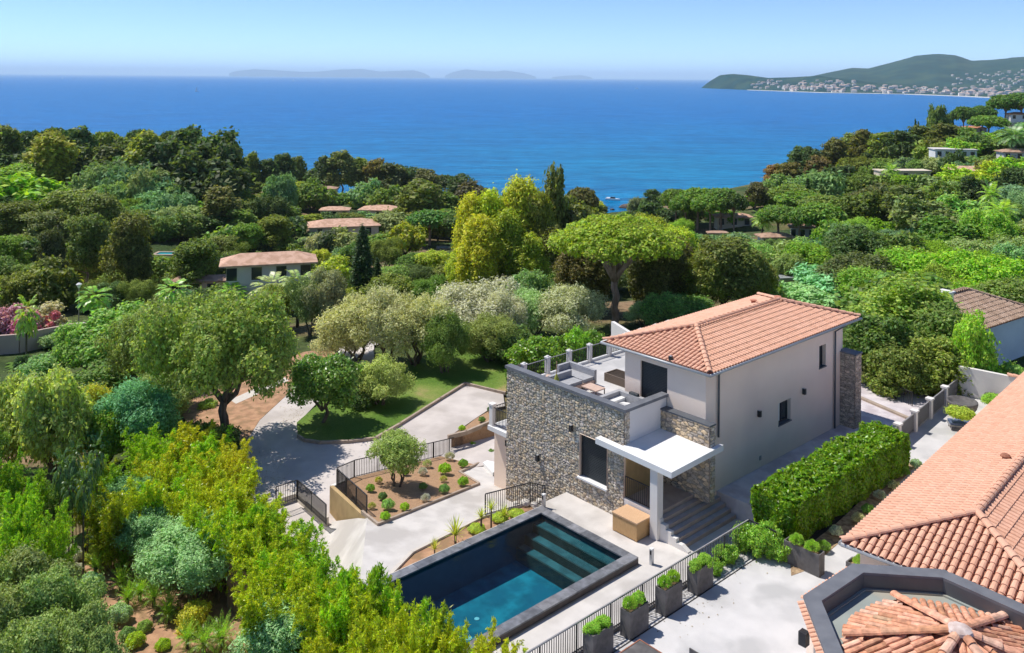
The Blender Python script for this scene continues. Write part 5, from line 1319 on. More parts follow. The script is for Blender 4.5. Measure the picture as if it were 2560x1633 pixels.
def umbrella(key, seed, H, W, leaf, n=46, cover=1.35, thick=.17, fork=.52, **kw):
    r = np.random.RandomState(seed); lobes = []; R_ = W / 2
    for i in range(n):
        q = math.sqrt((i + .5) / n); th = i * 2.39996
        x, y = cos(th) * q * R_ * .88, sin(th) * q * R_ * .88
        zt = H * (1 - thick * .45) - H * thick * .85 * q ** 2.6 + r.normal() * H * .012
        s_ = W * (r.uniform(.070, .105) if key != 'umbrellaN' else r.uniform(.045, .075))
        lobes.append(((x, y, zt - s_ * .5), (s_ * 1.15, s_ * 1.15, s_ * .75)))
        if q < .85 and (key != 'umbrellaN' or i % 3 == 0): lobes.append(((x, y, zt - s_ * 1.5 - H * .03), (s_, s_, s_ * .5)))
    zf = H * fork
    tr = [limb(r, (0, 0, -.8), (W * .01, W * .01, zf), W * .030, W * .024, 6, .05)]
    for k in range(9):
        th = k * 2 * pi / 9 + r.uniform(-.2, .2); q = r.uniform(.45, .75) if k % 2 else r.uniform(.2, .45)
        e_ = (cos(th) * q * R_, sin(th) * q * R_, H * .87 - H * thick * .8 * q ** 2.6)
        mid = (cos(th) * q * R_ * .45, sin(th) * q * R_ * .45, zf + (H * .87 - zf) * .45)
        tr.append(limb(r, (0, 0, zf * .93), mid, W * .024, W * .016, 3, .08)); tr.append(limb(r, mid, e_, W * .016, W * .005, 4, .1))
        for j in range(2):
            th2 = th + r.uniform(-.5, .5); q2 = min(.9, q + r.uniform(.05, .3))
            tr.append(limb(r, mid, (cos(th2) * q2 * R_, sin(th2) * q2 * R_, H * .85 - H * thick * .8 * q2 ** 2.6), W * .007, W * .003, 3, .1))
    make_tree(key, seed, H, W, lobes, leaf, cover, tr, tmat='bark_red', upb=.5, **kw)
def olive(key, seed, H, W, leaf, n=26, cover=1.15, **kw):
    r = np.random.RandomState(seed)
    lobes = shell_lobes(r, (0, 0, H * .60), (W / 2, W / 2, H * .40), n, (W * .10, W * .17), zmin=-.6, jit=.16)[:-1]
    for i in range(5): lobes.append(((r.normal() * W * .1, r.normal() * W * .1, H * (.45 + .07 * i)), (W * .14,) * 3))
    tr = []
    for k in range(4):
        th = k * 1.6 + r.rand(); tr.append(limb(r, (cos(th) * .12, sin(th) * .12, -.4), (cos(th) * W * .20, sin(th) * W * .20, H * .5), W * .026, W * .011, 5, .16))
        tr.append(limb(r, (cos(th) * W * .14, sin(th) * W * .14, H * .33), (cos(th + .6) * W * .3, sin(th + .6) * W * .3, H * .66), W * .012, W * .004, 4, .14))
    make_tree(key, seed, H, W, lobes, leaf, cover, tr, kindmat='leaf_soft', asp=.32, shell=.55, **kw)
def cypress(key, seed, H, W, leaf, cover=2.0):
    r = np.random.RandomState(seed); lobes = []
    n = 16
    for i in range(n):
        f = (i + .5) / n; rad = W * .5 * (math.sin(pi * min(1, .18 + .80 * f)) ** .55) * (1 - .35 * f)
        lobes.append(((r.normal() * W * .03, r.normal() * W * .03, H * (.04 + .92 * f)), (rad, rad, H / n * 1.5)))
    make_tree(key, seed, H, W, lobes, leaf, cover, [limb(r, (0, 0, -.5), (0, 0, H * .8), W * .1, W * .03)], upb=.6, asp=.4)
def bush(key, seed, H, W, leaf, n=14, cover=1.8, kindmat='leaf', **kw):
    r = np.random.RandomState(seed)
    lobes = shell_lobes(r, (0, 0, H * .42), (W / 2, W / 2, H * .55), n, (W * .15, W * .24), zmin=-.3)
    make_tree(key, seed, H, W, lobes, leaf, cover, [limb(r, (0, 0, -.3), (0, 0, H * .4), W * .04, W * .02)], kindmat, **kw)
def ball(key, seed, D_, leaf, cover=2.2, asp=.5, spiky=0, kindmat='leaf'):
    r = np.random.RandomState(seed); lv = Leaves(seed)
    n = int(4 * pi * (D_ / 2) ** 2 * cover / (2 * leaf * leaf * asp))
    d = unit(r.normal(size=(n, 3)) + np.array([0, 0, .35])); d[:, 2] = np.abs(d[:, 2]) * .98 - .1
    p = d * D_ / 2 * (1 - .25 * r.rand(n, 1)) * (1 + .07 * np.sin(d[:, :1] * 9) + .07 * np.sin(d[:, 1:2] * 8 + 1)) + np.array([0, 0, D_ * .34])
    if spiky:
        t = unit(d + r.normal(size=(n, 3)) * .25); b = unit(np.cross(t, r.normal(size=(n, 3))))
    else:
        nn = unit(d + r.normal(size=(n, 3)) * .5); t = unit(np.cross(nn, r.normal(size=(n, 3)))); b = np.cross(nn, t)
    sz = r.uniform(.7, 1.3, n); lv.put(p, t, b, leaf * sz, leaf * asp * sz)
    proto(key, D_ * .84, D_, None, lv.mesh(key + '_leaves', M[kindmat]))
def fronds(key, seed, H, n, FL, trunk_r, kind='fan', tmat='bark_grey'):
    """palms and cycads: arching fronds of paired leaflets"""
    r = np.random.RandomState(seed); lv = Leaves(seed); rib = MB()
    for k in range(n):
        th = 2.39996 * k; el = math.radians(78 - 100 * ((k + .5) / n) ** .9) if kind != 'cycad' else math.radians(70 - 62 * ((k + .5) / n))
        d = np.array([cos(th) * cos(el), sin(th) * cos(el), sin(el)]); p = np.array([0, 0, H], float); pts = []
        ns = 12
        for i in range(ns + 1):
            pts.append(p.copy()); p = p + d * FL / ns; d = unit(d + np.array([0, 0, -.12 if kind != 'cycad' else -.08]))
        pts = np.array(pts)
        for i in range(2, ns + 1):
            t0 = unit(pts[i] - pts[i - 1]); side = unit(np.cross(t0, [0, 0, 1.0])); f = i / ns
            ln = FL * (.26 if kind == 'feather' else .16) * math.sin(pi * (.15 + .8 * f)) ** .7
            if kind == 'fan': ln = FL * .28 * (f > .5)
            if ln < .02: continue
            for sgn in (-1, 1):
                for j in range(2):
                    q = pts[i] - t0 * (j * FL / ns * .5); tt = unit(side * sgn + t0 * .55 + np.array([0, 0, -.15 - .2 * r.rand()]))
                    bb = unit(np.cross(tt, np.cross(side, t0)))
                    lv.put((q + tt * ln * .5)[None], tt[None], bb[None], [ln * .55], [ln * .10 if kind != 'fan' else ln * .16])
        rib.tube([Vector(q) for q in pts[::4]], [.03 * FL / 2, .02 * FL / 2, .012 * FL / 2, .006 * FL / 2][:len(pts[::4])], 4)
    tr = MB(); tr.tube([Vector((0, 0, -.4)), Vector((.05, 0, H * .5)), Vector((0, 0, H + .1))], [trunk_r * 1.2, trunk_r, trunk_r * 1.1], 8)
    o = tr; 
    proto(key, H + FL * .5, FL * 2 * .85, raw(key + '_trunk', tr, M[tmat]), lv.mesh(key + '_fronds', M['leaf_gloss']))
def rosette(key, seed, n, L, W_, H0=0.0, droop=.10):
    r = np.random.RandomState(seed); V = []; 
    for k in range(n):
        th = 2.39996 * k; el = math.radians(80 - 70 * (k / n)); d = np.array([cos(th) * cos(el), sin(th) * cos(el), sin(el)]); p = np.array([0, 0, H0 + .05])
        s_ = unit(np.cross(d, [0, 0, 1.0])); ns = 4; prev = None
        for i in range(ns):
            w0 = W_ * (1 - (i / ns) ** 1.5); w1 = W_ * (1 - ((i + 1) / ns) ** 1.5) * .98
            q = p + d * L / ns * r.uniform(.9, 1.1)
            V += [p - s_ * w0, p + s_ * w0, q + s_ * w1, q - s_ * w1]; p = q; d = unit(d + np.array([0, 0, -droop]))
    V = np.array(V)
    tr = MB(); tr.tube([Vector((0, 0, -.1)), Vector((0, 0, H0 + .1))], .07, 6)
    proto(key, H0 + L, L * 1.7, raw(key + '_trunk', tr, M['bark_grey']), mesh_np(key + '_leaves', V, np.arange(len(V)).reshape(-1, 4), M['leaf_gloss']))
def bamboo(key, seed, H, W, culms, leaf):
    r = np.random.RandomState(seed); lv = Leaves(seed); tr = MB()
    for c in range(culms):
        th = r.rand() * 6.28; q = math.sqrt(r.rand()) * W * .30; x, y = cos(th) * q, sin(th) * q
        h = H * r.uniform(.6, 1.0); ld = np.array([cos(th + r.normal() * .5), sin(th + r.normal() * .5)]) * r.uniform(.25, .8) * W * .5
        def at(f): return np.array([x + ld[0] * f ** 2.2, y + ld[1] * f ** 2.2, h * (f - .10 * f ** 5)])
        tr.tube([Vector(at(f)) for f in (0, .35, .7, 1)], [.022, .018, .012, .004], 4)
        nb = 30
        for j in range(nb):
            f = .18 + .82 * (j / nb) ** .85; p = at(f); a = r.rand() * 6.28; L = (.38 + .62 * math.sin(pi * min(1, f * .92))) * r.uniform(.45, 1.0)
            if f > .9: L *= .6
            d = np.array([cos(a), sin(a), r.uniform(.0, .9)]); d = d / np.linalg.norm(d); k = int(16 + 26 * L)
            s_ = r.rand(k, 1); pp = p + d * L * s_ + np.array([0, 0, -.35]) * L * s_ ** 2 + r.normal(size=(k, 3)) * .05
            t = unit(d * .8 + r.normal(size=(k, 3)) * .65 + np.array([0, 0, -.15])); b = unit(np.cross(t, r.normal(size=(k, 3)) * .6 + np.array([-.2, .1, 1])) )
            b = unit(np.cross(np.cross(t, np.array([0, 0, 1.0])) * .3 + b * .0 + r.normal(size=(k, 3)) * .5 + np.array([0, 0, 0]), t))
            sz = r.uniform(.6, 1.4, k); lv.put(pp, t, b, leaf * sz, leaf * .23 * sz)
    proto(key, H, W, raw(key + '_culms', tr, M['reed']), lv.mesh(key + '_leaves', M['leaf_gloss']))
# --- near and mid prototypes
broad('oak', 21, 9.0, 11.5, .11, n=72, cover=.85, base=.36, lr=(.065, .12), core=False)
broad('roundtree', 22, 5.5, 5.2, .10, n=30, cover=1.5, base=.28, kindmat='leaf_gloss', lr=(.12, .19))
broad('broadA', 23, 8.0, 8.0, .17, n=34, cover=1.4, base=.12, lr=(.12, .2)); broad('broadB', 24, 7.0, 8.5, .17, n=40, cover=1.4, base=.10, lr=(.10, .18))
broad('tallbroad', 25, 9.5, 6.0, .14, n=46, cover=1.1, base=.16, lr=(.13, .2))
euca('eucaN', 26, 15, 9.0, .20, n=46, cover=1.35); euca('eucaF', 27, 16, 9.0, .38, n=34, cover=1.5)
pine('pineN', 28, 12, 9.0, .19, n=52, cover=1.2); pine('pineF', 29, 12, 9.5, .36, n=36, cover=1.4); pine('pineG', 30, 11, 10, .38, n=32, cover=1.4)
umbrella('umbrellaN', 31, 12, 13, .13, n=105, cover=1.0, thick=.21, fork=.44); umbrella('umbrellaF', 32, 10, 12, .34, n=40, cover=1.5, thick=.22)
olive('oliveA', 33, 5.6, 6.5, .11, n=44, cover=.9); olive('oliveB', 34, 5.4, 6.5, .11, n=40, cover=.9); olive('oliveS', 35, 2.6, 2.9, .065, n=30, cover=.8)
olive('oliveD', 36, 3.4, 3.9, .065, n=34, cover=1.5)
cypress('cypress', 37, 10, 2.0, .15); cypress('cypressF', 38, 9, 1.8, .3)
bush('bushN', 39, 2.2, 2.8, .075, n=20, cover=1.5); bush('bushM', 40, 3, 4, .15, n=18); bush('bushF', 41, 4, 6, .34, n=16, cover=1.7)
bush('glossN', 42, 3.0, 3.4, .09, n=22, kindmat='leaf_gloss'); bush('softF', 43, 4, 6, .30, n=18, kindmat='leaf_soft', asp=.3)
broad('broadF', 44, 8, 9, .36, n=30, cover=1.6, base=.08, lr=(.13, .21)); broad('broadG', 45, 9, 8, .38, n=24, cover=1.6, base=.08, lr=(.14, .24))
broad('domeF', 46, 6, 9, .34, n=40, cover=1.9, base=.05, lr=(.10, .16))
ball('ballG', 47, .62, .035); ball('ballL', 48, .62, .05, asp=.16, spiky=1, cover=1.8, kindmat='leaf_soft'); ball('ballB', 49, 1.4, .05, asp=.45)
fronds('palmN', 50, 4.2, 36, 2.1, .16, 'fan'); fronds('palmF', 51, 5.5, 26, 3.2, .28, 'feather'); fronds('cycad', 52, .35, 34, 1.15, .14, 'cycad'); fronds('dracaena', 53, 3.0, 30, .9, .08, 'fan')
rosette('yucca', 54, 46, .85, .038, .25); rosette('yuccaT', 55, 40, .7, .035, .9)
bamboo('bambooA', 56, 5.6, 3.4, 24, .105); bamboo('bambooB', 57, 5.2, 3.0, 20, .105)
broad('bushL', 61, 5.0, 5.4, .062, n=60, cover=1.15, base=.0, kindmat='leaf_soft', lr=(.07, .13), asp=.5); bamboo('sprig', 58, 3.0, 1.0, 3, .10)
# ---------------------------------------------------------------- planting
REG = []
KINDNAME = dict(oak='oak_tree', roundtree='round_tree', broadA='broadleaf_tree', broadB='broadleaf_tree', tallbroad='broadleaf_tree', eucaN='eucalyptus_tree', eucaF='eucalyptus_tree', pineN='pine_tree', pineF='pine_tree', pineG='pine_tree',
    umbrellaN='umbrella_pine', umbrellaF='umbrella_pine', oliveA='olive_tree', oliveB='olive_tree', oliveS='olive_tree', oliveD='olive_tree', cypress='cypress_tree', cypressF='cypress_tree', bushN='bush', bushM='bush', bushF='bush', bushL='bush', glossN='bush', softF='bush',
    broadF='broadleaf_tree', broadG='broadleaf_tree', domeF='broadleaf_tree', ballG='clipped_shrub', ballL='lavender_shrub', ballB='bush', palmN='palm_tree', palmF='palm_tree', cycad='cycad', dracaena='dracaena', yucca='yucca', yuccaT='yucca', bambooA='bamboo_clump', bambooB='bamboo_clump', sprig='bamboo_clump')
CATN = dict(oak='tree', ball='shrub')
def category(k):
    n = KINDNAME[k]
    return {'oak_tree': 'oak tree', 'round_tree': 'tree', 'broadleaf_tree': 'tree', 'eucalyptus_tree': 'eucalyptus tree', 'pine_tree': 'pine tree', 'umbrella_pine': 'pine tree', 'olive_tree': 'olive tree', 'cypress_tree': 'cypress', 'bush': 'bush', 'clipped_shrub': 'shrub', 'lavender_shrub': 'shrub', 'palm_tree': 'palm tree', 'cycad': 'cycad', 'dracaena': 'dracaena', 'yucca': 'yucca', 'bamboo_clump': 'bamboo'}[n]
def plant(key, p, w, h, colr, label=None, group=None, rz=None, region=None, desc=None):
    P_ = PROTO[key]; nm = KINDNAME[key]
    if colr[1] > .09 and colr[2] < .06 and colr[0] < colr[1] * .52: colr = (colr[1] * .50, colr[1] * .92, colr[2])
    if colr[1] > .07 and colr[2] < .06 and colr[1] * .86 < colr[0] < colr[1] * 1.25: colr = (colr[1] * .77, colr[1], colr[2])
    colr = tuple(min(.62, x * GAIN * k) for x, k in zip(colr, (1.1, 1, .85)))
    if P_['trunk'] is None:
        o = link(nm, P_['crown']); 
    else:
        o = bpy.data.objects.new(nm, None); col.objects.link(o)
        t = link('trunk', P_['trunk'], o); c = link({'palm_tree': 'fronds', 'cycad': 'fronds', 'dracaena': 'fronds', 'yucca': 'leaves', 'bamboo_clump': 'leaves', 'bush': 'leaves'}.get(nm, 'crown'), P_['crown'], o)
        c.color = rgba(colr); 
    o.color = rgba(colr)
    o.location = p; o.rotation_euler = (0, 0, rnd.uniform(0, 6.28) if rz is None else rz)
    sw, sh = w / P_['W'], h / P_['H']
    o.scale = (sw, sw, sh)
    o['category'] = category(key)
    u, v = proj(p[0], p[1], p[2] + h * .6)
    if label: o['label'] = label
    if group: o['group'] = group
    REG.append((o, u, v, p[1], region, desc, w * F / p[1], label))
    return o
IS = 1.0631
def T(key, ui, vtop, wi, vb=None, Y=None, c=(.06, .10, .03), label=None, z=None, **kw):
    """a tree read off the photo: column, top row, crown width (2408-px readings); foot row vb or distance Y"""
    u, vt, w = ui * IS, vtop * IS, wi * IS
    p = G(u, vb * IS) if Y is None else Vector((ray(u, 700)[0] * Y, Y, 0))
    if Y is not None:
        x = (u - CX) / F * Y; p = Vector((x, Y, H1(x, Y) if z is None else z))
    elif z is not None: p.z = z
    top = D(u, vt, p.y).z
    h = max(top - p.z, w / F * p.y * .35)
    return plant(key, p, w / F * p.y, h, c, label, **kw)
DG, OG, YG, BG, SG, TG, MG, BR, LG, PG = (.028, .050, .018), (.060, .084, .020), (.17, .20, .014), (.070, .155, .014), (.17, .19, .10), (.062, .115, .058), (.050, .088, .020), (.072, .072, .026), (.085, .145, .024), (.085, .125, .052)
def nz(c, a=.12):
    k = 1 + rnd.uniform(-a, a); return tuple(min(.6, max(.005, x * k * (1 + rnd.uniform(-a, a) * .5))) for x in c)
# ---- the grove on the headland, left
for i, (k, u, vt, w, vb, c) in enumerate([
    ('eucaF', 10, 305, 95, 455, OG), ('umbrellaF', 68, 300, 90, 440, DG), ('umbrellaF', 128, 293, 95, 440, DG), ('eucaF', 118, 318, 110, 470, YG[:0] + (.12, .125, .02)), ('pineF', 190, 306, 95, 450, DG),
    ('umbrellaF', 248, 302, 90, 445, OG), ('pineF', 292, 330, 85, 455, (.05, .075, .02)), ('eucaF', 345, 318, 95, 470, (.115, .115, .025)), ('umbrellaF', 330, 297, 90, 440, DG), ('umbrellaF', 405, 300, 85, 440, DG),
    ('pineF', 440, 306, 120, 470, DG), ('umbrellaF', 440, 306, 110, 440, (.025, .04, .018)), ('broadG', 498, 318, 120, 480, DG), ('umbrellaF', 512, 313, 105, 450, DG), ('broadG', 535, 345, 80, 490, DG), ('broadF', 490, 372, 160, 508, (.035, .055, .022)), ('broadG', 400, 340, 120, 470, DG), ('broadG', 220, 350, 120, 462, (.035, .05, .02)), ('broadG', 60, 350, 120, 458, DG), ('broadG', 300, 365, 120, 470, DG), ('broadG', 160, 350, 110, 460, DG),
    ('softF', 235, 398, 95, 500, PG), ('softF', 300, 402, 90, 505, TG), ('softF', 345, 408, 90, 510, PG), ('softF', 395, 420, 95, 515, TG), ('softF', 432, 440, 80, 520, PG), ('softF', 270, 440, 90, 520, PG), ('softF', 350, 455, 90, 525, TG), ('softF', 410, 462, 80, 535, TG), ('softF', 205, 455, 70, 520, SG),
    ('domeF', 30, 410, 200, 520, BG), ('umbrellaF', 60, 378, 120, 470, LG), ('domeF', -20, 395, 90, 470, LG),
    ('pineN', 160, 455, 150, 600, OG), ('pineN', 235, 462, 120, 610, OG), ('pineN', 40, 478, 130, 600, OG), ('pineN', 110, 500, 120, 620, (.07, .085, .03)),
    ('eucaF', 518, 445, 88, 560, (.065, .075, .02)), ('softF', 420, 490, 90, 545, PG), ('softF', 355, 485, 80, 540, TG), ('softF', 470, 510, 80, 560, PG), ('softF', 400, 515, 90, 562, TG)]):
    T(k, u, vt, w, vb, c=nz(c))
for k, u, vt, w, vb, c in [('pineN', 205, 512, 110, 690, (.055, .075, .024)), ('pineN', 300, 512, 105, 700, (.06, .075, .024)), ('pineN', 452, 572, 115, 712, (.055, .075, .02)), ('pineN', 118, 545, 70, 705, (.03, .045, .02)), ('pineN', 20, 560, 80, 660, (.07, .13, .02)), ('pineN', 330, 590, 60, 705, (.05, .06, .022)), ('pineN', 60, 560, 60, 640, OG), ('pineN', 520, 560, 90, 640, OG), ('pineN', 640, 512, 90, 600, (.07, .085, .02)), ('pineN', 580, 530, 80, 610, (.06, .12, .02))]:
    T(k, u, vt, w, vb, c=nz(c))
# ---- shoreline wood, centre left
for k, u, vt, w, vb, c in [('pineF', 592, 362, 46, 452, OG), ('pineF', 632, 378, 60, 455, DG), ('pineF', 668, 366, 66, 455, DG), ('pineF', 700, 372, 50, 452, OG), ('pineF', 738, 398, 60, 458, DG), ('pineF', 765, 372, 60, 465, DG), ('pineF', 805, 360, 80, 468, BR), ('pineF', 848, 376, 70, 470, OG),
    ('pineF', 885, 378, 70, 475, BR), ('pineG', 925, 388, 80, 480, (.05, .06, .025)), ('pineG', 962, 396, 80, 482, DG), ('pineF', 1000, 402, 80, 485, (.05, .06, .025)), ('umbrellaF', 1045, 408, 75, 478, DG), ('pineG', 1082, 416, 80, 495, DG), ('broadG', 1115, 432, 80, 505, (.04, .042, .025)), ('pineG', 1130, 448, 50, 505, DG),
    ('broadF', 735, 430, 78, 500, MG), ('pineG', 985, 432, 125, 535, OG), ('pineG', 1045, 455, 90, 535, MG), ('softF', 660, 420, 60, 500, TG), ('broadF', 860, 430, 70, 500, TG), ('broadF', 905, 445, 80, 510, MG), ('domeF', 1040, 495, 130, 560, (.04, .10, .02)), ('umbrellaF', 1010, 490, 110, 580, (.035, .08, .02)), ('umbrellaF', 1080, 498, 90, 585, (.035, .07, .02))]:
    T(k, u, vt, w, vb, c=nz(c))
# ---- cypresses
T('cypress', 851, 534, 52, 712, c=(.022, .042, .018), label='tallest dark cypress rising behind the olive trees left of centre')
T('cypress', 886, 610, 28, 705, c=(.025, .048, .018), label='shorter thin cypress right beside the tallest cypress')
for u, lb in ((762, 'left of two slim cypresses above the long villa roof'), (778, 'right of two slim cypresses above the long villa roof')): T('cypress', u, 556, 17, 612, c=(.02, .045, .02), label=lb)
T('cypress', 711, 548, 14, 596, c=(.02, .045, .02), label='small slim cypress at the right end of the long villa roof')
# ---- yellow-green eucalyptus group in the middle
for k, u, vt, w, vb, c in [('eucaN', 1105, 470, 88, 700, (.20, .21, .018)), ('eucaN', 1150, 462, 100, 702, (.17, .19, .02)), ('eucaN', 1128, 520, 110, 722, (.22, .22, .02)), ('eucaN', 1222, 434, 110, 700, (.17, .19, .02)), ('eucaN', 1190, 505, 100, 715, (.12, .14, .02)), ('eucaN', 1265, 470, 90, 705, (.08, .10, .02)),
    ('eucaF', 1306, 406, 60, 690, (.06, .075, .022)), ('umbrellaF', 1366, 434, 80, 560, (.055, .06, .022)), ('umbrellaF', 1235, 434, 90, 545, (.04, .075, .02)), ('broadF', 1360, 478, 95, 600, (.065, .07, .02)), ('eucaN', 1240, 560, 105, 722, (.13, .14, .02)), ('eucaN', 1290, 540, 90, 715, (.07, .08, .02)), ('eucaN', 1085, 590, 70, 705, (.16, .17, .02)), ('eucaF', 1330, 500, 85, 690, (.05, .055, .02))]:
    T(k, u, vt, w, vb, c=nz(c, .08))
# ---- the big umbrella pine
p0 = P(1432 * IS, 778 * IS, -3.6)
pu = P(1432 * IS, 778 * IS, H1(p0.x, p0.y))
plant('umbrellaN', (pu.x + .5, pu.y, pu.z), 325 * IS / F * pu.y, D(1445 * IS, 488 * IS, pu.y).z - pu.z, (.095, .135, .018), 'giant umbrella pine with bare forked trunk behind the villa', rz=.6)
# dark wood behind it
for k, u, vt, w, vb, c in [('eucaN', 1555, 560, 110, 745, (.055, .06, .02)), ('eucaN', 1520, 560, 100, 740, (.04, .048, .018)), ('eucaN', 1350, 575, 90, 735, (.06, .06, .022)), ('eucaN', 1395, 590, 90, 740, (.05, .052, .02)), ('eucaN', 1590, 570, 90, 735, (.065, .07, .022)), ('tallbroad', 1700, 545, 150, 745, (.085, .09, .028)), ('tallbroad', 1660, 585, 110, 750, (.10, .10, .025)), ('tallbroad', 1745, 575, 110, 738, (.10, .10, .03)), ('tallbroad', 1625, 600, 90, 740, (.07, .075, .022)), ('broadA', 1780, 600, 80, 735, (.08, .10, .025))]:
    T(k, u, vt, w, vb, c=nz(c, .08))
# ---- umbrella pines by the cove and right slope
for k, u, vt, w, vb, c in [('umbrellaF', 1590, 440, 85, 540, (.05, .085, .018)), ('umbrellaF', 1640, 436, 100, 545, (.055, .10, .018)), ('umbrellaF', 1695, 437, 105, 545, (.045, .085, .018)), ('umbrellaF', 1612, 452, 80, 550, (.05, .09, .018)), ('umbrellaF', 1670, 450, 95, 552, (.05, .10, .018)), ('umbrellaF', 1725, 450, 70, 548, DG), ('pineF', 1778, 432, 55, 500, (.05, .052, .022)), ('pineF', 1537, 448, 52, 505, DG), ('softF', 1500, 468, 45, 505, (.10, .09, .05)),
    ('umbrellaF', 1868, 430, 120, 520, (.06, .095, .02)), ('umbrellaF', 1935, 455, 110, 535, (.055, .085, .022)), ('umbrellaF', 1885, 446, 130, 530, (.05, .10, .018)), ('umbrellaF', 1830, 478, 105, 575, (.05, .10, .02)), ('umbrellaF', 1925, 472, 120, 578, (.045, .10, .018)), ('umbrellaF', 1880, 484, 90, 580, (.04, .09, .02)),
    ('pineF', 1880, 350, 70, 440, DG), ('pineG', 1905, 352, 60, 440, DG), ('pineG', 1850, 385, 66, 450, BR), ('pineF', 1820, 390, 50, 450, (.10, .075, .035)), ('pineF', 1960, 330, 70, 420, (.05, .055, .02)), ('pineF', 1925, 370, 70, 440, (.06, .055, .022)), ('pineF', 2000, 318, 70, 400, OG), ('pineG', 2035, 310, 75, 400, (.06, .065, .02)), ('pineG', 2085, 316, 90, 400, OG), ('pineG', 2130, 312, 90, 395, DG), ('pineG', 2180, 300, 110, 380, (.05, .065, .022)), ('pineG', 2235, 296, 110, 380, (.05, .06, .02)), ('domeF', 2205, 246, 48, 318, (.05, .075, .025)), ('broadF', 2290, 310, 90, 378, (.05, .09, .025)),
    ('umbrellaF', 2265, 246, 60, 312, (.035, .065, .02)), ('umbrellaF', 2310, 244, 66, 310, (.035, .07, .02)), ('umbrellaF', 2365, 218, 80, 297, (.04, .08, .02)), ('umbrellaF', 2402, 213, 90, 296, (.035, .075, .02)), ('umbrellaF', 2325, 268, 90, 335, (.06, .12, .025)), ('umbrellaF', 2380, 300, 80, 350, (.05, .10, .02)),
    ('cypressF', 2152, 280, 9, 332, DG), ('cypressF', 2159, 286, 8, 332, DG), ('cypressF', 2240, 262, 7, 315, DG), ('cypressF', 1988, 330, 16, 400, DG), ('cypressF', 1898, 420, 20, 520, DG), ('cypressF', 2270, 415, 16, 480, (.02, .06, .02)), ('cypressF', 2312, 470, 14, 510, DG),
    ('palmF', 2385, 300, 90, 385, (.06, .12, .05)), ('palmF', 2095, 388, 50, 440, (.10, .16, .04)), ('palmF', 2330, 435, 60, 560, (.09, .15, .03)), ('palmF', 2355, 475, 90, 575, (.10, .17, .03)), ('palmF', 1792, 500, 55, 575, (.09, .14, .035)), ('palmF', 640, 420, 30, 478, (.05, .08, .03)),
    ('domeF', 1955, 516, 78, 598, (.05, .12, .018)), ('domeF', 2215, 425, 70, 500, (.06, .095, .022)), ('pineG', 2130, 440, 110, 540, (.06, .08, .03)), ('broadF', 2165, 470, 130, 572, (.07, .10, .04)), ('broadF', 2050, 440, 90, 520, (.05, .06, .025)), ('broadF', 2270, 470, 120, 560, (.09, .16, .05)),
    ('broadF', 2350, 388, 80, 452, (.12, .22, .02)), ('broadF', 2395, 380, 100, 450, (.10, .21, .02)), ('broadF', 2260, 395, 80, 450, (.11, .20, .02)), ('broadF', 2240, 360, 50, 430, DG), ('bushF', 2240, 345, 30, 372, (.05, .15, .03))]:
    T(k, u, vt, w, vb, c=nz(c, .08))
# ---- right middle slope: shrub belts
for k, u, vt, w, vb, c in [('broadB', 2010, 600, 150, 705, (.045, .062, .026)), ('broadB', 2090, 592, 120, 690, (.06, .13, .02)), ('broadA', 2150, 585, 140, 700, (.075, .18, .018)), ('broadA', 2240, 590, 160, 720, (.08, .18, .018)), ('broadB', 2330, 610, 170, 740, (.08, .19, .02)), ('broadA', 2300, 660, 150, 760, (.06, .15, .02)), ('broadB', 2390, 640, 120, 750, (.05, .13, .05)), ('broadA', 2200, 640, 130, 740, (.07, .16, .02)), ('broadB', 2390, 560, 110, 650, PG), ('broadA', 2395, 700, 90, 790, (.03, .07, .02)), ('broadB', 2120, 620, 100, 700, (.08, .17, .02)),
    ('softF', 1960, 640, 150, 700, (.08, .17, .10)), ('softF', 1900, 690, 120, 722, (.10, .20, .09)), ('broadB', 1850, 600, 70, 660, PG), ('bushF', 1800, 670, 80, 722, (.07, .12, .03)), ('broadB', 1980, 560, 70, 600, (.07, .12, .05)), ('broadB', 1830, 565, 60, 615, (.045, .08, .025)),
    ('broadB', 2280, 560, 90, 612, (.06, .075, .03)), ('broadB', 2340, 545, 110, 590, (.10, .19, .03))]:
    T(k, u, vt, w, vb, c=nz(c, .08))
# near trees right of the villa
for u, vt, w, Y, c, lb in [(2075, 725, 165, 56, (.042, .075, .02), 'tall dense tree right of the stone buttress'), (2150, 640, 220, 62, (.085, .13, .03), 'tallest leafy tree behind the right fence'), (2225, 705, 160, 58, (.055, .09, .022), 'broad dark-leaved tree left of the white house'), (2290, 715, 110, 54, (.10, .17, .022), 'slim bright green tree in front of the white house wall'), (2110, 800, 130, 53.5, (.06, .085, .02), 'lower dark tree by the fence right of the buttress'), (2190, 780, 150, 54.5, (.08, .11, .025), 'middle tree above the dark picket fence'), (2255, 800, 120, 54, (.055, .085, .02), 'dark lower tree beside the far terrace corner')]:
    T('tallbroad', u, vt, w, Y=Y, c=c, label=lb)
for u, vt, w, Y, c, lb in [(2385, 870, 80, 54, (.09, .15, .05), 'light shrub below the white house wall'), (2330, 865, 50, 56, (.02, .045, .02), 'dark shrub below the white house corner')]: T('bushM', u, vt, w, Y=Y, c=c, label=lb, z=-.6)
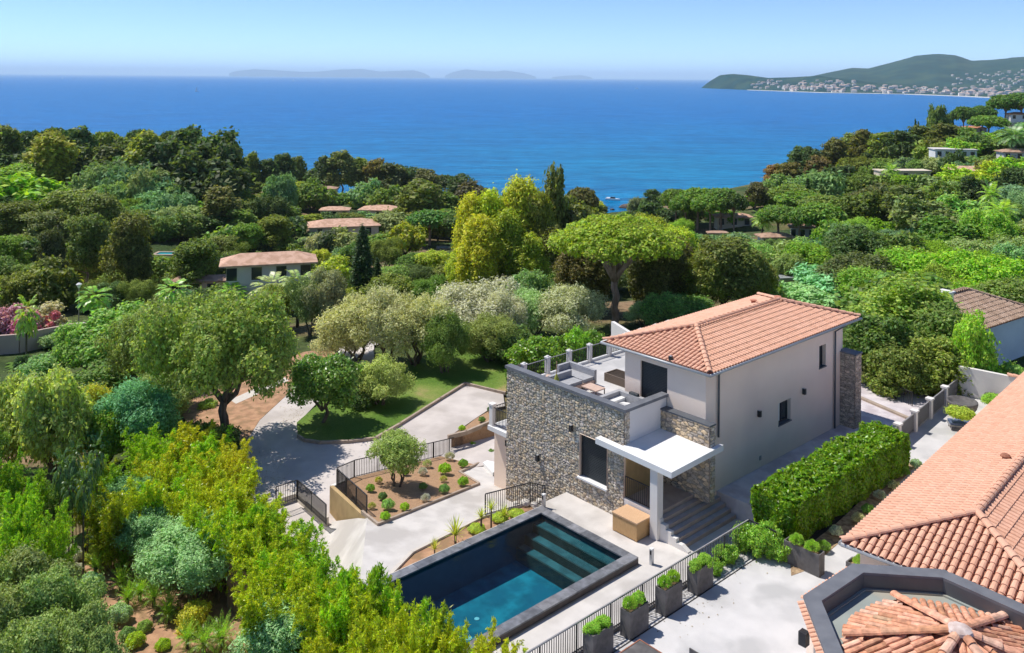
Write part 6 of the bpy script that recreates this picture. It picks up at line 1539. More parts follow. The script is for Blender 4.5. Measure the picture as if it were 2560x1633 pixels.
# ---- olives and trees of the villa garden
for k, u, vt, w, vb, c, lb in [
    ('oliveA', 840, 702, 165, 858, (.17, .195, .10), 'silvery olive tree left of the pale garden path'), ('oliveB', 905, 685, 150, 862, (.185, .215, .11), 'large pale olive tree right of the garden path'), ('oliveA', 975, 700, 160, 868, (.155, .185, .10), 'wide olive tree above the upper end of the lawn'), ('oliveB', 800, 760, 110, 852, (.17, .19, .11), 'small grey olive beside the driveway bend'),
    ('oliveA', 1110, 672, 200, 810, (.21, .22, .15), 'silver-white olive tree behind the lawn'), ('oliveB', 1180, 690, 110, 815, (.19, .20, .14), 'smaller silver olive right of the silver-white one'), ('oliveB', 1045, 742, 110, 888, (.055, .09, .025), 'dark green tree on the lawn edge below the silver olive'), ('oliveA', 1150, 745, 130, 860, (.085, .11, .04), 'greyish tree in the shade at the top of the lawn'),
    ('oliveB', 1335, 676, 165, 800, (.15, .235, .13), 'feathery blue-green tree left of the umbrella pine trunk'), ('oliveA', 1260, 690, 120, 795, (.11, .19, .09), 'blue-green tree between silver olive and feathery tree'), ('broadB', 1250, 640, 100, 740, (.07, .12, .05), 'round mid-green tree behind the blue-green tree'), ('oliveB', 1510, 712, 70, 770, (.12, .20, .11), 'feathery tree right of the umbrella pine trunk'),
    ('broadB', 1560, 692, 100, 780, (.07, .13, .05), 'leafy green tree left of the tiled villa roof'), ('broadA', 1620, 695, 120, 770, (.065, .12, .04), 'leafy tree just above the villa roof ridge'), ('oliveB', 770, 640, 110, 790, (.10, .115, .07), 'grey-brown tree between oak and olives'), ('oliveA', 730, 655, 90, 790, (.06, .09, .035), 'dark slender tree right behind the big oak')]:
    T(k, u, vt, w, vb, c=c, label=lb)
T('roundtree', 757, 838, 150, 1008, c=(.050, .095, .018), label='round glossy dark tree at the left tip of the lawn')
T('oliveB', 895, 848, 125, 960, c=(.125, .16, .06), label='loose grey-green tree in the middle of the lawn')
T('bushN', 845, 880, 90, 955, c=(.03, .055, .018), label='dark bush between the two lawn trees')
T('glossN', 1355, 768, 66, 868, c=(.085, .16, .02), label='cone-shaped bright bush beside the roof terrace')
for u, vt, w, vb, c, lb in [(1260, 790, 120, 905, (.05, .115, .015), 'large glossy bush at the left of the roof terrace'), (1215, 850, 50, 960, (.04, .09, .015), 'dark glossy bush against the stone wall corner'), (1310, 790, 90, 880, (.06, .12, .018), 'glossy bush behind the terrace railing'), (1190, 760, 120, 858, (.045, .075, .022), 'dense dark bush at the right end of the lawn'), (1395, 775, 60, 855, (.06, .11, .02), 'leafy bush at the base of the umbrella pine'), (1220, 905, 40, 975, (.06, .13, .02), 'narrow bush between stone wall and parking')]:
    T('glossN', u, vt, w, vb, c=c, label=lb)
# oak and neighbours
po = P(547 * IS, 1052 * IS, -2.7)
plant('oak', (po.x - .5, po.y, -2.85), 350 * IS / F * po.y, D(560 * IS, 700 * IS, po.y).z + 2.85, (.082, .118, .030), 'huge spreading oak with thick forked trunk beside the driveway', rz=2.2)
plant('oak', D(350 * IS, 1000 * IS, 63) * 1, 190 * IS / F * 63, 6.8, (.07, .10, .03), 'smaller oak left of the huge oak', rz=.4)
for o_ in (REG[-1][0],):
    x, y = o_.location.x, o_.location.y; o_.location.z = H1(x, y)
for k, u, vt, w, vb, c, lb in [('broadB', 275, 735, 210, 870, (.075, .135, .035), 'light green spreading tree left of the big oak'), ('broadB', 200, 765, 120, 880, (.08, .14, .035), 'pale leafy tree at the edge of the left meadow'), ('bushN', 250, 850, 130, 925, (.05, .09, .02), 'low dark green thicket below the light green tree'),
    ('oliveB', 320, 905, 190, 1085, (.055, .135, .075), 'blue-green conifer-like tree at left'), ('oliveA', 385, 880, 150, 1000, (.085, .12, .05), 'grey-green tree between the blue tree and oak'), ('broadB', 130, 880, 170, 1130, (.16, .165, .055), 'cream-flowering tree in the lower left garden'), ('broadB', 30, 905, 130, 1120, (.13, .15, .05), 'pale flowering tree at the left edge'), ('broadA', 165, 985, 80, 1120, (.33, .20, .025), 'orange-flowered shrub tree within the cream flowering trees'), ('broadA', 215, 900, 80, 1060, (.26, .19, .03), 'golden-brown leaved tree above the orange one'),
    ('broadA', 255, 960, 90, 1110, (.075, .13, .02), 'green tree right of the orange-flowered tree'), ('bushN', 450, 1000, 130, 1110, (.05, .085, .02), 'dark low bush at the foot of the oak'), ('bushN', 520, 1010, 90, 1090, (.035, .06, .02), 'shaded bush left of the oak trunk'), ('glossN', 487, 938, 40, 975, (.10, .15, .03), 'small round bush on the orange soil under the oak')]:
    T(k, u, vt, w, vb, c=c, label=lb)
# palms near the road and left meadow
T('palmN', 62, 712, 50, 868, c=(.10, .15, .03), label='slim tall palm in front of the pinkish road wall')
T('palmN', 222, 685, 70, 775, c=(.09, .18, .03), label='palm beside the street lamp')
T('palmN', 408, 668, 70, 760, c=(.10, .17, .04), label='palm in front of the long villa terrace')
T('palmN', 548, 675, 60, 745, c=(.09, .17, .03), label='palm at the left corner of the pale villa')
T('palmN', 640, 660, 90, 760, c=(.14, .20, .09), label='pale palm below the pale villa windows')
T('palmN', 700, 650, 80, 770, c=(.13, .20, .08), label='pale palm right of the villa, above the oak')
T('bushN', 100, 838, 100, 895, c=(.07, .13, .05), label='spiky green shrub on the left meadow')
T('bushN', 50, 838, 34, 880, c=(.03, .06, .03), label='small dark shrub beside the slim tall palm')
T('bushN', 128, 785, 60, 822, c=(.10, .15, .08), label='round bush leaning on the pinkish road wall')
# dracaena cluster
for i, (u, vt, Y) in enumerate(((150, 1075, 40), (180, 1050, 41), (215, 1080, 40.5), (235, 1040, 42), (205, 1120, 39), (170, 1125, 39.5))):
    T('dracaena', u, vt, 34, Y=Y, c=(.035, .065, .025), desc='spiky dark dracaena on bare stems', region='in the lower left thicket')
# ---- bamboo and lime shrubs
bl_ = []
for (u, vt, Y, k, c) in [(300, 1000, 47, 'bambooA', (.14, .18, .01)), (340, 985, 48, 'bambooA', (.15, .19, .012)), (385, 1000, 47, 'bambooA', YG), (430, 985, 47.5, 'bambooB', (0.216, 0.232, 0.010)), (470, 975, 48, 'bambooA', (0.208, 0.224, 0.010)), (515, 990, 47, 'bambooB', YG), (550, 1010, 46, 'bambooA', (0.224, 0.241, 0.010)), (320, 1040, 44, 'bambooB', YG), (370, 1045, 44, 'bambooA', (0.200, 0.215, 0.010)), (420, 1040, 44, 'bambooB', (0.192, 0.206, 0.010)), (470, 1040, 44, 'bambooA', YG), (520, 1045, 43.5, 'bambooA', (0.208, 0.224, 0.010)), (560, 1060, 43, 'bambooB', (0.192, 0.206, 0.010)),
    (350, 1090, 41, 'bambooA', (0.192, 0.206, 0.010)), (400, 1100, 41, 'bambooB', YG), (450, 1100, 40.5, 'bambooA', (0.192, 0.206, 0.010)), (500, 1105, 40.5, 'bambooB', (0.176, 0.189, 0.010)), (545, 1110, 40, 'bambooA', (0.200, 0.215, 0.010)), (590, 1125, 39.5, 'bambooB', (0.200, 0.215, 0.010)), (630, 1150, 39, 'bambooA', (0.176, 0.189, 0.010)), (660, 1185, 38, 'bambooB', (0.160, 0.172, 0.010)),
    (480, 1160, 38, 'bambooB', (0.176, 0.189, 0.010)), (530, 1165, 38, 'bambooA', YG), (580, 1180, 37.5, 'bambooA', (0.192, 0.206, 0.010)), (630, 1205, 37, 'bambooB', (0.176, 0.189, 0.010)), (680, 1225, 36.5, 'bambooA', (0.176, 0.189, 0.010)), (720, 1215, 36.5, 'bambooB', (0.160, 0.172, 0.010)), (620, 1260, 34.5, 'bambooA', (0.200, 0.215, 0.010)), (670, 1275, 34.5, 'bambooB', YG), (725, 1270, 34.5, 'bambooA', (0.180, 0.189, 0.010)), (775, 1290, 34, 'bambooB', (0.160, 0.163, 0.010)), (820, 1320, 33.5, 'bambooA', YG),
    (640, 1330, 33, 'bambooB', (0.200, 0.215, 0.010)), (700, 1330, 33, 'bambooA', (0.190, 0.198, 0.010)), (760, 1345, 32.5, 'bambooA', (0.200, 0.189, 0.010)), (820, 1325, 32, 'bambooB', YG), (870, 1315, 32.2, 'bambooA', (0.200, 0.198, 0.010)), (800, 1400, 31, 'bambooA', (0.192, 0.206, 0.010)), (860, 1370, 30.5, 'bambooB', (0.210, 0.189, 0.010)), (920, 1345, 31, 'bambooA', (0.220, 0.206, 0.010)), (965, 1350, 31, 'bambooB', YG), (900, 1420, 29.5, 'bambooA', (0.192, 0.206, 0.010)), (960, 1395, 29.5, 'bambooA', (0.220, 0.215, 0.010)), (1010, 1405, 29.5, 'bambooB', (0.192, 0.206, 0.010)), (850, 1480, 29, 'bambooB', (0.200, 0.198, 0.010)), (1060, 1440, 29, 'bambooA', (0.192, 0.206, 0.010)), (1110, 1450, 29, 'bambooB', (0.208, 0.224, 0.010)), (1170, 1440, 29, 'bambooA', (0.216, 0.232, 0.010)), (1190, 1500, 28.6, 'bambooB', (0.192, 0.206, 0.010)), (1130, 1520, 28, 'bambooA', (0.200, 0.215, 0.010)), (1000, 1510, 28, 'bambooB', YG), (1240, 1530, 28, 'sprig', (0.160, 0.172, 0.010)), (1280, 1490, 28, 'sprig', (0.160, 0.172, 0.010)), (1040, 1360, 29.5, 'sprig', (0.200, 0.163, 0.010)), (880, 1250, 32, 'sprig', (0.152, 0.163, 0.010)), (840, 1270, 32.5, 'sprig', (0.152, 0.163, 0.010)), (600, 1140, 39, 'sprig', (0.160, 0.172, 0.010)), (625, 1135, 38.5, 'sprig', (0.160, 0.172, 0.010)),
    (30, 1100, 37, 'bambooA', (0.160, 0.172, 0.010)), (80, 1110, 37.5, 'bambooB', (0.168, 0.181, 0.010)), (10, 1030, 41, 'bambooA', (0.136, 0.146, 0.010)), (60, 1060, 40, 'bambooB', (0.128, 0.138, 0.010)), (120, 1150, 36, 'bambooA', (0.160, 0.172, 0.010)), (20, 1180, 34, 'bambooB', (0.160, 0.172, 0.010)), (70, 1180, 34.5, 'bambooA', (0.144, 0.155, 0.010)), (250, 1060, 43, 'bambooA', (0.136, 0.146, 0.010)), (265, 1120, 40, 'bambooB', (0.120, 0.129, 0.010)), (130, 1050, 42, 'bambooB', (.05, .10, .03)), (215, 1060, 43.5, 'bambooA', (0.112, 0.120, 0.010))]:
    if u in (300, 320) and u < 330 and vt in (1000, 1040): continue
    if c[1] > .13: c = (c[1] * (.66 if c[0] > .17 else .50), c[1] * .88, .012)
    w = 100 if k != 'sprig' else 46
    T(k, u, vt, w * (38 / Y) ** .8, Y=Y, c=nz(c, .06), desc='feathery %s bamboo clump' % ('yellow-green' if c[0] > .17 else 'lime green' if c[0] > .1 else 'deep green') if k != 'sprig' else 'thin single bamboo sprig', region='in front of the pool' if u > 820 else 'below the driveway' if u > 560 else 'beside the big oak' if u > 280 else 'at the lower left edge')
# ---- lower left garden
for k, u, vt, w, Y, c, lb in [('oliveD', 300, 1128, 150, 1290, (.065, .13, .065), 'rounded blue-green olive at the top of the planted slope'), ('oliveD', 365, 1188, 155, 1335, (.075, .14, .075), 'blue-green olive left of the largest garden olive'), ('oliveD', 455, 1228, 225, 1408, (.095, .165, .085), 'largest blue-green olive with dark shade beneath it'), ('oliveD', 530, 1225, 130, 1375, (.08, .145, .075), 'blue-green olive lobe against the reed fence'), ('oliveD', 700, 1385, 240, 1590, (.095, .165, .09), 'big round blue-green olive at the bottom edge'),
    ('oliveD', 280, 1205, 80, 1290, (.05, .075, .04), 'dark grey small olive behind the left garden olives')]:
    T(k, u, vt, w, Y, c=c, label=lb)
for i, (u, vt, w, Y) in enumerate([(60, 1275, 250, 33), (130, 1335, 240, 31.5), (30, 1370, 230, 30.5), (195, 1425, 210, 30), (100, 1440, 250, 29), (240, 1480, 130, 29.5), (0, 1310, 150, 32)]):
    T('bushL', u, vt, w, Y=Y, c=nz((.085, .118, .045), .1), desc='large pale-tipped bush', region='in the bottom left corner')
for i, (u, vt, Y) in enumerate(((-60, 1180, 36), (-90, 1080, 41), (-110, 1300, 31), (-60, 980, 47), (-120, 960, 52), (-150, 1150, 38), (-70, 880, 60), (-170, 900, 62))):
    T('bushL' if i % 2 else 'broadA', u, vt, 190 * 38 / Y, Y=Y, c=nz((.075, .12, .03), .15), desc='leafy green bush', region='beyond the left edge of the garden')
for u, v, w, k, c, lb in [(202, 1262, 52, 'ballB', (.13, .24, .15), 'blue-grey ball shrub below the dark olive'), (165, 1300, 56, 'ballB', (.30, .34, .33), 'whitish silver shrub at the top of the garden slope'), (180, 1325, 36, 'ballB', (.28, .36, .32), 'small whitish silver shrub below the bigger one'), (225, 1292, 44, 'bushN', (.15, .17, .03), 'yellowish bush next to the blue-grey ball'), (212, 1365, 60, 'ballB', (.11, .22, .13), 'lower blue-grey ball shrub on the slope'), (318, 1500, 46, 'ballB', (.09, .24, .015), 'bright green ball shrub at the bottom left'), (383, 1508, 36, 'ballB', (.10, .23, .015), 'smaller bright green ball right of the other one'), (280, 1438, 60, 'ballB', (.12, .22, .12), 'pale blue-green cushion shrub near the cycads'), (455, 1450, 70, 'bushN', (.16, .20, .02), 'yellow-leaved low bush in the olive shade'), (300, 1480, 40, 'ballB', (.07, .12, .05), 'dull green cushion shrub left of the yellow bush'), (340, 1460, 36, 'ballB', (.09, .14, .04), 'small olive-green cushion between the cycads')]:
    h = H1(0, 0); p = P(u * IS, v * IS + 12, -2.4); p.z = H1(p.x, p.y)
    plant(k, p, w * IS / F * p.y, w * IS / F * p.y * .85, c, lb)
for i, (u, v, w) in enumerate([(225, 1330, 56), (290, 1322, 54), (285, 1362, 56), (330, 1385, 58), (362, 1398, 56), (300, 1400, 50), (400, 1415, 50), (480, 1515, 76), (520, 1500, 78), (440, 1505, 56), (395, 1440, 54), (260, 1310, 48)]):
    p = P(u * IS, v * IS, -2.2); p.z = H1(p.x, p.y)
    plant('cycad', p, w * IS / F * p.y, 1.0, nz((.075, .15, .02), .1), desc='dark green cycad rosette', region='on the sandy garden slope')
mb = MB()
a_, b_ = P(536 * IS, 1400 * IS, -2.2), P(618 * IS, 1462 * IS, -2.2)
for i in range(46):
    p = a_.lerp(b_, i / 45); hh_ = 1.5 + rnd.uniform(-.06, .06); mb.bar((p.x, p.y, p.z - .6), (p.x + rnd.uniform(-.03, .03), p.y, p.z + hh_), .06)
tag(build('reed_fence', mb, M['reed']), 'brown reed fence beside the largest blue-green olive', 'fence')
# sandy slope sheet under the lower-left garden, following the terrain
def drape(name, uvs, mat, label, kind, z=-2.4, lift=.03, step=.6):
    poly = [(q.x, q.y) for q in (P(u * IS, v * IS, z) for u, v in uvs)]
    x0, x1 = min(p[0] for p in poly), max(p[0] for p in poly); y0, y1 = min(p[1] for p in poly), max(p[1] for p in poly)
    nx_, ny_ = int((x1 - x0) / step) + 2, int((y1 - y0) / step) + 2
    gx_, gy_ = np.meshgrid(np.linspace(x0, x1, nx_), np.linspace(y0, y1, ny_))
    gz_ = hgt(gx_, gy_) + lift + .05
    ii = np.arange(nx_ * ny_).reshape(ny_, nx_); F_ = []
    for j in range(ny_ - 1):
        for i in range(nx_ - 1):
            if inpoly((gx_[j, i] + gx_[j, i + 1]) / 2, (gy_[j, i] + gy_[j + 1, i]) / 2, poly): F_.append((ii[j, i], ii[j, i + 1], ii[j + 1, i + 1], ii[j + 1, i]))
    if not F_: return None
    o = link(name, mesh_np(name, np.stack([gx_.ravel(), gy_.ravel(), gz_.ravel()], 1), F_, mat, True)); tag(o, label, kind=kind); return o
drape('garden_soil', [(130, 1290), (230, 1240), (420, 1280), (560, 1330), (630, 1440), (620, 1600), (150, 1600), (100, 1400)], M['soil'], 'orange sandy soil of the planted garden slope', 'structure', lift=.04, step=.35)
drape('meadow', [(20, 845), (165, 822), (330, 850), (260, 900), (180, 905), (100, 880), (20, 880)], M['lawn'], 'sunlit meadow behind the road wall at left', 'structure', z=-6, lift=.05)
drape('lawn_patch', [(110, 1268), (170, 1238), (215, 1240), (150, 1275)], M['lawn'], 'small patch of grass in the lower left garden', 'structure', lift=.10, step=.4)
drape('bare_soil', [(0, 600), (120, 590), (280, 610), (480, 600), (520, 650), (480, 720), (380, 700), (200, 720), (0, 740)], M['soil'], 'bare orange ground under the pines near the far pool', 'structure', z=-14, lift=.06, step=1.0)
# ---- small clipped shrubs in the mulched beds
def zb(x, y): return (800 + x / 2.793, 1083 + y / 2.793)
SH = [(718, 295, 62, 'ballL', (.22, .26, .20), 'grey lavender mound'), (750, 240, 62, 'ballL', (.14, .19, .12), 'grey-green lavender mound'), (905, 190, 64, 'ballL', (.18, .23, .17), 'grey lavender mound'), (738, 480, 64, 'ballL', (.24, .28, .21), 'pale grey lavender mound'), (475, 535, 86, 'ballG', (.10, .17, .06), 'large sage green mound'), (870, 288, 88, 'ballG', (.09, .20, .015), 'large bright green mound'), (1000, 240, 66, 'ballG', (.07, .14, .02), 'clipped green mound'), (1065, 120, 66, 'ballG', (.08, .17, .015), 'clipped green mound'), (1000, 370, 74, 'ballG', (.08, .17, .015), 'clipped green mound'), (868, 420, 72, 'ballG', (.06, .13, .04), 'clipped dark green mound'), (455, 608, 68, 'ballG', (.08, .19, .015), 'bright green mound'), (592, 542, 64, 'ballG', (.10, .22, .015), 'bright green mound'), (352, 410, 62, 'ballG', (.08, .16, .02), 'clipped green mound'), (437, 468, 62, 'ballG', (.05, .10, .03), 'clipped dark green mound'), (720, 395, 56, 'ballG', (.05, .11, .03), 'shaded dark mound'), (597, 295, 56, 'ballG', (.05, .13, .02), 'clipped dark green mound'), (408, 350, 52, 'ballL', (.20, .23, .07), 'yellowish spiky mound'), (862, 342, 50, 'ballL', (.22, .25, .08), 'yellowish spiky mound'), (362, 530, 52, 'ballL', (.20, .23, .08), 'yellowish spiky mound'), (1180, 75, 64, 'ballL', (.16, .21, .14), 'grey lavender mound'), (1195, 165, 60, 'ballG', (.05, .12, .03), 'clipped dark green mound')]
for x, y, w, k, c, dsc in SH:
    u, v = zb(x, y); p = PC(u, v, .05); d_ = w / 2.793 / F * p.y
    plant(k, p, d_ * 1.05, d_ * .92, nz(c, .06), desc=dsc, region='in the olive bed')
for u, v, c, lb in ((1205, 1050, (.05, .11, .03), 'small green mound in the corner bed, the right one'), (1155, 1072, (.11, .20, .02), 'small lime mound in the corner bed, the left one'), (1226, 1024, (.04, .07, .03), 'tiny dark mound beside the balcony post')):
    plant('ballG', P(u, v + 6, DZ + .75), .45, .38, c, lb)
p = PC(993, 1213, .05); plant('oliveS', p, 2.75, 2.75, (.095, .135, .045), 'small gnarled olive tree in the mulched bed')
for i, (x, y, w, k) in enumerate([(800, 850, 90, 'yucca'), (945, 770, 150, 'yucca'), (1125, 690, 100, 'yuccaT'), (1195, 660, 100, 'yuccaT'), (1285, 620, 100, 'yucca')]):
    u, v = zb(x, y); p = P(u, v, -.04); plant(k, p, w / 2.793 / F * p.y * 1.15, {0: .8, 1: 1.25, 2: 1.1, 3: 1.35, 4: .9}[i], nz((.15, .22, .035), .1), desc='spiky yucca', region='in the narrow bed by the pool')
for i, (s_, t_) in enumerate(((-4.2, 3.0), (-3.4, 2.75), (-5.6, 2.95))): plant('ballB', HW(s_, t_, -.05), .8, .35, (.13, .19, .03), desc='low yellow-green ground plant', region='behind the pool coping')
# hedge
lv = Leaves(77); r_ = lv.r
hp_ = [(2.0, 12.6, -6.15, -8.05, .95, 2.75)]
s0_, s1_, t1_, t0_, z0_, z1_ = hp_[0]
def hpt(s, t, z): return np.array([OX + AX * s - AY * t, OY + AY * s + AX * t, z])
def hface(n, fn, nrm):
    P_ = np.array([fn(r_.rand(), r_.rand()) for _ in range(n)]); nn = unit(np.array(nrm) + r_.normal(size=(n, 3)) * .6)
    bumpv = .16 * np.sin(P_[:, :1] * 2.3) * np.sin(P_[:, 1:2] * 2.9 + P_[:, 2:] * 2)
    P_ = P_ + np.array(nrm) * (bumpv - .18 * r_.rand(n, 1) ** 1.5)
    t = unit(np.cross(nn, r_.normal(size=(n, 3)))); b = np.cross(nn, t); sz = r_.uniform(.7, 1.35, n); lv.put(P_, t, b, .085 * sz, .05 * sz)
aV, bV = np.array([AX, AY, 0]), np.array([-AY, AX, 0])
hface(26000, lambda a, b: hpt(s0_ + (s1_ - s0_) * a, t0_ + (t1_ - t0_) * b, z1_), (0, 0, 1))
for q_ in range(220):
    cq = hpt(s0_ + (s1_ - s0_) * r_.rand(), t0_ + (t1_ - t0_) * r_.rand(), z1_ + r_.uniform(-.08, .12)); lv.lobe(cq, (.17, .17, .2), 60, .07, .035, .5, .3)
hface(22000, lambda a, b: hpt(s0_ + (s1_ - s0_) * a, t0_, z0_ + (z1_ - z0_) * b), -bV)
hface(14000, lambda a, b: hpt(s0_ + (s1_ - s0_) * a, t1_, z0_ + (z1_ - z0_) * b), bV)
hface(5000, lambda a, b: hpt(s0_, t0_ + (t1_ - t0_) * a, z0_ + (z1_ - z0_) * b), -aV)
hface(5000, lambda a, b: hpt(s1_, t0_ + (t1_ - t0_) * a, z0_ + (z1_ - z0_) * b), aV)
hc = np.array(hpt(7, -7.1, .93)); lv.V = [v - hc for v in lv.V]
ho = link('hedge', lv.mesh('hedge', M['leaf_gloss'])); ho.location = hc; ho.color = (.20, .36, .015, 1); tag(ho, 'long bright green clipped hedge along the shaded alley', 'hedge')
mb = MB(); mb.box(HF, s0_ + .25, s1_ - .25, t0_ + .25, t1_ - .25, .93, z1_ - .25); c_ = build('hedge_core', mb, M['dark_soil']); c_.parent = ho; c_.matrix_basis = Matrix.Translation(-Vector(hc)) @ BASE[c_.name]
# climber on the railing corner, planter greenery, edging shrubs
for s_, t_, h_, w_ in ((.4, -6.85, 1.1, 1.1), (.62, -7.5, 1.35, 1.2), (-.9, -6.80, .7, .9), (.75, -8.1, .9, .9), (-1.9, -6.8, .45, .8)):
    plant('glossN', HW(s_, t_, .95), w_, h_, (.08, .16, .02), desc='climbing plant tangle', region='on the terrace railing corner')
PLc = [('rosemary', .10, .20), ('ball', .08, .16), ('ball', .08, .17), ('low', .12, .17)]
for i, (s_, t_) in enumerate(PL[:4]):
    for j, ds in enumerate((-.26, .24)):
        k = 'ballL' if i == 1 or (i == 2 and j == 0) else 'ballG' if i == 2 else 'bushN'
        plant(k, HW(s_ + ds, t_, 1.0 + .82), .48, .36 if i in (0, 3) else .5, nz((.09, .18, .025), .15), desc='leafy potted plant', region='in the railing planter boxes')
for j, (s_, t_) in enumerate(((.95, -8.75), (.95, -9.4))): plant('ballL', HW(s_, t_, 1.0 + .72), .56, .5, (.09, .20, .03), ('green tufted ball in the wide planter box, nearer the railing', 'green tufted ball in the wide planter box, farther from the railing')[j])
plant('ballL', HW(1.3, -11.2, 1.78), .6, .5, (.11, .22, .04), 'green tuft in the small planter box by the roof corner')
for i, (u, v) in enumerate(((2026, 1398), (2058, 1368), (2090, 1330), (2146, 1298), (2170, 1275), (2200, 1240), (2235, 1215), (2260, 1180), (2290, 1160))):
    plant('ballL' if i % 2 else 'ballG', P(u, v + 10, 1.0), .55, .45, nz(((.20, .25, .13), (.07, .14, .03), (.13, .24, .16))[i % 3], .1), desc='round edging shrub', region='between hedge and tiled house')
sheet('edging_bed', [(1978, 1440), (2020, 1425), (2112, 1345), (2290, 1165), (2262, 1150), (2090, 1310), (1975, 1400)], M['stone_mix'], 'mulch and stone strip between hedge and tiled house', 'structure', fn=lambda u, v: P(u, v, 1.0), dz=.012, thick=.02)
bo = P(2405, 1045, 1.86); plant('bushN', (bo.x, bo.y, 1.8), 1.3, .6, (.13, .25, .03), 'leafy white-flecked plant in the round bowl planter')
bo = P(2480, 1010, 1.5); plant('bushN', (bo.x, bo.y, 1.45), 1.0, .6, (.10, .20, .03), 'shrub in the dark pot by the terrace wall')
# fence on the far right lane
fq = [P(2130, 1000, .9), P(2200, 1018, .9), P(2285, 1048, .9)]
pass
lf = Leaves(99); r_ = lf.r
def litter(n, fn, spread):
    P_ = np.array([tuple(fn(r_.rand(), r_.rand())) for _ in range(n)]) + np.array([0, 0, .008]); a = r_.rand(n) * 6.28
    t = np.stack([np.cos(a), np.sin(a), r_.normal(size=n) * .12], 1); b = np.stack([-np.sin(a), np.cos(a), r_.normal(size=n) * .12], 1); sz = r_.uniform(.5, 1.3, n); lf.put(P_, t, b, .035 * sz, .02 * sz)
litter(500, lambda a, b: P(600 + 110 * a * a + 40 * b, 1120 + 110 * b, DZ), 0); litter(260, lambda a, b: P(700 + 60 * a, 980 + 90 * b, DZ), 0); litter(50, lambda a, b: HW(-10 + 10.5 * a, -7.5 - 1.2 * b * b, 1.01), 0); litter(120, lambda a, b: HW(4 + 9 * a, -5.9 + .9 * b * b, .885), 0)
lo_ = link('leaf_litter', lf.mesh('leaf_litter', M['leaf_soft'])); lo_.color = (.30, .22, .10, 1); tag(lo_, 'fallen leaves scattered over drive and terrace', kind='stuff')
railing('picket_fence', [P(2128, 962, .5), P(2200, 995, .5), P(2280, 1032, .5)], 'dark iron fence under the trees at the end of the alley', 1.2, gap=.13)
mb = MB(); mb.bar(P(2126, 985, .9), P(2282, 1052, .9), .25, .18); tag(build('kerb', mb, M['kerb']), 'low kerb under the dark iron fence', 'kerb')
# ================================================================ far buildings
M['wall_lilac'] = surf('wall_lilac', (.68, .64, .60), (.60, .565, .53), scale=.4, rough=.9)
M['wall_cream'] = surf('wall_cream', (.72, .62, .50), (.64, .54, .43), scale=.4, rough=.9)
M['roof_pink'] = surf('roof_pink', (.66, .42, .30), (.50, .30, .20), scale=1.2, detail=8, rough=.85, bump=.4, bscale=4, lo=.42, hi=.58)
M['roof_brown'] = surf('roof_brown', (.46, .30, .21), (.33, .20, .14), scale=1.0, detail=8, rough=.85, bump=.4, bscale=4, lo=.42, hi=.58)
M['roof_orange'] = surf('roof_orange', (.62, .27, .15), (.52, .21, .11), scale=1.0, rough=.85)
KEEP = []
def house(label, u, vb, wpx, hpx, depth=.6, rot=0.0, wall='wall_lilac', roof='roof_pink', flat=False, rise=.30, keep=True, KF=.55, win=3, Y=None, over=.5, name='house', z=None):
    u *= IS; p = G(u, vb * IS) if Y is None else D(u, vb * IS, Y)
    if z is not None: p.z = z
    w, h = wpx * IS / F * p.y, hpx * IS / F * p.y; d = w * depth
    f = FR(p.x, p.y, rot); o = thing(name, label, 'house', p, rot)
    z0, z1 = p.z - 2.5, p.z + h
    if flat:
        mb = MB(); mb.box(f, -w / 2, w / 2, 0, d, z0, z1); build('wall', mb, M[wall], o)
        mb = MB(); mb.box(f, -w / 2 - .3, w / 2 + .3, -.3, d + .3, z1 + .002, z1 + .3); build('roof', mb, M[roof], o)
    else:
        hr = min(w, d) * .5 * rise; ze = z1 - hr
        mb = MB(); mb.box(f, -w / 2 + over, w / 2 - over, over, d - over, z0, ze); build('wall', mb, M[wall], o)
        A_, B_, C_, D_ = f.w(-w / 2, 0, ze), f.w(w / 2, 0, ze), f.w(w / 2, d, ze), f.w(-w / 2, d, ze)
        if w >= d: r0, r1 = f.w(-w / 2 + d / 2, d / 2, z1), f.w(w / 2 - d / 2, d / 2, z1)
        else: r0, r1 = f.w(0, w / 2, z1), f.w(0, d - w / 2, z1)
        mb = MB(); vs = [A_, B_, C_, D_, r0, r1] + [q - Vector((0, 0, .18)) for q in (A_, B_, C_, D_)]
        fs = [(0, 1, 5, 4), (2, 3, 4, 5), (1, 2, 5), (3, 0, 4)] if w >= d else [(0, 1, 4), (1, 2, 5, 4), (2, 3, 5), (3, 0, 4, 5)]
        mb.add(vs, fs + [(6, 7, 1, 0), (7, 8, 2, 1), (8, 9, 3, 2), (9, 6, 0, 3), (9, 8, 7, 6)]); build('roof', mb, M[roof], o)
        z1 = ze
    off = over if not flat else 0
    for i in range(win):
        x = -w / 2 + w * (i + .5) / win; hw_ = min(.6, w / win * .25); zt = z1 - .45; zb_ = max(p.z + .3, zt - 1.5)
        if zt - zb_ < .5: continue
        mb = MB(); mb.box(f, x - hw_, x + hw_, off - .03, off + .04, zb_, zt); wn = build('window', mb, M['glass_dark'], o)
        mb = MB(); mb.box(f, x - hw_ - .08, x + hw_ + .08, off - .10, off - .031, zb_ - .1, zb_ - .005); build('sill', mb, M['plaster_white'], wn)
    if keep: KEEP.append(((u - wpx * IS * .5), (vb - hpx) * IS - 4, u + wpx * IS * .5, (vb - hpx * KF) * IS, p.y))
    return o
house('long pale villa with pinkish tiled roof behind the big oak', 632, 742, 225, 138, .42, radians(16), 'wall_lilac', 'roof_pink', rise=.42, win=4, over=.8)
house('low left wing of the long pale villa', 475, 716, 160, 62, .4, radians(10), 'wall_cream', 'roof_brown', win=4, rise=.25)
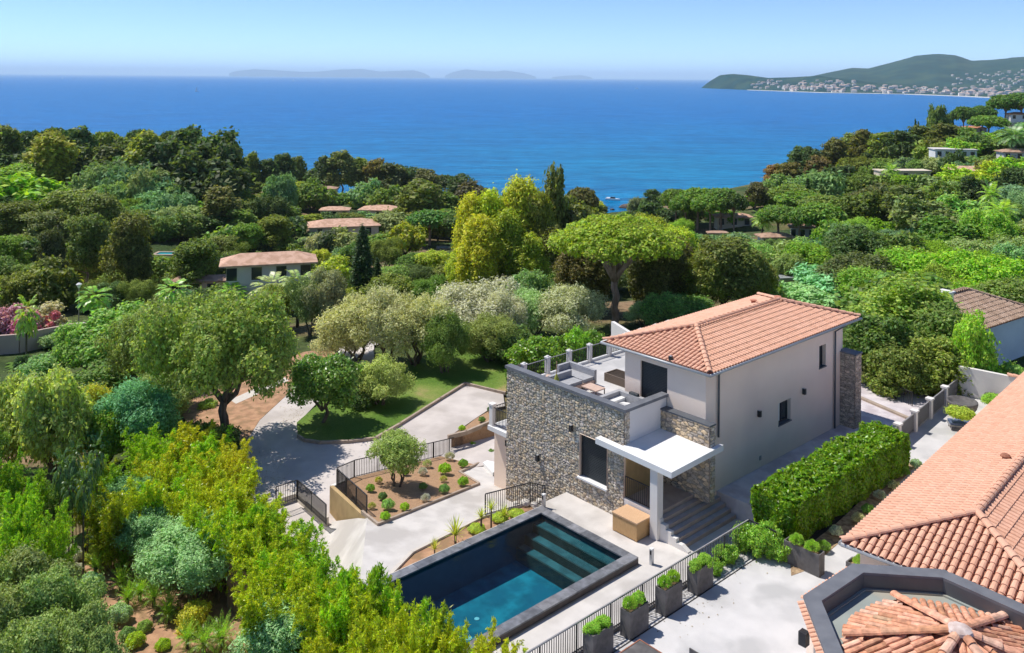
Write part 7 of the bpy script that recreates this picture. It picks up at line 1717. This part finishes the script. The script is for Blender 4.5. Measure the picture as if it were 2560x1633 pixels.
house('low pink-roofed house below the shoreline pines', 648, 478, 70, 30, .5, radians(5), 'wall_lilac', 'roof_brown')
house('small brown-roofed house right of the low pink one', 765, 472, 52, 32, .6, 0, 'wall_cream', 'roof_brown')
house('flat pinkish roof between trees, left of the central pair', 785, 520, 72, 30, .6, radians(4), 'wall_cream', 'roof_pink')
house('pinkish hip-roofed house right of the central pair', 888, 518, 100, 32, .6, radians(-6), 'wall_cream', 'roof_pink')
house('long low pink-roofed house above the two slim cypresses', 810, 572, 170, 50, .5, radians(14), 'wall_cream', 'roof_pink')
house('pink-roofed house seen through the umbrella pine trunks', 1728, 538, 90, 32, .5, 0, 'wall_cream', 'roof_pink', z=None)
house('brown-roofed cottage left of the round tree, the higher one', 1888, 572, 62, 42, .7, radians(-12), 'wall_lilac', 'roof_brown')
house('low brown-roofed cottage beside the palm, the lower one', 1832, 588, 84, 36, .6, radians(6), 'wall_lilac', 'roof_brown')
house('small white house with brown roof high above the cove', 1978, 362, 46, 24, .6, radians(-10), 'plaster_white', 'roof_brown', win=1)
house('white modern flat-roofed house on the far hillside', 2248, 396, 92, 42, .5, radians(-8), 'plaster_white', 'wall_lilac', flat=True, win=5)
house('house with brown roof and white balcony at the right edge', 2400, 392, 80, 40, .6, radians(-6), 'wall_lilac', 'roof_brown', win=3)
house('brown-roofed villa right of the round green dome tree', 2285, 440, 95, 46, .6, radians(-8), 'wall_lilac', 'roof_pink', win=2)
house('white house with orange roof beside the highest umbrella pines', 2398, 284, 44, 36, .7, radians(-6), 'plaster_white', 'roof_orange', win=2)
house('low white flat building left of the twin thin cypresses', 2150, 328, 62, 26, .4, 0, 'plaster_white', 'concrete_white', flat=True, win=0)
house('long white terrace building below the hilltop round tree', 2225, 314, 90, 24, .4, 0, 'wall_cream', 'concrete_white', flat=True, win=0)
house('orange-roofed house half hidden on the far right hillside', 2295, 318, 60, 24, .5, 0, 'wall_cream', 'roof_orange', win=2)
house('cream terrace wall and house among the palms on the hillside', 2130, 432, 120, 28, .3, radians(3), 'wall_cream', 'wall_cream', flat=True, win=3)
house('long low cream wall building right of the brown bushes', 2210, 540, 90, 24, .25, 0, 'wall_cream', 'roof_pink', flat=True, win=1)
house('grey flat roof behind the villa ridge beside the trees', 1872, 672, 80, 12, .6, radians(12), 'wall_lilac', 'zinc_light', flat=True, win=0)
house('flat brown roof among bushes below the cream wall', 1690, 566, 50, 20, .5, 0, 'wall_cream', 'roof_brown', win=0)
# pools
def small_pool(label, u, vb, wpx, Y=None, rot=0):
    p = G(u * IS, vb * IS); w = wpx * IS / F * p.y; f = FR(p.x, p.y, rot); o = thing('swimming_pool', label, 'swimming pool', p, rot)
    mb = MB()
    for q in ((-w / 2 - .6, w / 2 + .6, -.6, 0), (-w / 2 - .6, w / 2 + .6, w * .7, w * .7 + .6), (-w / 2 - .6, -w / 2, 0, w * .7), (w / 2, w / 2 + .6, 0, w * .7)): mb.box(f, *q, p.z - 1.5, p.z + .35)
    build('surround', mb, M['kerb'], o)
    mb = MB(); mb.box(f, -w / 2, w / 2, 0, w * .7, p.z - 1.4, p.z + .2); build('water', mb, M['turquoise'], o)
    KEEP.append((u * IS - wpx * IS / 2, vb * IS - 22, u * IS + wpx * IS / 2, vb * IS + 2, p.y))
M['turquoise'] = surf('turquoise', (.08, .42, .46), (.05, .34, .40), scale=.6, rough=.08, spec=.5)
small_pool('turquoise pool glimpsed between the pines at left', 385, 604, 40); small_pool('small pale blue pool right of the tall eucalyptus', 1043, 588, 22)
# road, wall, lamp, van on the left
drape('road', [(-10, 815), (170, 788), (330, 770), (480, 740), (600, 735), (600, 728), (480, 732), (330, 758), (170, 776), (-10, 800)], M['drive'], 'narrow road behind the pinkish wall', 'structure', z=-8, lift=.05)
wl = [(-20, 838), (45, 832), (100, 822), (175, 806)]
pts_ = []
for u, v in wl:
    p = G(u * IS, v * IS); pts_.append(p)
mb = MB()
for i in range(len(pts_) - 1): mb.bar(pts_[i] + zv * .6, pts_[i + 1] + zv * .6, .3, 2.4)
M['wall_pink'] = surf('wall_pink', (.52, .39, .33), (.46, .345, .29), scale=.5, rough=.9)
tag(build('road_wall', mb, M['wall_pink']), 'pinkish road wall behind the slim palm at left', 'wall')
KEEP.append((0, 785 * IS, 175 * IS, 835 * IS, pts_[0].y))
mb = MB()
wp = [G(u * IS, v * IS) for u, v in ((330, 782), (440, 765), (560, 742), (650, 732))]
for i in range(3): mb.bar(wp[i] + zv * .3, wp[i + 1] + zv * .3, .3, 1.2)
tag(build('low_wall', mb, M['limestone']), 'low pale wall along the road behind the oak', 'wall')
p = G(185 * IS, 775 * IS); lo = thing('street_lamp', 'grey street lamp beside the road at left', 'street lamp', p)
mb = MB(); mb.tube([p, p + zv * 4.3], [.07, .05], 8); build('pole', mb, M['metal_light'], lo)
mb = MB(); mb.lathe(p + zv * 4.3, [(.1, 0), (.26, .35), (.30, .4), (.06, .55)], 8); build('lamp_head', mb, M['concrete_white'], lo)
p = G(12 * IS, 722 * IS); van = thing('parked_van', 'white van parked under the pines at the left edge', 'van', p, radians(35)); f = FR(p.x, p.y, radians(35))
mb = MB(); mb.box(f, -2.2, 1.2, -.95, .95, p.z + .45, p.z + 2.1); mb.prism([tuple(f.w(1.2, -.95)[:2]), tuple(f.w(2.3, -.9)[:2]), tuple(f.w(2.3, .9)[:2]), tuple(f.w(1.2, .95)[:2])], p.z + .45, [p.z + 2.05, p.z + 1.15, p.z + 1.15, p.z + 2.05]); build('body', mb, M['white_boat'], van)
mb = MB(); mb.box(f, -1.6, .9, -.97, -.951, p.z + 1.3, p.z + 1.85); build('window', mb, M['glass_dark'], van)
for a_, b_ in ((-1.5, -.95), (1.5, -.95), (-1.5, .95), (1.5, .95)):
    mb = MB(); c_ = f.w(a_, b_, p.z + .35); mb.tube([c_ - (f.w(0, .1) - f.w(0, 0)), c_ + (f.w(0, .1) - f.w(0, 0))], .35, 12); build('wheel', mb, M['black'], van)
# bougainvillea and flowering shrubs
for u, vt, w, vb, c, lb in [(20, 728, 70, 785, (.55, .10, .16), 'crimson bougainvillea left of the slim palm'), (95, 725, 90, 785, (.62, .16, .12), 'red-orange bougainvillea right of the slim palm'), (60, 745, 60, 792, (.50, .06, .14), 'deep pink bougainvillea below the others by the road'), (125, 740, 40, 786, (.55, .06, .10), 'red bougainvillea at the right end of the row'), (485, 715, 40, 735, (.50, .10, .07), 'small red flowering bush by the low wall'), (360, 735, 40, 756, (.40, .18, .04), 'orange flowering bush by the villa road'), (738, 560, 40, 610, (.55, .20, .12), 'coral-red shrub beside the long pink-roofed house'), (1932, 572, 30, 598, (.60, .16, .32), 'pink flowering shrub beside the round tree'), (1985, 572, 46, 594, (.55, .22, .22), 'long coral shrub right of the pink one'), (1822, 592, 40, 604, (.55, .28, .28), 'pale pink shrub below the low cottage'), (2162, 438, 24, 452, (.6, .18, .3), 'tiny pink shrub below the hillside terrace'), (2192, 436, 26, 450, (.6, .15, .25), 'tiny red shrub right of the tiny pink one'), (965, 528, 34, 560, (.32, .28, .34), 'leafless lilac-grey tree near the eucalyptus')]:
    T('bushM', u, vt, w, vb, c=c, label=lb)
# teal hedge and bright hedges on the right slope
def farhedge(label, pts, h, wd, c, seed):
    lv = Leaves(seed); r_ = lv.r; P0 = None
    g = [G(u * IS, v * IS) for u, v in pts]; c0 = g[0].copy()
    for i in range(len(g) - 1):
        L = (g[i + 1] - g[i]).length; n = int(L / (wd * .35)) + 1
        for k in range(n):
            q = g[i].lerp(g[i + 1], (k + r_.rand()) / n) - c0 + Vector((0, 0, h * .45))
            lv.lobe((q.x, q.y, q.z), (wd * .55, wd * .55, h * .6), 150, .16, .08, .4, .75)
    o = link('hedge', lv.mesh('hedge', M['leaf_soft'])); o.location = c0; o.color = rgba(c); tag(o, label, 'hedge'); return o
farhedge('long teal hedge curving across the right slope', [(1885, 640), (1940, 622), (2000, 612), (2080, 600), (2170, 588)], 3.2, 3.4, (.045, .16, .085), 91)
farhedge('yellow-green hedge row behind the round tree', [(2020, 536), (2060, 532), (2100, 528), (2140, 527)], 3.0, 4.0, (.20, .27, .02), 92)
farhedge('bright green hedge bank at the right edge of the slope', [(2280, 600), (2340, 592), (2408, 580)], 2.5, 4.0, (.09, .20, .05), 93)
farhedge('dark green clipped hedge below the highest umbrella pines', [(2350, 300), (2410, 300)], 2.5, 4, (.03, .09, .02), 94)
farhedge('round-topped clipped hedge right of the long pale villa', [(772, 612), (800, 610), (822, 608)], 2.2, 3.0, (.05, .12, .05), 95)
# ---------------------------------------------------------------- filler woodland between the named trees
SIL = [(-200, 330), (0, 325), (100, 318), (250, 320), (400, 322), (540, 345), (570, 380), (590, 400), (640, 405), (700, 402), (800, 395), (900, 405), (1000, 425), (1100, 448), (1145, 475), (1170, 478), (1200, 455), (1300, 455), (1395, 470), (1412, 500), (1470, 500), (1500, 478), (1560, 460), (1740, 455), (1800, 440), (1815, 410), (1850, 380), (1900, 372), (1960, 345), (2060, 335), (2130, 322), (2200, 312), (2300, 300), (2350, 285), (2500, 280)]
su, sv_ = [a * IS for a, b in SIL], [b * IS for a, b in SIL]
CLR = [(805, 650, 915, 850), (1375, 690, 1505, 850), (0, 760, 420, 850), (690, 780, 1260, 1100), (540, 900, 720, 1100), (1500, 690, 2030, 1000), (1000, 950, 1250, 1200), (180, 590, 470, 640)]
palL = {'L': [DG, OG, OG, MG, MG], 'C': [OG, MG, YG, DG, PG, TG], 'R': [PG, MG, LG, TG, OG, BG, DG]}
for row in range(60):
    vb = 345 * IS + row * 0
    pass
vb = 350 * IS; cnt = 0
while vb < 800 * IS:
    u = -240 + rnd.uniform(0, 40); Yr = None; stepv = 20
    while u < 2800:
        p = G(u, vb)
        if p.y > 600 or p.z < SEA + 1.5: u += 30; continue
        wm = rnd.uniform(5.2, 9.0) if p.y > 170 else rnd.uniform(4.0, 7)
        wp_ = wm * F / p.y; ui, vi = u / IS, vb / IS
        stepv = wp_ * .40
        cu = u; u += wp_ * .80
        if any(a < cu / IS < c and b < vi < d for a, b, c, d in CLR): continue
        h = wm * rnd.uniform(.55, 1.0)
        vt = proj(p.x, p.y, p.z + h)[1]; lim = float(np.interp(cu, su, sv_)) + rnd.uniform(-4, 22)
        if vt < lim:
            h = h - (lim - vt) / F * p.y
            if h < 2.2: continue
            vt = lim
        for K in KEEP:
            if cu + wp_ * .55 > K[0] and cu - wp_ * .55 < K[2] and vb > K[1] and p.y < K[4] + 3:
                h = min(h, (vb - K[3]) / F * p.y * .95)
        if h < 1.4: continue
        if h < 3: wm = min(wm, h * 1.9)
        vt = proj(p.x, p.y, p.z + h)[1]
        side = 'L' if cu < 700 else 'C' if cu < 1700 else 'R'
        c = rnd.choice(palL[side])
        far = p.y > 165
        if p.y > 150 and side != 'R' and vt < 430: key = rnd.choice(['pineF', 'pineG', 'broadG'])
        else: key = rnd.choice(['broadF', 'bushF', 'domeF', 'softF', 'pineG', 'broadG'] if far else ['broadA', 'broadB', 'bushM', 'broadB', 'oliveA'])
        dn = {'pineF': 'pine', 'pineG': 'pine', 'broadG': 'tall leafy tree', 'broadF': 'leafy tree', 'bushF': 'round bush', 'domeF': 'dome-shaped tree', 'softF': 'feathery shrub', 'broadA': 'leafy tree', 'broadB': 'spreading tree', 'bushM': 'round bush', 'oliveA': 'grey olive'}[key]
        cn = {DG: 'dark green', OG: 'olive-green', BR: 'brownish', MG: 'mid-green', YG: 'yellow-green', PG: 'pale green', TG: 'teal-green', LG: 'light green', BG: 'bright green'}[c]
        if c is YG: c = (.12, .15, .02)
        plant(key, (p.x, p.y, p.z), wm * (1.15 if 'bush' in key or 'soft' in key else 1), h, nz(c, .2), desc=cn + ' ' + dn, region=None); cnt += 1
    vb += max(stepv, 11)
print('FILLER', cnt, 'PLANTS', len(REG))
# ---------------------------------------------------------------- far town: small pale buildings
tw = [(mn, MB()) for mn in ('town_white', 'town_pink', 'town_grey')]
M['town_white'] = surf('town_white', (.80, .76, .70), (.66, .60, .54), scale=.05, rough=.9); M['town_pink'] = surf('town_pink', (.72, .62, .54), (.64, .54, .47), scale=.05, rough=.9); M['town_grey'] = surf('town_grey', (.50, .48, .46), (.4, .38, .36), scale=.05, rough=.9); M['town_roof'] = surf('town_roof', (.62, .46, .38), (.54, .38, .30), scale=.05, rough=.9)
bodies = []
for i, mn in enumerate(('town_white', 'town_pink', 'town_grey')):
    mb = MB(); f = FR(0, 0, 0); mb.box(f, -.5, .5, -.4, .4, -.6, 1.0); me = raw('town_wall', mb, M[mn], False)
    mb = MB(); mb.add([(-.53, -.43, 1.0), (.53, -.43, 1.0), (.53, .43, 1.0), (-.53, .43, 1.0), (-.25, 0, 1.22), (.25, 0, 1.22)], [(0, 1, 5, 4), (2, 3, 4, 5), (1, 2, 5), (3, 0, 4), (3, 2, 1, 0)]); rf = raw('town_roof', mb, M['town_roof'], False)
    bodies.append((me, rf))
cape = bpy.data.objects['cape']; hills = bpy.data.objects['hills']
dg = bpy.context.evaluated_depsgraph_get(); dg.update()
def hit(u, v):
    d = Vector(ray(u, v)).normalized(); best = None
    for ob in (cape, hills):
        ok, loc, n_, fi = ob.ray_cast(Vector((0, 0, CH)), d)
        if ok and (best is None or loc.y < best.y): best = loc
    return best
nt_ = 0
for _ in range(4000):
    if nt_ >= 290: break
    z_ = rnd.random()
    if z_ < .52: u = rnd.uniform(1960, 2560); base = np.interp(u, [1868, 2060, 2260, 2480, 2600], [225, 231, 235, 244, 250]); v = base - rnd.uniform(1, 18) * (1 if u > 2000 else .6); sc_ = rnd.uniform(11, 20)
    elif z_ < .80: u = rnd.uniform(2380, 2560); v = rnd.uniform(170, 225) + (2560 - u) * .10; sc_ = rnd.uniform(10, 17)
    else: u = rnd.uniform(1870, 2140); v = rnd.uniform(201, 222); sc_ = rnd.uniform(10, 17)
    q = hit(u, v)
    if q is None or q.z < SEA + 2: continue
    k = rnd.choice((0, 0, 0, 1, 2))
    reg = 'on the cape' if u < 2140 and v < 222 else 'along the seafront' if z_ < .52 else 'on the far hillside'
    h_ = sc_ * rnd.uniform(.35, .6) * (1.4 if reg == 'along the seafront' and rnd.random() < .25 else 1)
    o = link('town_house', bodies[k][0]); o.location = q; o.scale = (sc_ * rnd.uniform(.8, 1.5), sc_, h_); o.rotation_euler = (0, 0, rnd.uniform(-.6, .6))
    rf = link('roof', bodies[k][1], o)
    tag(o, 'tiny %s building %s across the bay' % (('white', 'pinkish', 'grey')[k], reg), 'building', 'tiny %s buildings %s' % (('white', 'pinkish', 'grey')[k], reg)); nt_ += 1
# ---------------------------------------------------------------- boats
def hull(mb, f, L, B, z, h):
    n = 8; lo, hi = [], []
    for i in range(n + 1):
        x = -L / 2 + L * i / n; b = B / 2 * (1 - max(0, (i / n - .45) / .55) ** 2)
        lo.append((x, b * .75)); hi.append((x, b))
    ring_ = [f.w(x, b, z + h) for x, b in hi] + [f.w(x, -b, z + h) for x, b in reversed(hi)]
    rl_ = [f.w(x * .96, b, z - .4) for x, b in lo] + [f.w(x * .96, -b, z - .4) for x, b in reversed(lo)]
    k = len(ring_); mb.add(ring_ + rl_, [tuple(range(k)), tuple(range(2 * k - 1, k - 1, -1))] + [(i, k + i, k + (i + 1) % k, (i + 1) % k) for i in range(k)])
p = P(1533, 501, SEA); f = FR(p.x, p.y, radians(-28)); bt = thing('motorboat', 'white motorboat moored in the cove', 'motorboat', p, f.a)
mb = MB(); hull(mb, f, 7.5, 2.6, SEA, .9); build('hull', mb, M['white_boat'], bt)
mb = MB(); mb.box(f, -1.2, .8, -.8, .8, SEA + .901, SEA + 1.7); build('cabin', mb, M['glass_dark'], bt)
mb = MB(); mb.box(f, -3.4, -1.4, -.95, .95, SEA + .901, SEA + 1.25); build('sun_deck', mb, M['white_boat'], bt)
for (u, v, s_, lb) in ((492, 229, 15, 'nearest sailboat, left of centre on the open sea'), (157, 197, 24, 'far sailboat near the left edge of the sea'), (734, 203, 20, 'distant sailboat below the long island'), (696, 200, 18, 'faint sailboat left of the one below the island')):
    p = P(u, v, SEA); f = FR(p.x, p.y, radians(20)); o = thing('sailboat', lb, 'sailboat', p, f.a, 'sailboats on the open sea')
    mb = MB(); hull(mb, f, s_ * 1.0, s_ * .3, SEA, s_ * .10); build('hull', mb, M['white_boat'], o)
    mb = MB(); a_, b_, c_ = f.w(-s_ * .35, 0, SEA + s_ * .16), f.w(s_ * .05, 0, SEA + s_ * .16), f.w(s_ * .05, 0, SEA + s_ * 1.3); o2 = f.w(0, .12, 0) - f.w(0, 0, 0)
    mb.add([a_, b_, c_, a_ + o2, b_ + o2, c_ + o2], [(0, 1, 2), (5, 4, 3), (0, 3, 4, 1), (1, 4, 5, 2), (2, 5, 3, 0)]); build('sail', mb, M['white_boat'], o)
    mb = MB(); mb.tube([f.w(s_ * .06, 0, SEA), f.w(s_ * .06, 0, SEA + s_ * 1.35)], s_ * .01, 5); build('mast', mb, M['metal_light'], o)
p = P(1592, 222, SEA); f = FR(p.x, p.y, radians(2)); bt = thing('speedboat', 'white speedboat with wake on the open sea left of the cape', 'speedboat', p, f.a)
mb = MB(); hull(mb, f, 22, 6, SEA, 2.2); mb.box(f, -4, 3, -2, 2, SEA + 2.2, SEA + 4); build('hull', mb, M['white_boat'], bt)
mb = MB(); mb.add([f.w(-8, -3, SEA + .1), f.w(-110, -6, SEA + .1), f.w(-110, 6, SEA + .1), f.w(-8, 3, SEA + .1)], [(0, 3, 2, 1)]); o = build('wake', mb, M['white_boat']); tag(o, 'thin white wake behind the speedboat', kind='stuff')
# rocks at the shore
for i in range(34):
    u = rnd.uniform(1855, 1960) if i < 24 else rnd.uniform(1480, 1640); v = np.interp(u, [1855, 1960], [475, 452]) + rnd.uniform(-7, 4) if i < 24 else np.interp(u, [1480, 1560, 1640], [532, 520, 506])
    p = P(u, v, SEA + .2); mb = MB(); r0 = rnd.uniform(.9, 2.6); n = 7
    mb.lathe(p - Vector((0, 0, 1)), [(r0, 0), (r0 * rnd.uniform(.8, 1.1), r0 * .5), (r0 * .6, 1 + r0 * .5), (r0 * .2, 1 + r0 * .65)], n)
    o = build('rock', mb, M['rock']); o.scale = (1.5, 1, 1)
    tag(o, 'dark shore rock at the %s' % ('right side of the cove' if i < 24 else 'edge of the cove below the trees'), 'rock', 'shore rocks at the %s' % ('right side of the cove' if i < 24 else 'foot of the cove'))
# curved ramp wall behind the roof terrace
q = [D(1532, 812, 62), D(1560, 812, 60), D(1600, 838, 58)]
mb = MB(); mb.bar(Vector((q[0].x, q[0].y, .4)), Vector((q[2].x, q[2].y, .4)), .25, 4.6); tag(build('ramp_wall', mb, M['plaster_pale']), 'pale wall rising behind the roof terrace beside the pine trunk', 'wall')
# ================================================================ labels for everything planted
ORD = ['leftmost', 'second from left', 'third from left', 'fourth from left', 'fifth from left', 'sixth from left', 'seventh from left', 'eighth from left', 'ninth from left', 'tenth from left', 'eleventh from left', 'twelfth from left', 'thirteenth from left', 'fourteenth from left', 'fifteenth from left', 'sixteenth from left', 'seventeenth from left', 'eighteenth from left']
def region_of(u, Y):
    if Y > 200:
        if u < 300: return 'in the headland grove, far left'
        if u < 620: return 'in the headland grove, right half'
        if u < 900: return 'on the wooded shore near the low houses'
        if u < 1250: return 'on the shore left of the cove'
        if u < 1500: return 'in front of the cove'
        if u < 1780: return 'right of the moored boat'
        if u < 2020: return 'on the slope above the rocks'
        if u < 2300: return 'on the hillside around the white modern house'
        return 'on the highest part of the right hillside'
    if Y > 120:
        if u < 260: return 'in the left pine belt'
        if u < 560: return 'around the far turquoise pool'
        if u < 820: return 'behind the long pale villa'
        if u < 1120: return 'behind the tall cypress'
        if u < 1400: return 'among the central eucalyptus'
        if u < 1750: return 'behind the giant umbrella pine'
        if u < 2060: return 'around the brown-roofed cottages'
        if u < 2320: return 'on the green slope at right'
        return 'on the slope near the right edge'
    if Y > 75:
        if u < 300: return 'beside the road at left'
        if u < 700: return 'between oak and long villa'
        if u < 1100: return 'behind the olive trees'
        if u < 1500: return 'left of the giant pine trunk'
        if u < 1900: return 'behind the villa roof'
        return 'behind the white house'
    return 'in the garden by the oak' if u < 900 else 'beside the villa'
def cname(c):
    r_, g_, b_ = c[:3]; l = .3 * r_ + .6 * g_ + .1 * b_
    if r_ > g_ * 1.3: return 'reddish'
    if b_ > .5 * g_ and l > .13: return 'silvery'
    if b_ > .42 * g_ and l > .07: return 'blue-green'
    if r_ > g_ * 1.02: return 'brownish' if l < .16 else 'golden'
    if r_ > g_ * .8: return 'olive-green' if l < .12 else 'yellow-green'
    return 'dark green' if l < .055 else 'mid-green' if l < .1 else 'bright green'
KINDNAME_INV = {}
grp = {}
for o, u, v, Y, reg, dsc, wpx, lab in REG:
    if lab: continue
    dsc = dsc or (cname(o.color) + ' ' + KINDNAME_INV.get(o.name.split('.')[0], o.name.split('.')[0].replace('_', ' ')))
    reg = reg or region_of(u, Y)
    grp.setdefault((dsc, reg), []).append((u, o))
for (dsc, reg), L in grp.items():
    L.sort(key=lambda a: a[0])
    for i, (u, o) in enumerate(L):
        if len(L) == 1: o['label'] = '%s %s' % (dsc, reg)
        elif len(L) <= len(ORD): o['label'] = '%s, %s, %s' % (dsc, (ORD[i] if i < len(L) - 1 else 'rightmost'), reg)
        else: o['label'] = '%s %s' % (dsc, reg)
        if len(L) > 1: o['group'] = '%ss %s' % (dsc, reg)
# ================================================================ air
if HAZE > 0:
    m, nt, out = newmat('haze')
    pv_ = nd(nt, 'ShaderNodeVolumePrincipled'); pv_.inputs['Color'].default_value = HAZE_COL + (1,); pv_.inputs['Density'].default_value = HAZE
    pv_.inputs['Anisotropy'].default_value = .0
    nt.links.new(pv_.outputs[0], out.inputs['Volume'])
    mb = MB(); mb.prism([(-92000, -800), (92000, -800), (92000, 94000), (-92000, 94000)], -64, 520)
    tag(build('haze', mb, m), 'thin blue summer haze over sea and far hills', kind='stuff')
